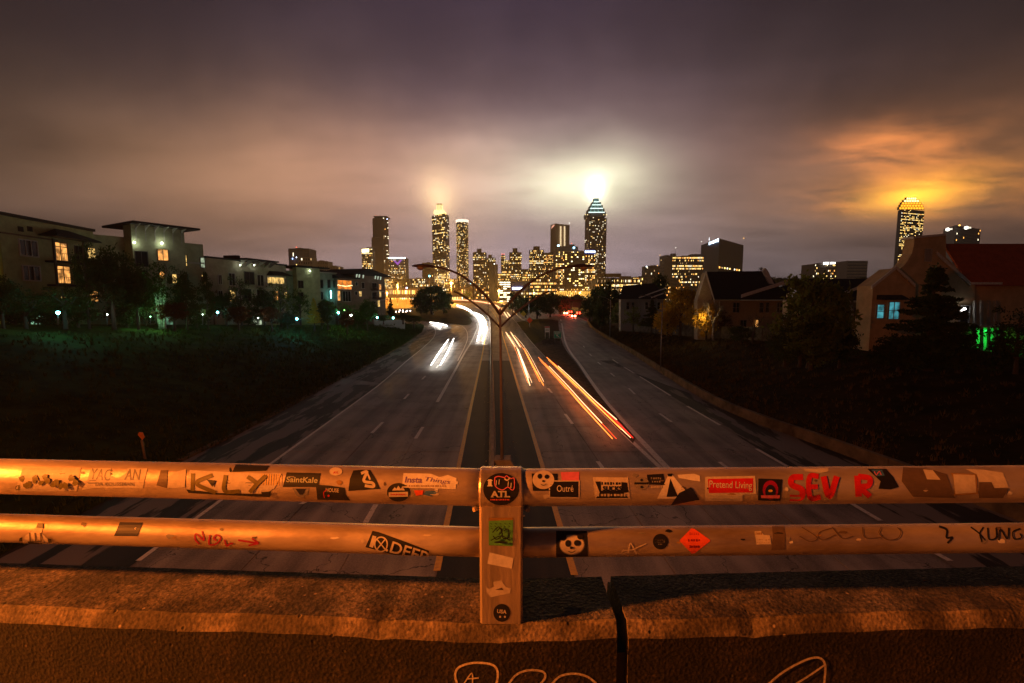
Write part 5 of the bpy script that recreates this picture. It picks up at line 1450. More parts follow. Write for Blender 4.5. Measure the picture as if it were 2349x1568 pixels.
def dot(o, x, y, Y, col, st=6, r=2.2, name='beacon'):
    q = MB(); q.ball(at(x, y, Y), r * Y / 2000, 8, 5); q.build(name, emit('beacon' + str(col) + str(st), col, st), o)


WHI = (1, 0.95, 0.8); RED = (1, 0.12, 0.05); AMB = (1, 0.5, 0.1)
# left group
o, *_ = tower('slatted grey hotel block at the left end of the skyline', 661, 709, 571, 1500, T_grey, 12, 12, 0.02, fill=(0.55, 0.92)); dot(o, 680, 568, 1500, RED, 4)
dot(o, 671, 594, 1490, (0.3, 0.5, 1), 6, 3); dot(o, 680, 591, 1490, (0.7, 0.85, 1), 6, 2.5)
tower('low pale block right of the slatted hotel', 684, 716, 591, 1400, T_cream, 5, 10, 0.12, pal=(2, 6, 2, 3))
tower('wide low cream building behind the turret block', 716, 752, 600, 1450, T_cream, 7, 9, 0.12)
tower('cream building with scaffold on its roof', 752, 780, 612, 1460, T_cream, 6, 8, 0.1)
tower('low tan building behind the gabled blocks', 770, 832, 634, 1300, T_tan, 9, 5, 0.15)
o, *_ = tower('block with a blazing sign at its top beside the dark slab tower', 829, 854, 570, 1500, T_dark, 9, 22, 0.42); q = MB(); pprism(q, [(830, 580), (830, 572), (846, 571), (846, 579)], 1496, 2); q.build('sign', emit('yellow sign', (1.0, 0.85, 0.45), 5), o)
# dark slab tower with shoulder
o, *_ = tower('tall dark brown slab tower with a rounded top at the left of the skyline', 854, 890.5, 498.5, 1900, mat('red brown slab', (0.18, 0.12, 0.11), 0.6, scale=0.02), 10, 40, 0.0, corner=878, right_lit=0.16, fill=(0.7, 0.4), dark=False, pal=(1, 6, 1, 3))
tbox(o, 852.3, 878, 545, 640, 1898, MATS['red brown slab'], 'shoulder'); tbox(o, 857, 887, 496, 499, 1905, T_dark, 'parapet'); dot(o, 888, 503, 1890, (0.6, 0.7, 1), 8, 2)
dot(o, 862, 494.5, 1900, RED, 2, 1.2); mast(o, 873, 489, 498, 1900, r=0.4)
o, *_ = tower('office block with a glowing white blue edge and a purple chevron', 891.5, 930, 592, 1700, T_slate, 16, 26, 0.34, pal=(3, 6, 1, 4)); q = MB(); pprism(q, [(891, 593.5), (891, 591), (930, 591), (930, 593.5)], 1694, 2); q.build('light_strip', emit('white blue strip', (0.65, 0.85, 1.0), 6), o)
q = MB(); pprism(q, [(902, 598), (907, 598), (912, 604), (917, 597), (922, 597), (912, 609)], 1694, 2); q.build('chevron', emit('purple chevron', (0.45, 0.12, 0.75), 0.9), o)
tower('lower lit block in front of the chevron building', 879, 901, 641, 1300, T_slate, 10, 10, 0.55)
tower('low brown office in front of the crowned tower', 938, 975, 640, 1200, T_brn, 12, 9, 0.4)
tower('dark cube block under the left lamp head', 968, 993, 604, 1500, T_dark, 6, 14, 0.03)
tower('low office right of the island tree', 960, 1010, 652, 1100, T_cream, 14, 5, 0.5)
# crowned tower
o, *_ = tower('tall gold crowned office tower with bright lower floors', 990.6, 1030, 490, 1900, T_brn, 13, 46, 0.24, corner=1021, side=60, bands=((0.10, 0.32, 0.88), (0.02, 0.10, 0.2)), pal=(6, 3, 0, 2), fill=(0.55, 0.5))
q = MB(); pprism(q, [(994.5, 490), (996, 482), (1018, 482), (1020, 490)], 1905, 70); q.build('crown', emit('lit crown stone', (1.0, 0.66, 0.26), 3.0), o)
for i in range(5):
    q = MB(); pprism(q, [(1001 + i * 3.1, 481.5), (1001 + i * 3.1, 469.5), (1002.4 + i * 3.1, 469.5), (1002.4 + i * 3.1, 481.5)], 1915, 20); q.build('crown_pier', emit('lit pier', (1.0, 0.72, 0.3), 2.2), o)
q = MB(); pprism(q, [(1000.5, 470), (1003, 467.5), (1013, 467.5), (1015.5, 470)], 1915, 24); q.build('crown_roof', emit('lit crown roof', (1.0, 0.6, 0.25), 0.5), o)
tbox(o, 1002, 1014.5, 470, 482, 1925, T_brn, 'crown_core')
# cylinder hotel
cY = 1850; cx0, cx1 = 1048.5, 1075.5
o = empty('round_tower', at(1062, 690, cY)); tag(o, 'slim cylindrical glass hotel tower with a glowing rim and a mast', 'tower')
cc = at(1062, 683, cY); rr = (cx1 - cx0) / 2 * cY / FPX; zt = at(1062, 511, cY).z; zb_ = 0
q = MB(); q.tube([(cc.x, cc.y, zb_), (cc.x, cc.y, zt)], rr, 32); q.build('facade', T_slate, o)
L = MB(); Dk = MB(); rnd = random.Random(5)
for r_ in range(60):
    for k in range(26):
        a = PI + PI * (k + 0.5) / 26; z0_ = zb_ + (zt - zb_) * (r_ + 0.25) / 60; z1_ = zb_ + (zt - zb_) * (r_ + 0.75) / 60
        pts = [Vector((cc.x + math.cos(a + s) * rr * 1.012, cc.y + math.sin(a + s) * rr * 1.012, z)) for s, z in ((-0.035, z0_), (0.035, z0_), (0.035, z1_), (-0.035, z1_))]
        (L if rnd.random() < 0.24 else Dk).face(pts, 0)
L.m = [rnd.choice((0, 0, 0, 1, 2, 3)) for _ in L.f]
tag(L.build('lit_windows', WM, o), kind='stuff'); tag(Dk.build('dark_windows', M_wdark, o), kind='stuff')
q = MB(); q.tube([(cc.x, cc.y, zt - 1), (cc.x, cc.y, zt + 9)], rr * 1.07, 32); q.build('rim', emit('hotel rim', (1.0, 0.78, 0.60), 2.2), o); mast(o, 1062, 488, 505, cY, r=0.8)
# middle
def residential(label, x0, x1, yt, cx0_, cx1_, yc, Y, lit=0.3, nx=8, ny=22, m=None, **kw):
    o, *_ = tower(label, x0, x1, yt, Y, m or T_brn, nx, ny, lit, name='residential_tower', **kw); tbox(o, cx0_, cx1_, yc, yt, Y + 4, m or T_brn, 'lift_house'); return o


residential('broad brown residential tower right of the cylinder', 1084.6, 1115, 580, 1094, 1104, 571, 1400, 0.24, 11)
residential('shorter brown residential tower behind the cream slab', 1115, 1136.5, 593, 1120, 1128, 585, 1500, 0.22, 8)
o, *_ = tower('blank cream slab lit orange at its foot', 1121, 1142, 606, 1000, T_cream, 3, 20, 0.0, dark=False, corner=1134, side=20); dot(o, 1134, 606, 990, WHI, 6, 2)
q = MB(); pprism(q, [(1140.7, 690), (1140.7, 607), (1142.0, 607), (1142.0, 690)], 985, 4)
q.build('corner_rib', T_tan, o)
o = residential('thin tower with red roof lights', 1149, 1159, 587, 1151, 1157, 584.5, 1500, 0.28, 4); dot(o, 1151.5, 583.5, 1500, RED, 5, 1.6); dot(o, 1156.5, 583.5, 1500, RED, 5, 1.6)
tower('narrow dark block between the thin tower and the brown one', 1158.5, 1168.5, 597, 1520, T_slate, 4, 20, 0.2, name='residential_tower')
residential('square brown residential tower with a raised lift house', 1168, 1196.5, 580, 1176, 1187, 570, 1450, 0.3, 11)
o, *_ = tower('white lit parking building beside the blue billboard', 1145.6, 1171, 646, 900, T_grey, 3, 10, 0.98, fill=(0.86, 0.5), pal=(0, 8, 0, 1), name='parking_building', cat='building')
residential('brown residential tower left of the tan hotel', 1214.7, 1247.5, 574, 1224, 1238, 565.5, 1400, 0.42, 12)
tower('darker residential block with scattered amber windows', 1246, 1275, 581, 1420, T_brn, 11, 24, 0.36, name='residential_tower', pal=(4, 1, 3, 2))
o, *_ = tower('tall tan hotel slab with two lit vertical strips', 1262.7, 1306.7, 513, 1700, T_tan, 1, 1, 0, corner=1274, side=40, dark=False)
for x in (1284.5, 1293.5):
    q = MB()
    for i in range(26):
        yy = 521 + i * 1.75; pprism(q, [(x, yy), (x, yy - 1.25), (x + 3.4, yy - 1.25), (x + 3.4, yy)], 1692 + (x - 1274) * 1.0, 1)
    tag(q.build('lit_strip', emit('strip windows', (1.0, 0.75, 0.42), 1.6), o), kind='stuff')
dot(o, 1306, 512, 1690, WHI, 5, 1.5); q = MB(); pprism(q, [(1264.5, 526), (1266, 519), (1272, 515), (1272, 518)], 1696, 2); q.build('pink_light', emit('pink light', (1, 0.45, 0.3), 1.2), o)
# front office block
fo, zt_, *_ = tower('big office block with a dark glass centre and an orange lit colonnade', 1275, 1366, 577, 1100, T_tan, 22, 22, 0.50, fill=(0.55, 0.5), pal=(5, 3, 3, 2))
tbox(fo, 1295, 1341, 580, 663, 1096, mat('dark brown glass', (0.035, 0.028, 0.026), 0.25), 'glass_centre', 3)
q = MB(); rnd = random.Random(2)
for i in range(46):
    x = 1297 + rnd.randrange(10) * 4.4; y = 584 + rnd.randrange(16) * 5; pprism(q, [(x, y + 2.4), (x, y), (x + 3.2, y), (x + 3.2, y + 2.4)], 1094, 0.5)
for f in range(len(q.f)): q.m[f] = (f // 6) % 2
tag(q.build('lit_windows', WM, fo), kind='stuff')
q = MB()
for x in (1279.5, 1341.5, 1353, 1365.0):
    pprism(q, [(x, 680), (x, 584), (x + 0.9, 584), (x + 0.9, 680)], 1093, 2)
q.build('pier', mat('pale pier', (0.5, 0.3, 0.16), 0.8), fo)
tbox(fo, 1283, 1326, 566, 577, 1110, T_dark, 'plant_room'); tbox(fo, 1305, 1318, 561.5, 566, 1112, T_dark, 'lift_house')
dot(fo, 1281, 564, 1092, (0.5, 0.85, 0.95), 5, 5.0, 'round_sign'); dot(fo, 1316.5, 569, 1092, (0.3, 0.75, 1), 5, 5.0, 'round_sign'); dot(fo, 1311, 559, 1100, RED, 3, 2)
tbox(fo, 1340.5, 1367, 573.5, 583.5, 1090, mat('blue sign board', (0.01, 0.05, 0.30), 0.5), 'sign_board', 2)
q = MB(); pprism(q, [(1342, 580), (1342, 576), (1365.5, 576), (1365.5, 580)], 1087, 1); q.build('sign_light', emit('white blue sign', (0.75, 0.9, 1.0), 5), fo)
q = MB()
for i in range(20):
    x = 1277 + i * 4.4; pprism(q, [(x, 682), (x, 669), (x + 2.4, 669), (x + 2.4, 682)], 1092, 1); q.m[-6:] = [2] * 6
tag(q.build('colonnade_light', [W_yel, W_whi, emit('gold colonnade', (1, 0.5, 0.08), 1.8)], fo), kind='stuff')
# tallest tower with stepped crown
sY = 1800
o, *_ = tower('tallest slate tower with a stepped floodlit crown', 1342, 1392, 497, sY, T_slate, 16, 46, 0.22, corner=1352, side=40, pal=(2, 6, 0, 3))
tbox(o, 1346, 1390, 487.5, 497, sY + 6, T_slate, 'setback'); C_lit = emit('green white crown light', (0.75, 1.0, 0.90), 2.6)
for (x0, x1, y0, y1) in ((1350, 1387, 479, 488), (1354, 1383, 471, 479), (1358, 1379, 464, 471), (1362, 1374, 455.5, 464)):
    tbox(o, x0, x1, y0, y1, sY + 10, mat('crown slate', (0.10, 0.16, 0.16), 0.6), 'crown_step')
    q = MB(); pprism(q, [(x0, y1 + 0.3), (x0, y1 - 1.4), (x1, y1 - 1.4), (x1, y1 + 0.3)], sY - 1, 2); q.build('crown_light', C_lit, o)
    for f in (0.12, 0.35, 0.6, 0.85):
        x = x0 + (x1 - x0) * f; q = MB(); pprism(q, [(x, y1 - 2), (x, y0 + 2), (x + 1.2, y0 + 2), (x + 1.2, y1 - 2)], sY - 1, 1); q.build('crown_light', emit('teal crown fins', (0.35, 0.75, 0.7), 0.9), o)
for x in (1343, 1348, 1385, 1391):
    dot(o, x, 493, sY - 4, (1, 0.75, 0.3), 2.5, 2.0, 'crown_lamp')
# pyramid bulb on top
q = MB(); q.tube([at(1367.5, 456, sY + 20), at(1367.5, 440, sY + 20)], [1.5, 0.5], 6); q.build('spire', emit('spire light', (1, 1, 0.8), 3), o)
# right group
o, *_ = tower('long low parking decks right of the tallest tower', 1370, 1470, 640, 1000, T_grey, 34, 4, 0.5, name='parking_building', cat='building', ybase=690, pal=(5, 3, 1, 3)); tbox(o, 1372, 1425, 628, 636, 1010, T_brn, 'upper_deck', 20); tbox(o, 1425, 1448, 634, 640, 1010, T_brn, 'upper_deck', 20)
tower('low brick office beside the parking decks', 1452, 1484, 636, 1100, mat('brick office', (0.16, 0.06, 0.045), 0.8), 9, 5, 0.4, name='office_building', cat='building')
o, *_ = tower('small office block with blue white corner lights', 1480, 1513, 611, 1300, T_dark, 8, 10, 0.22); dot(o, 1483, 612, 1290, (0.8, 0.9, 1), 6, 2.5); dot(o, 1508, 610, 1290, AMB, 4, 1.6)
o, *_ = tower('grey concrete block with a mast and a dim roof light', 1513, 1550, 585, 1400, T_grey, 10, 14, 0.10, corner=1530, side=60); mast(o, 1549, 570, 585, 1400, r=0.6); dot(o, 1550, 569, 1400, WHI, 5, 1.6); tbox(o, 1541, 1551, 582, 588, 1396, T_grey, 'plant_room'); dot(o, 1514, 586, 1395, AMB, 4, 1.3)
o, *_ = tower('wide lit office building left of the blue black block', 1543, 1614, 589, 1300, T_brn, 26, 14, 0.35, bands=((0.93, 1.0, 0.95), (0.36, 0.44, 0.9)), pal=(6, 3, 2, 2)); tbox(o, 1587, 1608, 583.5, 589, 1310, T_dark, 'plant_room')
o, *_ = tower('blue black glass block with a white rooftop sign', 1609, 1706.6, 547.5, 1250, T_blue, 14, 16, 0.10, corner=1650, side=160, dark=False, right_lit=0.0, pal=(2, 4, 3, 2), bands=((0.30, 0.34, 0.8), (0.42, 0.46, 0.8), (0.5, 0.54, 0.8)))
mast(o, 1627, 545, 552, 1250, emit('white mast', (0.9, 0.95, 1), 2), 1.2); dot(o, 1609, 556 - 1, 1395, WHI, 4, 1.4); dot(o, 1706, 547, 1395, AMB, 4, 1.8)
q = MB(); pA, pB = at(1628, 552, 1330), at(1650, 550, 1246)
pA.z = pB.z = at(1650, 553, 1246).z
rgt = (pB - pA).normalized(); wdt = (pB - pA).length; 
for i in range(9):
    c_ = pA.lerp(pB, (i + 0.5) / 9) + Vector((-3, -3, 2)); hh = (4.2, 3.0, 3.4, 3.0, 4.4, 3.2, 3.4, 3.6, 4.6)[i]; ww = wdt / 20
    q.hexa([c_ + rgt * -ww + Vector((0, 0, -hh)), c_ + rgt * ww + Vector((0, 0, -hh)), c_ + rgt * ww + Vector((0, 1, -hh)), c_ + rgt * -ww + Vector((0, 1, -hh)), c_ + rgt * -ww + Vector((0, 0, hh)), c_ + rgt * ww + Vector((0, 0, hh)), c_ + rgt * ww + Vector((0, 1, hh)), c_ + rgt * -ww + Vector((0, 1, hh))])
q.build('sign', emit('white blue letters', (0.7, 0.88, 1.0), 5), o)
o, *_ = tower('far office block with two white signs behind the broad tree', 1866, 1920, 606, 1500, T_brn, 13, 12, 0.3)
q = MB(); pprism(q, [(1889, 608), (1889, 602), (1902, 601.5), (1902, 607)], 1494, 1); pprism(q, [(1905, 607), (1905, 601.5), (1917, 602), (1917, 606)], 1494, 1); q.build('sign', emit('white signs', (1, 0.97, 0.9), 3), o)
tower('pale banded block on the right horizon', 1944, 1991, 599, 1700, T_cream, 1, 14, 0.0, fill=(0.96, 0.4))
# gold crowned tower
gY = 1350
o, *_ = tower('black office tower with a blazing golden domed crown', 2060, 2121, 480, gY, mat('black gold glass', (0.04, 0.03, 0.02), 0.7, spec=0.1), 16, 50, 0.5, corner=2068, side=30, bands=((0.0, 0.5, 0.68),), pal=(8, 2, 1, 1), z_base=0)
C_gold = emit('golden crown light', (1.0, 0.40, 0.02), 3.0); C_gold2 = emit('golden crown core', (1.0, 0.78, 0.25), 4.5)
tiers = [(2063, 2120, 475, 481), (2066, 2118, 469.5, 475), (2069, 2114, 464, 469.5), (2074, 2109, 458.5, 464), (2080, 2103, 453, 458.5)]
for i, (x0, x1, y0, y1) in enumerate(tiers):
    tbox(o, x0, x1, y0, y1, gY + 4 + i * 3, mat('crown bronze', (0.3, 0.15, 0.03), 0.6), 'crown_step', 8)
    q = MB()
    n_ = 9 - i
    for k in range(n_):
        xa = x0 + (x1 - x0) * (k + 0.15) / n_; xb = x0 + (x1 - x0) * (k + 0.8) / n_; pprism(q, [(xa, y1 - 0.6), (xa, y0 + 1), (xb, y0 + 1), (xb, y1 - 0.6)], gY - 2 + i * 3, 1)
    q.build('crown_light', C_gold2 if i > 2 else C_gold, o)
# twin faced offices behind the red roof
o, *_ = tower('grey office block with round white roof signs behind the ochre house', 2165, 2251, 517, 1000, T_grey, 22, 20, 0.05, corner=2192, side=60, pal=(1, 5, 3, 4), z_base=0)
dot(o, 2174, 527, 985, WHI, 5, 7, 'round_sign'); dot(o, 2216.5, 523, 985, WHI, 5, 7, 'round_sign'); q = MB(); pprism(q, [(2179, 528), (2179, 524.5), (2185, 524), (2185, 527.5)], 985, 1); pprism(q, [(2221.5, 524.5), (2221.5, 521), (2228, 521), (2228, 524.5)], 985, 1); q.build('sign', emit('dim white sign', (1, 0.9, 0.7), 1.5), o); dot(o, 2201, 517.5, 985, AMB, 5, 3)
# low infill along the horizon and the orange lit parking deck
infill = [('narrow lit mid rise between the brown towers and the billboard', 1136, 1150, 628, 1250, 5, 9, 0.5, T_brn), ('amber lit mid rise behind the white parking building', 1150, 1172, 622, 1350, 7, 10, 0.45, T_tan), ('lit mid rise left of the square brown tower foot', 1196, 1216, 618, 1300, 6, 11, 0.5, T_brn),
          ('golden lit podium under the residential towers', 1212, 1278, 640, 1050, 22, 6, 0.6, T_tan), ('low golden frontage between the brown towers and the cylinder', 1076, 1122, 662, 850, 14, 4, 0.6, T_brn),('low orange lit parking deck left of the island tree', 881, 953, 662, 620, 14, 2, 0.85, T_tan), ('low brown hall behind the viaduct lamps', 1030, 1085, 660, 700, 8, 2, 0.4, T_tan),
          ('dim low block between the round tower and the brown towers', 1068, 1086, 652, 1000, 5, 5, 0.5, T_grey), ('small brick block left of the cylinder foot', 1020, 1050, 640, 1250, 8, 6, 0.3, T_brn),
          ('low lit frontage below the residential towers', 1196, 1240, 655, 900, 12, 4, 0.55, T_brn), ('low warm frontage right of the front office', 1366, 1400, 652, 950, 10, 5, 0.6, T_tan),
          ('low block below the wide lit offices', 1500, 1560, 640, 1100, 16, 5, 0.45, T_brn), ('low tan block behind the left gabled roofs', 905, 940, 640, 1150, 9, 6, 0.35, T_brn)]
for (lab, x0, x1, yt, Y, nx_, ny_, lt, m) in infill:
    tower(lab, x0, x1, yt, Y, m, nx_, ny_, lt, name='low_building', cat='building', ybase=690, pal=(4, 1, 5, 2))
# blue billboard
t = empty('billboard', at(1192, 690, 700)); tag(t, 'dark blue billboard with a glowing white line of text', 'billboard')
q = MB(); pprism(q, [(1171.5, 668), (1171.5, 645), (1213, 645), (1213, 668)], 700, 3); q.build('panel', mat('deep blue board', (0.01, 0.03, 0.18), 0.4), t)
q = MB(); pprism(q, [(1171, 646), (1171, 644), (1213.5, 644), (1213.5, 646)], 699, 4); q.build('top_rail', T_grey, t)
q = MB(); pprism(q, [(1175, 664.5), (1175, 659.5), (1199, 659.5), (1199, 664.5)], 698, 1); q.build('text_light', emit('white blue text', (0.75, 0.88, 1), 4), t)
for x in (1178, 1206):
    q = MB(); q.tube([at(x, 700, 702), at(x, 668, 702)], 0.8, 6); q.build('post', M_dark, t)

# viaduct
t = empty('viaduct', at(1000, 700, 440)); tag(t, 'low orange lit viaduct crossing behind the grass island', 'bridge')
va = [at(1150, 700, 350), at(1128, 694, 390), at(1095, 690, 425), at(1040, 687.5, 445), at(960, 687, 450), at(870, 687, 450)]
vp = smooth_path(va, 24); q = MB()
for a, b_ in zip(vp, vp[1:]):
    q.hexa([a + Vector((0, 0, -1.6)), b_ + Vector((0, 0, -1.6)), b_ + Vector((3, 14, -1.6)), a + Vector((3, 14, -1.6)), a, b_, b_ + Vector((3, 14, 0)), a + Vector((3, 14, 0))])
q.build('deck', mat('viaduct concrete', (0.40, 0.28, 0.18), 0.85, scale=0.2), t)
for i in range(2, 24, 4):
    p = vp[i]; q = MB(); q.hexa([Vector((p.x - 1, p.y + 1, -0.6)), Vector((p.x + 1, p.y + 1, -0.6)), Vector((p.x + 1, p.y + 8, -0.6)), Vector((p.x - 1, p.y + 8, -0.6)), Vector((p.x - 1, p.y + 1, p.z - 1.6)), Vector((p.x + 1, p.y + 1, p.z - 1.6)), Vector((p.x + 1, p.y + 8, p.z - 1.6)), Vector((p.x - 1, p.y + 8, p.z - 1.6))]); q.build('pier', M_conc, t)
q = MB()
for a, b_ in zip(vp, vp[1:]):
    q.face([a + Vector((0, 1, -1.6)), b_ + Vector((0, 1, -1.6)), Vector((b_.x, b_.y + 1, -0.6)), Vector((a.x, a.y + 1, -0.6))])
q.build('side_wall', MATS['viaduct concrete'], t)


def city_lamp(px, py, yb, Y, label, col, power, st=40, r=1.1):
    p = at(px, py, Y); b = at(px, yb, Y); t = empty('street_lamp', b); tag(t, label, 'street lamp', 'lit street lamps in the city')
    q = MB(); q.tube([b, p], 0.18 * Y / 400, 6); q.build('pole', M_pole, t)
    q = MB(); q.ball(p, r, 10, 6); q.build('lamp', emit('lamp' + str(col) + str(st), col, st), t)
    q = MB(); q.tube([p + Vector((0, 0, r)), p + Vector((0, 0, r * 1.3))], [r * 0.9, r * 0.2], 8); q.build('cap', M_dark, t)
    if power:
        l = bpy.data.lights.new('light', 'POINT'); l.color = col; l.energy = power; l.shadow_soft_size = 1.0
        lo = bpy.data.objects.new('glow_light', l); link(lo, t); lo.location = (p - b) + Vector((0, -r * 1.6, 0))


SOD = (1.0, 0.42, 0.06)
city_lamp(1035, 650, 690, 520, 'bright orange street lamp right of the island tree', SOD, 420000, 12, 1.6)
city_lamp(1144.5, 668, 694, 560, 'bright orange street lamp at the foot of the cream slab', SOD, 420000, 12, 1.7)
city_lamp(985, 634, 690, 520, 'teal street lamp above the island tree', (0.2, 0.9, 0.9), 0, 5, 1.1)
city_lamp(1081, 650, 690, 520, 'pale cyan street lamp left of the brown towers', (0.3, 0.9, 1.0), 0, 5, 1.1)
city_lamp(933, 661, 700, 430, 'blue white lamp beside the orange parking deck', (0.4, 0.5, 1.0), 0, 6, 0.8)
city_lamp(912, 655, 700, 430, 'orange lamp over the parking deck', SOD, 280000, 5, 0.6)
city_lamp(888, 672, 700, 400, 'small orange lamp at the left end of the parking deck', SOD, 130000, 5, 0.6)
city_lamp(1330, 672, 690, 620, 'golden street lamp in front of the office colonnade', SOD, 280000, 6, 1.0)
city_lamp(1225, 672, 694, 560, 'greenish golden lamp among the trees right of the billboard', (0.8, 0.9, 0.2), 20000, 3, 1.0)
# cars with headlights waiting behind the bushes
for i, (px, py) in enumerate(((912, 716), (921, 713), (928, 716), (938, 714))):
    b = at(px, py + 3, 200); t = empty('car', b); tag(t, 'oncoming car with pale headlights behind the cypress, number ' + 'one two three four'.split()[i] + ' from the left', 'car', 'cars behind the bushes')
    q = MB(); q.prism([b + Vector((x, 0, z)) for x, z in ((-0.9, 0.2), (0.9, 0.2), (0.92, 0.85), (0.68, 1.4), (-0.68, 1.4), (-0.92, 0.85))], (0, 4.2, 0)); q.build('body', M_dark, t)
    for s in (-1, 1):
        q = MB(); q.ball(b + Vector((s * 0.65, -0.1, 0.65)), 0.26, 8, 5); q.build('headlight', emit('pale headlight', (1.0, 0.75, 0.6), 9), t)

# ---------------------------------------------------------------- the bridge we stand on
ZW = H - 0.908                    # top of the parapet


def KY(x, y0, l=0.052, r=0.040):
    """bridge edge line bends slightly at the post"""
    return y0 + (abs(x + 0.03) * l if x < -0.03 else (x + 0.03) * r)


def parapet(x0, x1, name, label):
    t = empty(name, (x0, 1.3, H - 1.62)); tag(t, label, 'parapet')
    q = MB(); xs = [x0]
    x = x0
    while x < x1 - 1e-6:
        x = min(x1, x + 0.045)
        if xs[-1] < -0.03 < x: xs.append(-0.03)
        xs.append(x)
    prof = [(1.171, H - 1.62), (1.171, ZW - 0.040), (1.173, ZW - 0.034), (1.188, ZW - 0.004), (1.194, ZW), (1.25, ZW + 0.001), (1.32, ZW), (1.400, ZW - 0.002), (1.406, ZW - 0.010), (1.408, ZW - 0.05), (1.45, ZW - 0.055), (1.455, ZW - 0.075), (1.455, H - 2.9), (1.171, H - 2.9)]
    rows = []
    rn = random.Random(4)
    for x in xs:
        wob = 0.0022 * math.sin(x * 7.3) + 0.0016 * math.sin(x * 23.1 + 1) + rn.uniform(-0.0012, 0.0012); chip = 0.004 if rn.random() < 0.05 else 0.0
        rows.append([Vector((x, KY(x, y + (chip if 1 < k_ < 4 else 0)) + (rn.uniform(-0.0005, 0.0005) if 1 < k_ < 8 else 0.0), z + (wob - chip if 0 < k_ < 5 else 0) + rn.uniform(-0.0006, 0.0006))) for k_, (y, z) in enumerate(prof)])
    for a, b_ in zip(rows, rows[1:]):
        for k in range(len(prof)):
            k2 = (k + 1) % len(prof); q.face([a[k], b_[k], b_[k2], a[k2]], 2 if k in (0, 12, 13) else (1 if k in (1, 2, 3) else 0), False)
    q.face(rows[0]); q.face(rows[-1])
    q.build('wall', [M_parapet, M_arris, M_face_shade], t)
    return t


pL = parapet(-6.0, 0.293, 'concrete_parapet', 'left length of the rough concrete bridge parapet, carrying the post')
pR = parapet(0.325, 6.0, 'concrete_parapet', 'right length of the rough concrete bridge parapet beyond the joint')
q = MB(); q.box((0.309, 1.32, ZW - 0.9), (0.03, 0.22, 1.6)); tag(q.build('joint_filler', M_ink, pL))
q = MB(); q.face([(-8, 1.25, H - 1.61), (8, 1.25, H - 1.61), (8, -2.2, H - 1.61), (-8, -2.2, H - 1.61)]); q.build('sidewalk', mat('sidewalk concrete', (0.25, 0.23, 0.2), 0.9), kind='structure')
q = MB(); q.hexa([(-30, -14, H - 2.9), (30, -14, H - 2.9), (30, 1.1, H - 2.9), (-30, 1.1, H - 2.9), (-30, -14, H - 1.75), (30, -14, H - 1.75), (30, 1.1, H - 1.75), (-30, 1.1, H - 1.75)]); q.build('bridge_deck', M_far, kind='structure')

rail_t = empty('bridge_railing', (-0.03, 1.25, ZW)); tag(rail_t, 'galvanised two-pipe bridge railing covered with stickers, with one broad post', 'railing')
zT = H - 0.5376; zL = H - 0.7015
RT, RL_ = 0.0515, 0.0405


def axis(seg, z):
    if seg == 'L': return Vector((-6, KY(-6, 1.25, 0.055, 0.02), z)), Vector((-0.03, 1.25, z))
    return Vector((-0.03, 1.25, z)), Vector((6, KY(6, 1.25, 0.055, 0.018), z))


RAILS = {}
for nm, z, r in (('top_rail', zT, RT), ('bottom_rail', zL, RL_)):
    for seg in 'LR':
        a, b_ = axis(seg, z); q = MB(); q.tube([a.lerp(b_, i / 60) for i in range(61)], r, 40); RAILS[(nm, seg)] = q.build(nm, M_galv, rail_t)
# post: web plate and rounded head
q = MB(); PX0, PX1 = -0.0895, 0.0295; PY = 1.192
prof = [(PX0, PY + 0.006), (PX0 + 0.006, PY), (PX1 - 0.006, PY), (PX1, PY + 0.006), (PX1, 1.33), (PX0, 1.33)]
zt0, zb0 = zT - 0.03, ZW
n = len(prof)
lo = [Vector((x, y, zb0)) for x, y in prof]; hi = [Vector((x, y, zt0)) for x, y in prof]
q.prism(lo, (0, 0, zt0 - zb0))
HR = 0.0655
hs = []
for k in range(29):
    a = 2 * PI * k / 28; hs.append((1.2535 + HR * 0.95 * -math.cos(a), zT - 0.004 + HR * 0.93 * math.sin(a)))
for (xa, xb, s0, s1) in ((PX0 - 0.001, PX0 + 0.004, 0.955, 1.0), (PX0 + 0.004, PX1 - 0.004, 1.0, 1.0), (PX1 - 0.004, PX1 + 0.001, 1.0, 0.955)):
    for (y0, z0), (y1, z1) in zip(hs, hs[1:]):
        def sc(y, z, s): return 1.2535 + (y - 1.2535) * s, zT - 0.004 + (z - zT + 0.004) * s
        A_, B_, C_, D_ = sc(y0, z0, s0), sc(y1, z1, s0), sc(y1, z1, s1), sc(y0, z0, s1)
        q.face([(xa, *A_), (xa, *B_), (xb, *C_), (xb, *D_)], 0, True)
for xa in (PX0 - 0.001, PX1 + 0.001):
    q.face([(xa, 1.2535 + (y - 1.2535) * 0.955, zT - 0.004 + (z - zT + 0.004) * 0.955) for y, z in hs[:-1]])
post = q.build('post', M_post, rail_t)
for sx in (-1, 1):
    q = MB(); q.tube([(-0.03 + sx * 0.0665, 1.215, zT - 0.045), (-0.03 + sx * 0.076, 1.207, zT - 0.045)], 0.007, 8); q.build('set_screw', M_post, rail_t)


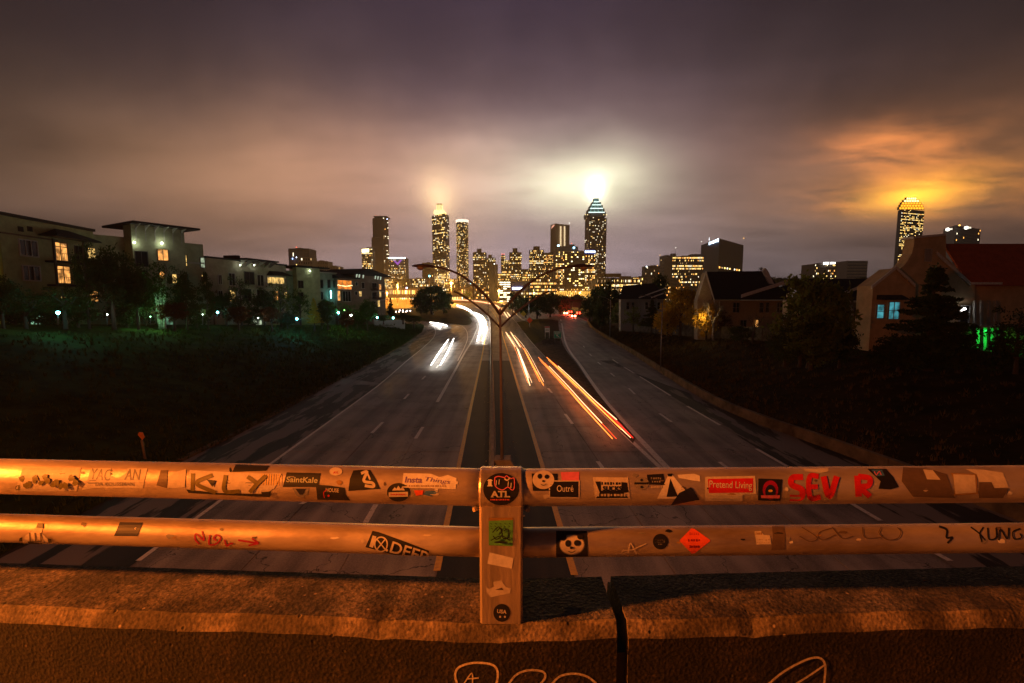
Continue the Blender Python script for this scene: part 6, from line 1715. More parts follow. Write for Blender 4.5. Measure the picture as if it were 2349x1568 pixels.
# ---- stickers: thin sheets laid on the pipes and the post
def hit_cyl(px, py, key, r_off):
    nm, seg = key; a, b_ = axis(seg, zT if nm == 'top_rail' else zL); r = (RT if nm == 'top_rail' else RL_) + r_off
    d = ray(px, py).normalized(); o = Vector((0, 0, H)); u = (b_ - a).normalized()
    dp = d - u * d.dot(u); op = (o - a) - u * (o - a).dot(u)
    A_ = dp.dot(dp); B_ = 2 * dp.dot(op); C_ = op.dot(op) - r * r; disc = B_ * B_ - 4 * A_ * C_
    if disc < 0:
        t_ = -B_ / (2 * A_); p = o + d * t_; ax = a + u * (p - a).dot(u); return ax + (p - ax).normalized() * r
    return o + d * ((-B_ - math.sqrt(disc)) / (2 * A_))


def hit_post(px, py, off):
    d = ray(px, py); o = Vector((0, 0, H)); cy, cz, r = 1.2535, zT - 0.004, HR * 0.94 + off
    A_ = d.y ** 2 + d.z ** 2; B_ = 2 * (d.y * (0 - cy) + d.z * (H - cz)); C_ = cy ** 2 + (H - cz) ** 2 - r * r; disc = B_ * B_ - 4 * A_ * C_
    ph = o + d * ((PY - off) / d.y)
    if disc > 0 and ph.z > cz - HR * 0.75:
        p2 = o + d * ((-B_ - math.sqrt(disc)) / (2 * A_))
        if p2.y < ph.y or ph.z > zt0: return p2
    return ph


def hit_wall(px, py, off):
    d = ray(px, py); o = Vector((0, 0, H)); x = d.x * 1.2; yv = KY(x, 1.171 - off); return o + d * (yv / d.y)


def clip(poly, axis_, lim, keep_low):
    out = []
    for i in range(len(poly)):
        a, b_ = poly[i], poly[(i + 1) % len(poly)]
        ia = (a[axis_] <= lim) == keep_low; ib = (b_[axis_] <= lim) == keep_low
        if ia: out.append(a)
        if ia != ib:
            f = (lim - a[axis_]) / (b_[axis_] - a[axis_]) if b_[axis_] != a[axis_] else 0
            out.append((a[0] + (b_[0] - a[0]) * f, a[1] + (b_[1] - a[1]) * f))
    return out


class Sticker:
    def __init__(s, key):
        s.key = key; s.mb = MB(); s.mats = []; s.layer = 0

    def h(s, x, y, off):
        if s.key == 'post': return hit_post(x, y, off)
        if s.key == 'wall': return hit_wall(x, y, off)
        return hit_cyl(x, y, s.key, off)

    def mi(s, m):
        if m not in s.mats: s.mats.append(m)
        return s.mats.index(m)

    def poly(s, pts, m, lay=None, step=6.0):
        s.layer += 1; off = 0.0005 + 0.00028 * (s.layer if lay is None else lay); mi = s.mi(m)
        y0 = min(p[1] for p in pts); y1 = max(p[1] for p in pts); x0 = min(p[0] for p in pts); x1 = max(p[0] for p in pts)
        ny_ = max(1, int((y1 - y0) / step)); nx_ = max(1, int((x1 - x0) / 30))
        for j in range(ny_):
            a = y0 + (y1 - y0) * j / ny_; b_ = y0 + (y1 - y0) * (j + 1) / ny_
            c = clip(clip(list(pts), 1, b_, True), 1, a, False)
            if len(c) < 3: continue
            for i in range(nx_):
                xa = x0 + (x1 - x0) * i / nx_; xb = x0 + (x1 - x0) * (i + 1) / nx_
                e_ = clip(clip(list(c), 0, xb, True), 0, xa, False) if nx_ > 1 else c
                if len(e_) >= 3: s.mb.face([s.h(x, y, off) for x, y in e_], mi)
        return s

    def ell(s, cx, cy, rx, ry, m, n=26, a0=0, a1=2 * PI):
        return s.poly([(cx + rx * math.cos(a0 + (a1 - a0) * i / n), cy + ry * math.sin(a0 + (a1 - a0) * i / n)) for i in range(n)], m, step=4)

    def stroke(s, pts, w, m):
        s.layer += 1; off = 0.0005 + 0.00028 * s.layer; mi = s.mi(m); P = [Vector((x, y)) for x, y in pts]
        # smooth
        if len(P) > 2:
            Q = [p.to_3d() for p in P]; Q = smooth_path(Q, len(P) * 7); P = [Vector((p.x, p.y)) for p in Q]
        else:
            P = [P[0].lerp(P[1], i / 8) for i in range(9)]
        L_, R__ = [], []
        for i, p in enumerate(P):
            t_ = (P[min(i + 1, len(P) - 1)] - P[max(0, i - 1)])
            t_ = t_.normalized() if t_.length > 0 else Vector((1, 0)); nn = Vector((-t_.y, t_.x)) * w / 2; L_.append(p + nn); R__.append(p - nn)
        for i in range(len(P) - 1):
            s.mb.face([s.h(*L_[i], off), s.h(*L_[i + 1], off), s.h(*R__[i + 1], off), s.h(*R__[i], off)], mi)
        return s

    def text(s, txt, cx, cy, hpx, m, rot=0.0, wpx=None, shear=0.0, bold=0.02, clip_y=None):
        s.layer += 1; off = 0.0005 + 0.00028 * s.layer; mi = s.mi(m)
        vs, fs = text_mesh(txt, 1.0, shear, bold)
        if not fs: return s
        x0 = min(v.x for v in vs); x1 = max(v.x for v in vs); y0 = min(v.y for v in vs); y1 = max(v.y for v in vs)
        k = hpx / (y1 - y0); kx = (wpx / (x1 - x0)) if wpx else k; mx_, my_ = (x0 + x1) / 2, (y0 + y1) / 2; cr, sr = math.cos(rot), math.sin(rot)
        V = []
        for v in vs:
            a = (v.x - mx_) * kx; b_ = -(v.y - my_) * k; V.append((cx + a * cr - b_ * sr, cy + a * sr + b_ * cr))
        for f in fs:
            pts = [V[i] for i in f]
            if clip_y: pts = clip(pts, 1, clip_y, True)
            if len(pts) < 3: continue
            ya, yb_ = min(p[1] for p in pts), max(p[1] for p in pts); nn = max(1, math.ceil((yb_ - ya) / 4.0))
            for j in range(nn):
                c = clip(clip(list(pts), 1, ya + (yb_ - ya) * (j + 1) / nn, True), 1, ya + (yb_ - ya) * j / nn, False) if nn > 1 else pts
                if len(c) >= 3: s.mb.face([s.h(x, y, off) for x, y in c], mi)
        return s

    def bars(s, x0, x1, y, h, m, n=8, tilt=0.0, seed=1):
        r_ = random.Random(seed); w = (x1 - x0) / n
        for i in range(n):
            a = x0 + i * w; b_ = a + w * r_.uniform(0.45, 0.85); yy = y + tilt * (i - n / 2); hh = h * r_.uniform(0.7, 1.0)
            s.poly([(a, yy - hh / 2), (b_, yy - hh / 2), (b_, yy + hh / 2), (a, yy + hh / 2)], m, lay=s.layer)
            s.layer -= 1
        s.layer += 1
        return s

    def done(s, label, parent, name='sticker'):
        o = s.mb.build(name, s.mats, parent)
        o['label'] = label
        bm = bmesh.new(); bm.from_mesh(o.data)
        for f in bm.faces:      # make every face look outwards (towards the viewer's side)
            f.normal_update()
        bm.to_mesh(o.data); bm.free()
        return o


K = lambda n, c, r=0.55: mat('print ' + n, c, r, col2=tuple(v * 0.8 for v in c), scale=60)
P_cream = K('cream', (0.62, 0.55, 0.50)); P_white = K('white', (0.78, 0.74, 0.74)); P_black = K('black', (0.012, 0.011, 0.012)); P_red = K('red', (0.62, 0.015, 0.015)); P_green = K('green', (0.12, 0.42, 0.10))
P_navy = K('navy', (0.012, 0.014, 0.05)); P_olive = K('olive', (0.16, 0.13, 0.02)); P_pink = K('pink', (0.75, 0.16, 0.30)); P_purple = K('purple', (0.22, 0.14, 0.55)); P_yell = K('yellow', (0.80, 0.50, 0.06)); P_mag = K('magenta', (0.35, 0.005, 0.06))
P_blue = K('blue', (0.06, 0.16, 0.45)); P_tanp = K('tan', (0.35, 0.20, 0.06)); P_grey = K('grey', (0.25, 0.23, 0.24)); P_mint = K('mint grey', (0.45, 0.5, 0.42)); P_rust = K('orange', (0.85, 0.10, 0.02)); P_drk = K('dark red', (0.30, 0.01, 0.01)); P_faint = K('faint brown', (0.13, 0.09, 0.07))
Z1 = lambda pts: [(0.25 * x, 1027.7 + 0.25 * y) for x, y in pts]
Z2 = lambda pts: [(587.2 + 0.2448 * x, 1027.7 + 0.2448 * y) for x, y in pts]
Z3 = lambda pts: [(1039.9 + 0.2604 * x, 1039.9 + 0.2604 * y) for x, y in pts]
Z4 = lambda pts: [(1590.4 + 0.323 * x, 1039.9 + 0.323 * y) for x, y in pts]
Z9 = lambda pts: [(1088.8 + 0.2497 * x, 1064.4 + 0.2497 * y) for x, y in pts]
TL, TR, BL, BR = ('top_rail', 'L'), ('top_rail', 'R'), ('bottom_rail', 'L'), ('bottom_rail', 'R')
rTL, rTR, rBL, rBR = RAILS[TL], RAILS[TR], RAILS[BL], RAILS[BR]

s = Sticker(TL); s.poly(Z1([(210, 178), (430, 190), (745, 180), (720, 300), (705, 395), (420, 402), (130, 400), (180, 280)]), P_cream)
rn = random.Random(8)
for i in range(16):
    x = 170 + i * 34 + rn.uniform(-14, 14); y = 320 + rn.uniform(-50, 50); c = Z1([(x, y)])[0]; s.poly([(c[0] + rn.uniform(4, 9) * math.cos(a), c[1] + rn.uniform(4, 10) * math.sin(a)) for a in [2 * PI * j / 9 for j in range(9)]], P_olive)
s.done('torn cream label smeared with green paint', rTL)
s = Sticker(TL); s.poly(Z1([(835, 188), (1020, 188), (1010, 255), (1080, 285), (1160, 230), (1170, 190), (1352, 190), (1310, 370), (880, 370), (750, 388), (800, 300)]), P_cream)
s.text('YAC', *Z1([(930, 245)])[0], 26, P_grey, 0.06, 46, 0.25, 0); s.text('AN', *Z1([(1215, 245)])[0], 25, P_grey, 0.02, 38, 0.25, 0); s.text('DA KOUSSMAN', *Z1([(1050, 333)])[0], 8, P_grey, 0.0, 88, 0, 0.01); s.done('torn pale label with grey hand drawn capitals', rTL)
s = Sticker(TL); s.poly(Z1([(1475, 205), (1540, 205), (1530, 372), (1435, 345)]), P_faint); s.poly(Z1([(1545, 262), (1600, 225), (1708, 195), (1695, 362), (1535, 372)]), P_cream); s.done('cream scrap with a brown torn edge', rTL)
s = Sticker(TL); s.poly(Z1([(1712, 380), (1740, 205), (2340, 235), (2560, 240), (2500, 380), (2420, 440), (2300, 425), (2010, 420)]), P_cream); s.poly(Z1([(1708, 382), (2000, 415), (2420, 425), (2400, 452), (1730, 415)]), P_black)
s.stroke(Z1([(1770, 235), (1765, 395)]), 9, P_olive); s.stroke(Z1([(1950, 250), (1800, 325), (1980, 415)]), 9, P_olive); s.stroke(Z1([(2070, 250), (2060, 395), (2200, 400)]), 9, P_olive); s.stroke(Z1([(2270, 265), (2360, 330)]), 9, P_olive); s.stroke(Z1([(2440, 255), (2360, 330), (2290, 410)]), 9, P_olive)
s.poly(Z1([(1895, 290), (1975, 300), (1950, 360)]), P_black); s.done('long cream label with the letters KLY brushed in brown', rTL)
s = Sticker(TL); s.poly(Z1([(2165, 150), (2475, 165), (2440, 210), (2130, 222)]), P_black); s.done('black strip wrapped over the top of the pipe', rTL)
s = Sticker(TL); s.poly(Z2([(30, 245), (240, 240), (200, 330), (170, 385), (60, 400), (10, 440), (15, 330)]), P_cream)
for i in range(9):
    x = 45 + i * 21; s.stroke(Z2([(x, 350), (x + 8, 245)]), 1.6, P_yell)
s.poly(Z2([(50, 415), (140, 410), (130, 465), (55, 460)]), P_black); s.done('cream sticker scribbled with yellow lines', rTL)
s = Sticker(TL); s.poly(Z2([(287, 230), (605, 238), (583, 368), (250, 368)]), P_black); s.text('SaintKale', *Z2([(430, 300)])[0], 13, P_mint, 0.03, 72, 0.1); s.done('wide black label with one pale handwritten word', rTL)
s = Sticker(TL); s.ell(*Z2([(748, 222)])[0], 15, 9.5, P_cream); s.text('ATL', *Z2([(748, 232)])[0], 5, P_red, 0, 12); s.done('small pale oval sticker', rTL)
s = Sticker(TL); s.poly(Z2([(340, 378), (500, 380), (480, 440), (430, 472), (380, 450)]), P_grey); s.poly(Z2([(370, 385), (470, 385), (440, 440), (410, 440)]), P_navy); s.done('grey shield shaped sticker peeking from below', rTL)
s = Sticker(TL); s.poly(Z2([(560, 345), (700, 355), (830, 375), (840, 440), (885, 495), (575, 488)]), P_black); s.text('HOUSE', *Z2([(715, 398)])[0], 9, P_cream, 0.05, 30); s.ell(*Z2([(680, 450)])[0], 2.6, 2.6, P_red); s.stroke(Z2([(640, 470), (635, 420), (665, 390)]), 1.6, P_red); s.done('black sticker with small pale capitals and a red dot', rTL)
s = Sticker(TL); s.poly(Z2([(912, 212), (1000, 205), (1070, 208), (1120, 290), (1162, 385), (865, 405), (880, 290)]), P_black); s.stroke(Z2([(985, 240), (1040, 225), (1010, 310), (1090, 330), (1100, 365), (1020, 355)]), 6.5, P_cream); s.stroke(Z2([(1045, 240), (1070, 300)]), 4, P_cream); s.done('black torn sticker with a fat cream squiggle', rTL)
s = Sticker(TL); c = Z2([(1335, 418)])[0]; s.ell(*c, 26.5, 21.5, P_black); s.poly(Z2([(1243, 418), (1425, 412), (1425, 458), (1243, 462)]), P_cream); s.poly(Z2([(1275, 400), (1300, 370), (1315, 385), (1335, 355), (1355, 385), (1375, 365), (1395, 400)]), P_cream)
s.bars(*[Z2([(1262, 437)])[0][0], Z2([(1406, 437)])[0][0]], Z2([(0, 438)])[0][1], 3.4, P_red, 9); s.done('round black sticker with a cream banner and skyline', rTL)
s = Sticker(TL); s.poly(Z2([(1382, 238), (1640, 243), (1720, 275), (1800, 255), (1880, 285), (1872, 388), (1366, 372)]), P_white); s.text('Insta', *Z2([(1475, 300)])[0], 14, P_purple, 0.02, 40, 0.15, 0.03); s.text('Things', *Z2([(1700, 312)])[0], 13, P_purple, 0.12, 58, 0.2, 0.0); s.bars(Z2([(1430, 0)])[0][0], Z2([(1790, 0)])[0][0], Z2([(0, 358)])[0][1], 3.2, P_tanp, 16); s.done('white label with purple handwriting', rTL)
s = Sticker(TL); s.poly(Z2([(1590, 405), (1700, 402), (1690, 430), (1640, 458), (1570, 440)]), P_blue); s.poly(Z2([(1480, 400), (1570, 398), (1560, 440), (1500, 450)]), P_rust); s.done('small blue and orange scrap under the white label', rTL)
# post
s = Sticker('post'); c = Z3([(421, 318)])[0]; s.ell(*c, 41, 37, P_black, 40); s.text('I', *Z3([(322, 262)])[0], 16, P_white, 0, 8, 0, 0.03); s.poly(Z3([(298, 238), (345, 238), (345, 245), (298, 245)]), P_white); s.poly(Z3([(298, 286), (345, 286), (345, 293), (298, 293)]), P_white)
s.stroke(Z3([(365, 215), (400, 205), (450, 215), (470, 200), (500, 225), (535, 225), (535, 310), (515, 325), (480, 300), (430, 325), (370, 290), (365, 215)]), 2.0, P_pink); s.stroke(Z3([(450, 225), (475, 240), (500, 215)]), 3, P_cream)
for a, b_ in ((380, 240), (405, 232), (485, 250), (510, 262)): s.stroke(Z3([(a, b_), (a - 4, b_ + 45)]), 1.4, P_white)
s.text('ATL', *Z3([(413, 362)])[0], 15, P_cream, 0, 44, 0, 0.035); s.poly(Z3([(330, 384), (355, 384), (355, 390), (330, 390)]), P_cream); s.poly(Z3([(383, 384), (415, 384), (415, 390), (383, 390)]), P_cream); s.poly(Z3([(445, 384), (500, 384), (500, 390), (445, 390)]), P_cream)
s.bars(Z3([(328, 0)])[0][0], Z3([(500, 0)])[0][0], Z3([(0, 411)])[0][1], 3.6, P_rust, 11); s.done('round black sticker reading I and ATL on the post head', post)
s = Sticker('post'); s.poly(Z3([(312, 570), (530, 568), (528, 598), (312, 600)]), P_tanp); s.poly(Z3([(312, 598), (527, 590), (522, 820), (312, 812)]), P_green)
rn = random.Random(3)
for i in range(13):
    c = Z3([(335 + (i % 5) * 40 + rn.uniform(-5, 5), 622 + (i // 5) * 22)])[0]; s.stroke([(c[0] - 1.5, c[1] - 1), (c[0] + 2, c[1] + 1.5)], 1.3, P_black)
s.stroke(Z3([(345, 700), (400, 650), (430, 720), (380, 760), (350, 730)]), 2.4, P_black); s.stroke(Z3([(440, 690), (480, 670), (490, 740), (440, 750), (430, 700)]), 2.4, P_black); s.stroke(Z3([(330, 770), (420, 730), (500, 770)]), 2.2, P_black)
s.ell(*Z3([(420, 785)])[0], 16, 2.4, P_black); s.stroke(Z3([(380, 690), (415, 660), (430, 690), (400, 720)]), 2, P_black); s.done('square green sticker with black doodles', post)
s = Sticker('post'); s.poly(Z3([(320, 875), (530, 925), (515, 1018), (300, 975)]), P_white); s.done('tilted blank white paper scrap', post)
s = Sticker('post'); s.poly(Z9([(105, 1125), (130, 1150), (180, 1130), (170, 1085), (245, 1072), (285, 1130), (335, 1145), (322, 1192), (150, 1226), (110, 1180)]), P_cream); s.poly(Z9([(185, 1158), (250, 1138), (268, 1162)]), P_faint); s.done('crumpled cream paper scrap with ragged edges', post)
s = Sticker('post'); c = Z9([(250, 1370)])[0]; s.ell(*c, 19.5, 20.5, P_black, 30); s.text('USA', c[0], c[1] - 3, 9, P_cream, 0.1, 22, 0, 0.03); s.ell(c[0] - 4, c[1] + 9, 2.5, 2.5, P_cream, 10); s.ell(c[0] + 7, c[1] + 9, 2.5, 2.5, P_cream, 10); s.done('small round black sticker at the foot of the post', post)
# right top rail
s = Sticker(TR); s.poly(Z3([(690, 180), (918, 180), (918, 332), (700, 332)]), P_black); c = Z3([(793, 235)])[0]; s.ell(c[0], c[1], 25, 21.5, P_cream, 26); s.ell(c[0] - 8, c[1] - 8, 5.5, 6, P_black, 14); s.ell(c[0] + 8, c[1] - 7, 5.5, 5, P_black, 14); s.ell(c[0], c[1] + 3, 3.4, 2.2, P_black, 12); s.stroke([(c[0] - 6, c[1] + 10), (c[0], c[1] + 13), (c[0] + 7, c[1] + 9)], 1.2, P_black)
s.done('round pale bear face on black beside the post', rTR)
s = Sticker(TR); s.poly(Z3([(945, 168), (1110, 165), (1108, 245), (955, 242)]), P_pink); s.done('plain pink scrap over the pipe top', rTR)
s = Sticker(TR); s.poly(Z3([(843, 242), (1116, 240), (1112, 402), (840, 398)]), P_cream); s.poly(Z3([(852, 252), (1102, 250), (1100, 388), (852, 386)]), P_black); s.text('Outr\u00e9', *Z3([(985, 312)])[0], 15, P_white, 0, 38, 0, 0); s.done('black label with a pale border and one thin pale word', rTR)
s = Sticker(TR); s.poly(Z3([(1230, 212), (1540, 215), (1557, 405), (1250, 405)]), P_cream); s.poly(Z3([(1250, 250), (1300, 250), (1300, 330), (1480, 330), (1480, 255), (1530, 260), (1545, 345), (1500, 350), (1540, 395), (1255, 398), (1290, 350)]), P_black)
s.bars(Z3([(1305, 0)])[0][0], Z3([(1480, 0)])[0][0], Z3([(0, 268)])[0][1], 7, P_black, 7); s.text('SUCKS', *Z3([(1400, 312)])[0], 11, P_black, 0, 44, 0, 0.04); s.bars(Z3([(1270, 0)])[0][0], Z3([(1530, 0)])[0][0], Z3([(0, 370)])[0][1], 6.5, P_cream, 9); s.done('cream label with black blocks reading SUCKS', rTR)
s = Sticker(TR); c = Z3([(1658, 268)])[0]; s.ell(*c, 17, 15, P_grey); s.poly(Z3([(1595, 258), (1720, 258), (1720, 276), (1595, 276)]), P_black); s.ell(c[0], c[1] - 8, 3, 3, P_navy, 10); s.ell(c[0], c[1] + 8, 3, 3, P_navy, 10); s.done('small grey round sticker with a dark bar', rTR)
s = Sticker(TR); s.poly(Z3([(1705, 190), (1850, 182), (1866, 282), (1715, 276)]), P_black); s.bars(Z3([(1740, 0)])[0][0], Z3([(1840, 0)])[0][0], Z3([(0, 225)])[0][1], 6, P_grey, 5); s.bars(Z3([(1750, 0)])[0][0], Z3([(1830, 0)])[0][0], Z3([(0, 252)])[0][1], 4, P_grey, 4); s.bars(Z3([(1745, 0)])[0][0], Z3([(1845, 0)])[0][0], Z3([(0, 300)])[0][1], 5, P_cream, 6); s.done('dark ribbon sticker with faded capitals', rTR)
s = Sticker(TR); s.poly(Z3([(1895, 192), (1930, 192), (2045, 330), (2060, 390), (1975, 402), (1795, 402)]), P_white); s.poly(Z3([(1912, 225), (1978, 382), (1878, 386)]), P_black); s.poly(Z3([(1885, 182), (1930, 180), (1925, 205), (1893, 206)]), P_black); s.poly(Z3([(1990, 352), (2095, 300), (2170, 412), (1915, 462)]), P_navy); s.done('white sail shaped sticker over a navy square', rTR)
s = Sticker(TR); s.poly(Z3([(1975, 192), (2120, 182), (2172, 200), (2176, 250), (2100, 240), (1985, 218)]), P_white); s.done('torn white paper scrap right of the sail', rTR)
s = Sticker(TR); s.poly(Z4([(85, 168), (440, 162), (448, 292), (350, 296), (350, 342), (82, 340)]), P_cream); s.poly(Z4([(104, 184), (426, 178), (422, 280), (110, 284)]), P_red); s.text('Pretend Living', *Z4([(266, 232)])[0], 21, P_white, 0.03, 98, 0, 0.0); s.done('red label with a cream border and two tall pale words', rTR)
s = Sticker(TR); s.poly(Z4([(462, 180), (632, 186), (620, 342), (460, 336)]), P_black); c = Z4([(548, 262)])[0]; s.ell(c[0], c[1], 18, 22, P_mag, 22); s.ell(c[0], c[1] + 4, 12, 16, P_navy, 20); s.ell(c[0], c[1] + 2, 5, 3, P_yell, 12); s.poly(Z4([(480, 300), (615, 300), (612, 322), (482, 320)]), P_pink); s.done('square black sticker with a magenta arch', rTR)
s = Sticker(TR); s.stroke(Z4([(780, 170), (705, 175), (700, 225), (770, 260), (765, 315), (685, 318)]), 14, P_red); s.stroke(Z4([(890, 165), (825, 170), (830, 315), (905, 312)]), 12, P_red); s.stroke(Z4([(825, 240), (885, 238)]), 11, P_red); s.stroke(Z4([(925, 165), (965, 310), (1020, 165)]), 14, P_red)
s.done('fat red spray letters SEV', rTR, 'graffiti')
s = Sticker(TR); s.stroke(Z4([(1165, 160), (1175, 310)]), 15, P_red); s.stroke(Z4([(1170, 165), (1250, 180), (1245, 230), (1190, 245), (1255, 310)]), 13, P_red); s.done('single fat red spray letter R', rTR, 'graffiti')
s = Sticker(TR); s.poly(Z4([(1235, 112), (1370, 112), (1420, 170), (1460, 240), (1400, 258), (1315, 254), (1330, 200)]), P_black); s.poly(Z4([(1265, 118), (1340, 118), (1360, 160), (1300, 165)]), P_blue); s.stroke(Z4([(1285, 130), (1300, 155), (1320, 130), (1335, 155)]), 2, P_pink); s.done('black flag sticker with a blue patch', rTR)
s = Sticker(TR); s.poly(Z4([(780, 112), (960, 108), (960, 130), (900, 142), (800, 130)]), P_cream); s.done('thin cream scrap on top of the red letters', rTR)
s = Sticker(TR); s.poly(Z4([(1490, 100), (1640, 108), (1700, 118), (1800, 150), (1860, 320), (1560, 310), (1480, 200)]), P_faint); s.poly(Z4([(1632, 115), (1700, 120), (1756, 190), (1660, 186)]), P_cream); s.done('brown faded patch with a cream corner', rTR)
s = Sticker(TR); s.poly(Z4([(1830, 142), (2010, 150), (2022, 290), (1850, 302), (1865, 220)]), P_tanp); s.poly(Z4([(1845, 150), (2000, 156), (2010, 280), (1862, 290)]), P_cream); s.done('square cream label near the right end of the rail', rTR)
s = Sticker(TR); s.poly(Z4([(1930, 112), (2060, 118), (2200, 140), (2242, 246), (2140, 248), (2118, 206), (2030, 205), (2012, 150)]), P_cream); s.poly(Z4([(2030, 208), (2118, 208), (2138, 250), (2240, 250), (2200, 320), (2030, 320)]), P_faint); s.done('torn hook shaped cream label at the right end of the rail', rTR)
# lower rail
s = Sticker(BL); s.poly(Z1([(200, 890), (230, 810), (300, 760), (380, 690), (400, 720), (380, 780), (440, 840), (452, 890)]), P_cream)
for x in (270, 320, 370): s.stroke(Z1([(x, 780), (x + 8, 860)]), 3, P_faint)
s.poly(Z1([(250, 860), (390, 855), (385, 892), (260, 892)]), P_black); s.poly(Z1([(345, 690), (395, 690), (395, 735), (330, 735)]), P_black); s.poly(Z1([(180, 830), (205, 820), (205, 860), (172, 858)]), P_black); s.poly(Z1([(435, 830), (470, 838), (478, 870), (445, 875)]), P_black); s.done('torn black and cream sticker at the left end of the lower pipe', rBL)
s = Sticker(BL); s.poly(Z1([(1100, 682), (1312, 686), (1262, 812), (1045, 810)]), P_navy); s.stroke(Z1([(1250, 733), (1237, 740), (1243, 750)]), 1.2, P_white); s.done('small navy square sticker', rBL)
s = Sticker(BL); s.stroke(Z1([(1855, 765), (1870, 850), (1800, 790), (1790, 840), (1830, 885)]), 4, P_mag); s.stroke(Z1([(1985, 850), (1960, 830), (1990, 800), (2025, 830), (1985, 880), (1920, 885), (1925, 800)]), 4, P_mag); s.stroke(Z1([(2060, 845), (2080, 900), (2110, 880), (2140, 880)]), 4, P_mag)
s.done('magenta scrawl left of the arrow', rBL, 'graffiti')
s = Sticker(BL); s.stroke(Z1([(2185, 848), (2372, 878)]), 4.5, P_mag); s.stroke(Z1([(2310, 832), (2374, 878)]), 4, P_mag); s.stroke(Z1([(2374, 878), (2280, 897)]), 4, P_mag); s.done('magenta arrow pointing right', rBL, 'graffiti')
s = Sticker(BL); s.poly(Z2([(1092, 778), (1150, 790), (1400, 880), (1622, 968), (1605, 1028), (1500, 1026), (1370, 1018), (1220, 985), (1025, 932)]), P_black)
c = Z2([(1095, 880)])[0]; s.text('1', c[0], c[1], 27, P_cream, 0.30, 9, 0, 0.02)
c = Z2([(1172, 905)])[0]; s.layer += 1
s.stroke([(c[0] + 14.5 * math.cos(a), c[1] + 16.5 * math.sin(a)) for a in [2 * PI * i / 12 for i in range(13)]], 3.2, P_cream); s.stroke([(c[0] - 9, c[1] - 11), (c[0] + 9, c[1] + 11)], 2.8, P_cream); s.stroke([(c[0] + 9, c[1] - 11), (c[0] - 9, c[1] + 11)], 2.8, P_cream)
s.text('.DEEP', *Z2([(1418, 975)])[0], 27, P_cream, 0.30, 98, 0, 0.015, clip_y=1027.7 + 0.2448 * 1024); s.done('slanting black label with large pale letters and a crossed circle', rBL)
s = Sticker(BR); s.poly(Z3([(905, 686), (1176, 686), (1186, 912), (905, 916)]), P_black); c = Z3([(1045, 800)])[0]
s.ell(c[0], c[1] + 2, 29, 24, P_grey, 28); s.ell(c[0], c[1] + 2, 27, 22, P_cream, 28); s.ell(c[0] - 20, c[1] - 15, 8, 8, P_black, 14); s.ell(c[0] + 19, c[1] - 17, 7, 7, P_black, 14); s.ell(c[0] - 9, c[1] - 1, 6.5, 8, P_black, 16); s.ell(c[0] + 12, c[1] - 2, 7.5, 7, P_black, 16); s.ell(c[0] - 1, c[1] + 9, 4, 3, P_black, 14); s.stroke([(c[0] - 8, c[1] + 17), (c[0] - 1, c[1] + 20), (c[0] + 8, c[1] + 16)], 1.5, P_black)
s.done('square black sticker with a plain black and white bear face', rBR)
s = Sticker(BR); s.stroke(Z3([(1345, 885), (1358, 915), (1400, 895)]), 2.4, P_cream); s.stroke(Z3([(1430, 880), (1450, 910), (1500, 850)]), 2.2, P_cream); s.stroke(Z3([(1460, 905), (1545, 865), (1700, 798)]), 2.4, P_cream); s.stroke(Z3([(1540, 880), (1560, 795), (1615, 892)]), 2.8, P_cream); s.stroke(Z3([(1500, 860), (1590, 850)]), 2.2, P_cream); s.done('pale scratched marker tag', rBR, 'graffiti')
s = Sticker(BR); c = Z3([(1825, 780)])[0]; s.ell(*c, 17.5, 18, P_black, 28); s.bars(c[0] - 12, c[0] + 12, c[1] - 1, 6, P_cream, 5); s.bars(c[0] - 5, c[0] + 5, c[1] + 6, 2, P_grey, 3); s.done('round black sticker with small cream capitals', rBR)
s = Sticker(BR); s.poly(Z3([(2098, 662), (2125, 668), (2262, 765), (2262, 778), (2125, 884), (2100, 886), (1994, 775), (1996, 765)]), P_rust)
for i, (a, b_) in enumerate(((712, 50), (768, 62), (824, 50))):
    c = Z3([(2125, a)])[0]; s.bars(c[0] - b_ * 0.24, c[0] + b_ * 0.24, c[1], 6, P_drk, 5, seed=i)
s.done('bright orange red diamond shaped warning sticker', rBR)
s = Sticker(BR); s.poly(Z4([(560, 520), (645, 520), (655, 600), (650, 685), (555, 690), (565, 600)]), P_faint); s.poly(Z4([(435, 556), (480, 553), (500, 580), (545, 585), (555, 648), (450, 650)]), P_cream); s.bars(Z4([(452, 0)])[0][0], Z4([(545, 0)])[0][0], Z4([(0, 624)])[0][1], 9, P_tanp, 6); s.bars(Z4([(442, 0)])[0][0], Z4([(490, 0)])[0][0], Z4([(0, 572)])[0][1], 6, P_tanp, 4); s.done('cream label beside a brown tape band', rBR)
s = Sticker(BR); s.stroke(Z4([(755, 590), (830, 628), (880, 600), (770, 525)]), 2.0, P_faint); s.stroke(Z4([(990, 530), (900, 560), (890, 600), (930, 615), (1010, 580)]), 2.0, P_faint); s.stroke(Z4([(985, 525), (1060, 605), (1135, 590)]), 2.0, P_faint); s.stroke(Z4([(1200, 525), (1220, 600), (1330, 600)]), 2.0, P_faint)
s.stroke(Z4([(1335, 525), (1320, 570), (1380, 615), (1450, 605), (1475, 560), (1450, 528)]), 2.0, P_faint); s.done('faint brown marker capitals', rBR, 'graffiti')
s = Sticker(BR); s.stroke(Z4([(1745, 520), (1800, 545), (1800, 600), (1840, 600), (1805, 640)]), 5, P_black); s.done('thick black marker squiggle left of the last tag', rBR, 'graffiti')
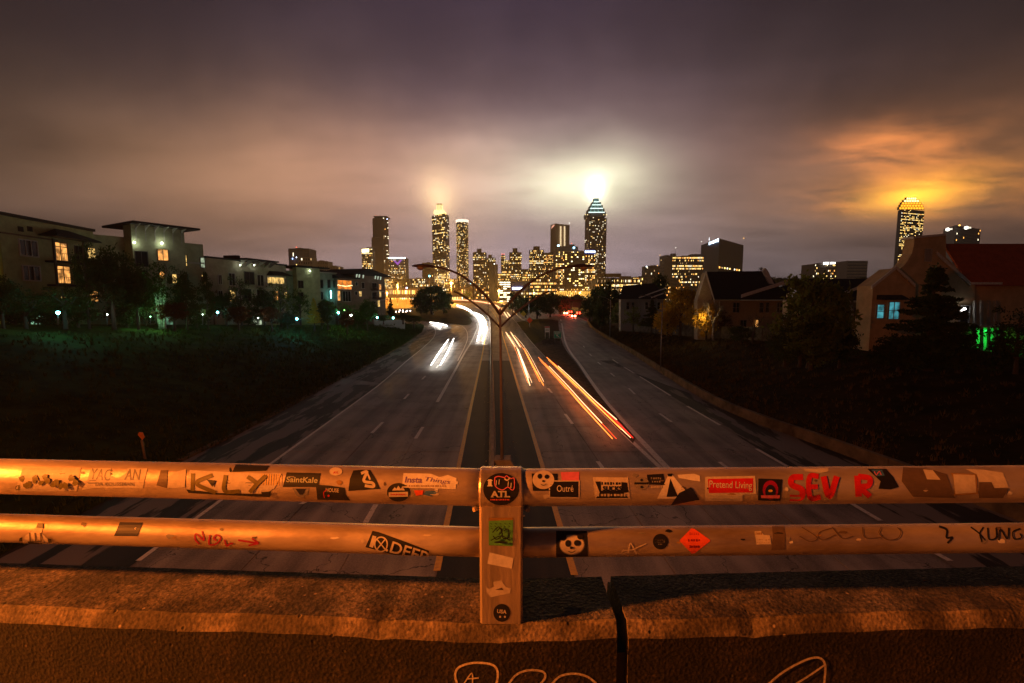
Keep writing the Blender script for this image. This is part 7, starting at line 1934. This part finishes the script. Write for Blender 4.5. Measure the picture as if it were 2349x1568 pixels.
s = Sticker(BR); s.stroke(Z4([(1970, 525), (2030, 570), (2075, 620)]), 3, P_black); s.stroke(Z4([(2060, 525), (2035, 570), (2050, 630)]), 3.2, P_black); s.stroke(Z4([(2090, 530), (2100, 610), (2150, 600), (2150, 530)]), 3.2, P_black); s.stroke(Z4([(2170, 620), (2180, 540), (2230, 610), (2240, 530)]), 3.2, P_black); s.stroke(Z4([(2320, 535), (2270, 560), (2280, 610), (2330, 600), (2320, 570)]), 3, P_black); s.done('thick black marker tag at the right end of the lower pipe', rBR, 'graffiti')
rn = random.Random(21)
TOP = lambda x: 1092 + 27 * min(1, x / 1100) if x < 1174 else 1119 - 9 * (x - 1200) / 1150
LOW = lambda x: 1218 + 27 * min(1, x / 1100) if x < 1174 else 1244 - 13 * (x - 1200) / 1150
for i in range(64):
    low = i % 3 == 0; x = rn.uniform(15, 2335)
    if 1085 < x < 1215: continue
    key = ('bottom_rail' if low else 'top_rail', 'L' if x < 1148 else 'R'); cy_ = (LOW if low else TOP)(x) + rn.uniform(-30, 26) * (0.75 if low else 1)
    s = Sticker(key); n_ = rn.randrange(7, 11); rx, ry = rn.uniform(3, 13), rn.uniform(2, 7); a0 = rn.random()
    s.poly([(x + rx * rn.uniform(0.6, 1.15) * math.cos(a0 + 2 * PI * j / n_), cy_ + ry * rn.uniform(0.5, 1.15) * math.sin(a0 + 2 * PI * j / n_)) for j in range(n_)], rn.choice((P_cream, P_faint, P_faint, P_tanp, P_black, P_grey, P_white)), lay=0.7, step=3.0)
    o = s.mb.build('paper_scrap', s.mats, RAILS[key])
# graffiti scratched on the parapet face
P_chalk = mat('pale spray line', (0.72, 0.62, 0.5), 0.8, col2=(0.35, 0.28, 0.2), scale=120)
s = Sticker('wall')
s.stroke([(1050, 1575), (1044, 1548), (1055, 1530), (1090, 1521), (1130, 1526), (1142, 1545), (1138, 1572)], 5, P_chalk); s.stroke([(1062, 1572), (1082, 1545), (1084, 1572)], 3, P_chalk); s.stroke([(1070, 1558), (1098, 1556)], 3, P_chalk)
s.done('looped pale spray letter like a P on the left parapet face', pL, 'graffiti')
s = Sticker('wall'); s.stroke([(1165, 1572), (1185, 1548), (1215, 1538), (1246, 1542), (1250, 1556), (1236, 1574)], 5, P_chalk);
s.done('middle rounded pale spray letter on the left parapet face', pL, 'graffiti')
s = Sticker('wall'); s.stroke([(1265, 1570), (1285, 1552), (1315, 1546), (1345, 1552), (1368, 1568)], 5, P_chalk)
s.done('last rounded pale spray letter before the parapet joint', pL, 'graffiti')
s = Sticker('wall'); s.stroke([(1760, 1572), (1800, 1540), (1850, 1514), (1880, 1510), (1893, 1528), (1890, 1574)], 5, P_chalk); s.stroke([(1822, 1572), (1860, 1548), (1892, 1526)], 4.5, P_chalk); s.done('pale pointed spray stroke on the right parapet face', pR, 'graffiti')

# ---------------------------------------------------------------- sodium lamp on the bridge, left and a little behind the camera
lp = Vector((-7.2, -0.45, ZW + 2.9))
t = empty('street_lamp', (-7.2, -1.0, H - 1.6)); tag(t, 'sodium street lamp standing on the bridge pavement beside the photographer', 'street lamp')
q = MB(); q.tube([(-7.2, -1.1, H - 1.6), (-7.2, -1.1, lp.z + 0.3), (-7.2, -0.85, lp.z + 0.35)], 0.06, 8); q.build('pole', M_pole, t)
h, l_ = lamp_head(lp + Vector((0, -0.3, 0.12)), (0, 1, 0), 0.8); ho = h.build('lamp_head', M_dark, t)
l = bpy.data.lights.new('light', 'POINT'); l.color = (1.0, 0.218, 0.020); l.energy = 7000; l.shadow_soft_size = 0.16
lo = bpy.data.objects.new('glow_light', l); link(lo, t); lo.location = lp - t.location + Vector((0, 0, -0.15))

# ---------------------------------------------------------------- litter and weeds on the median, reflector post on the left bank
q = MB(); rnd = random.Random(12)
for i in range(60):
    y = rnd.uniform(14, 60); x = (L_YL(y) + L_YR(y)) / 2 + rnd.choice((-1, 1)) * rnd.uniform(0.5, 1.3); s_ = rnd.uniform(0.02, 0.06); a = rnd.random() * 6
    q.box((x, y, 0.02 + s_ / 2), (s_ * 1.6, s_, s_), a)
q.build('litter', mat('litter', (0.55, 0.5, 0.42), 0.8), kind='stuff')
b = at(333, 1053, 19); t = empty('marker_post', b); tag(t, 'small leaning reflector post on the left grass bank', 'marker post')
q = MB(); q.tube([b, at(325, 1010, 19)], 0.05, 6); q.build('stake', M_pole, t); q = MB(); pprism(q, [(316, 998), (319, 992), (326, 993), (331, 1004), (326, 1010)], 18.9, 0.04); q.build('reflector', mat('orange reflector', (0.6, 0.2, 0.05), 0.4), t)
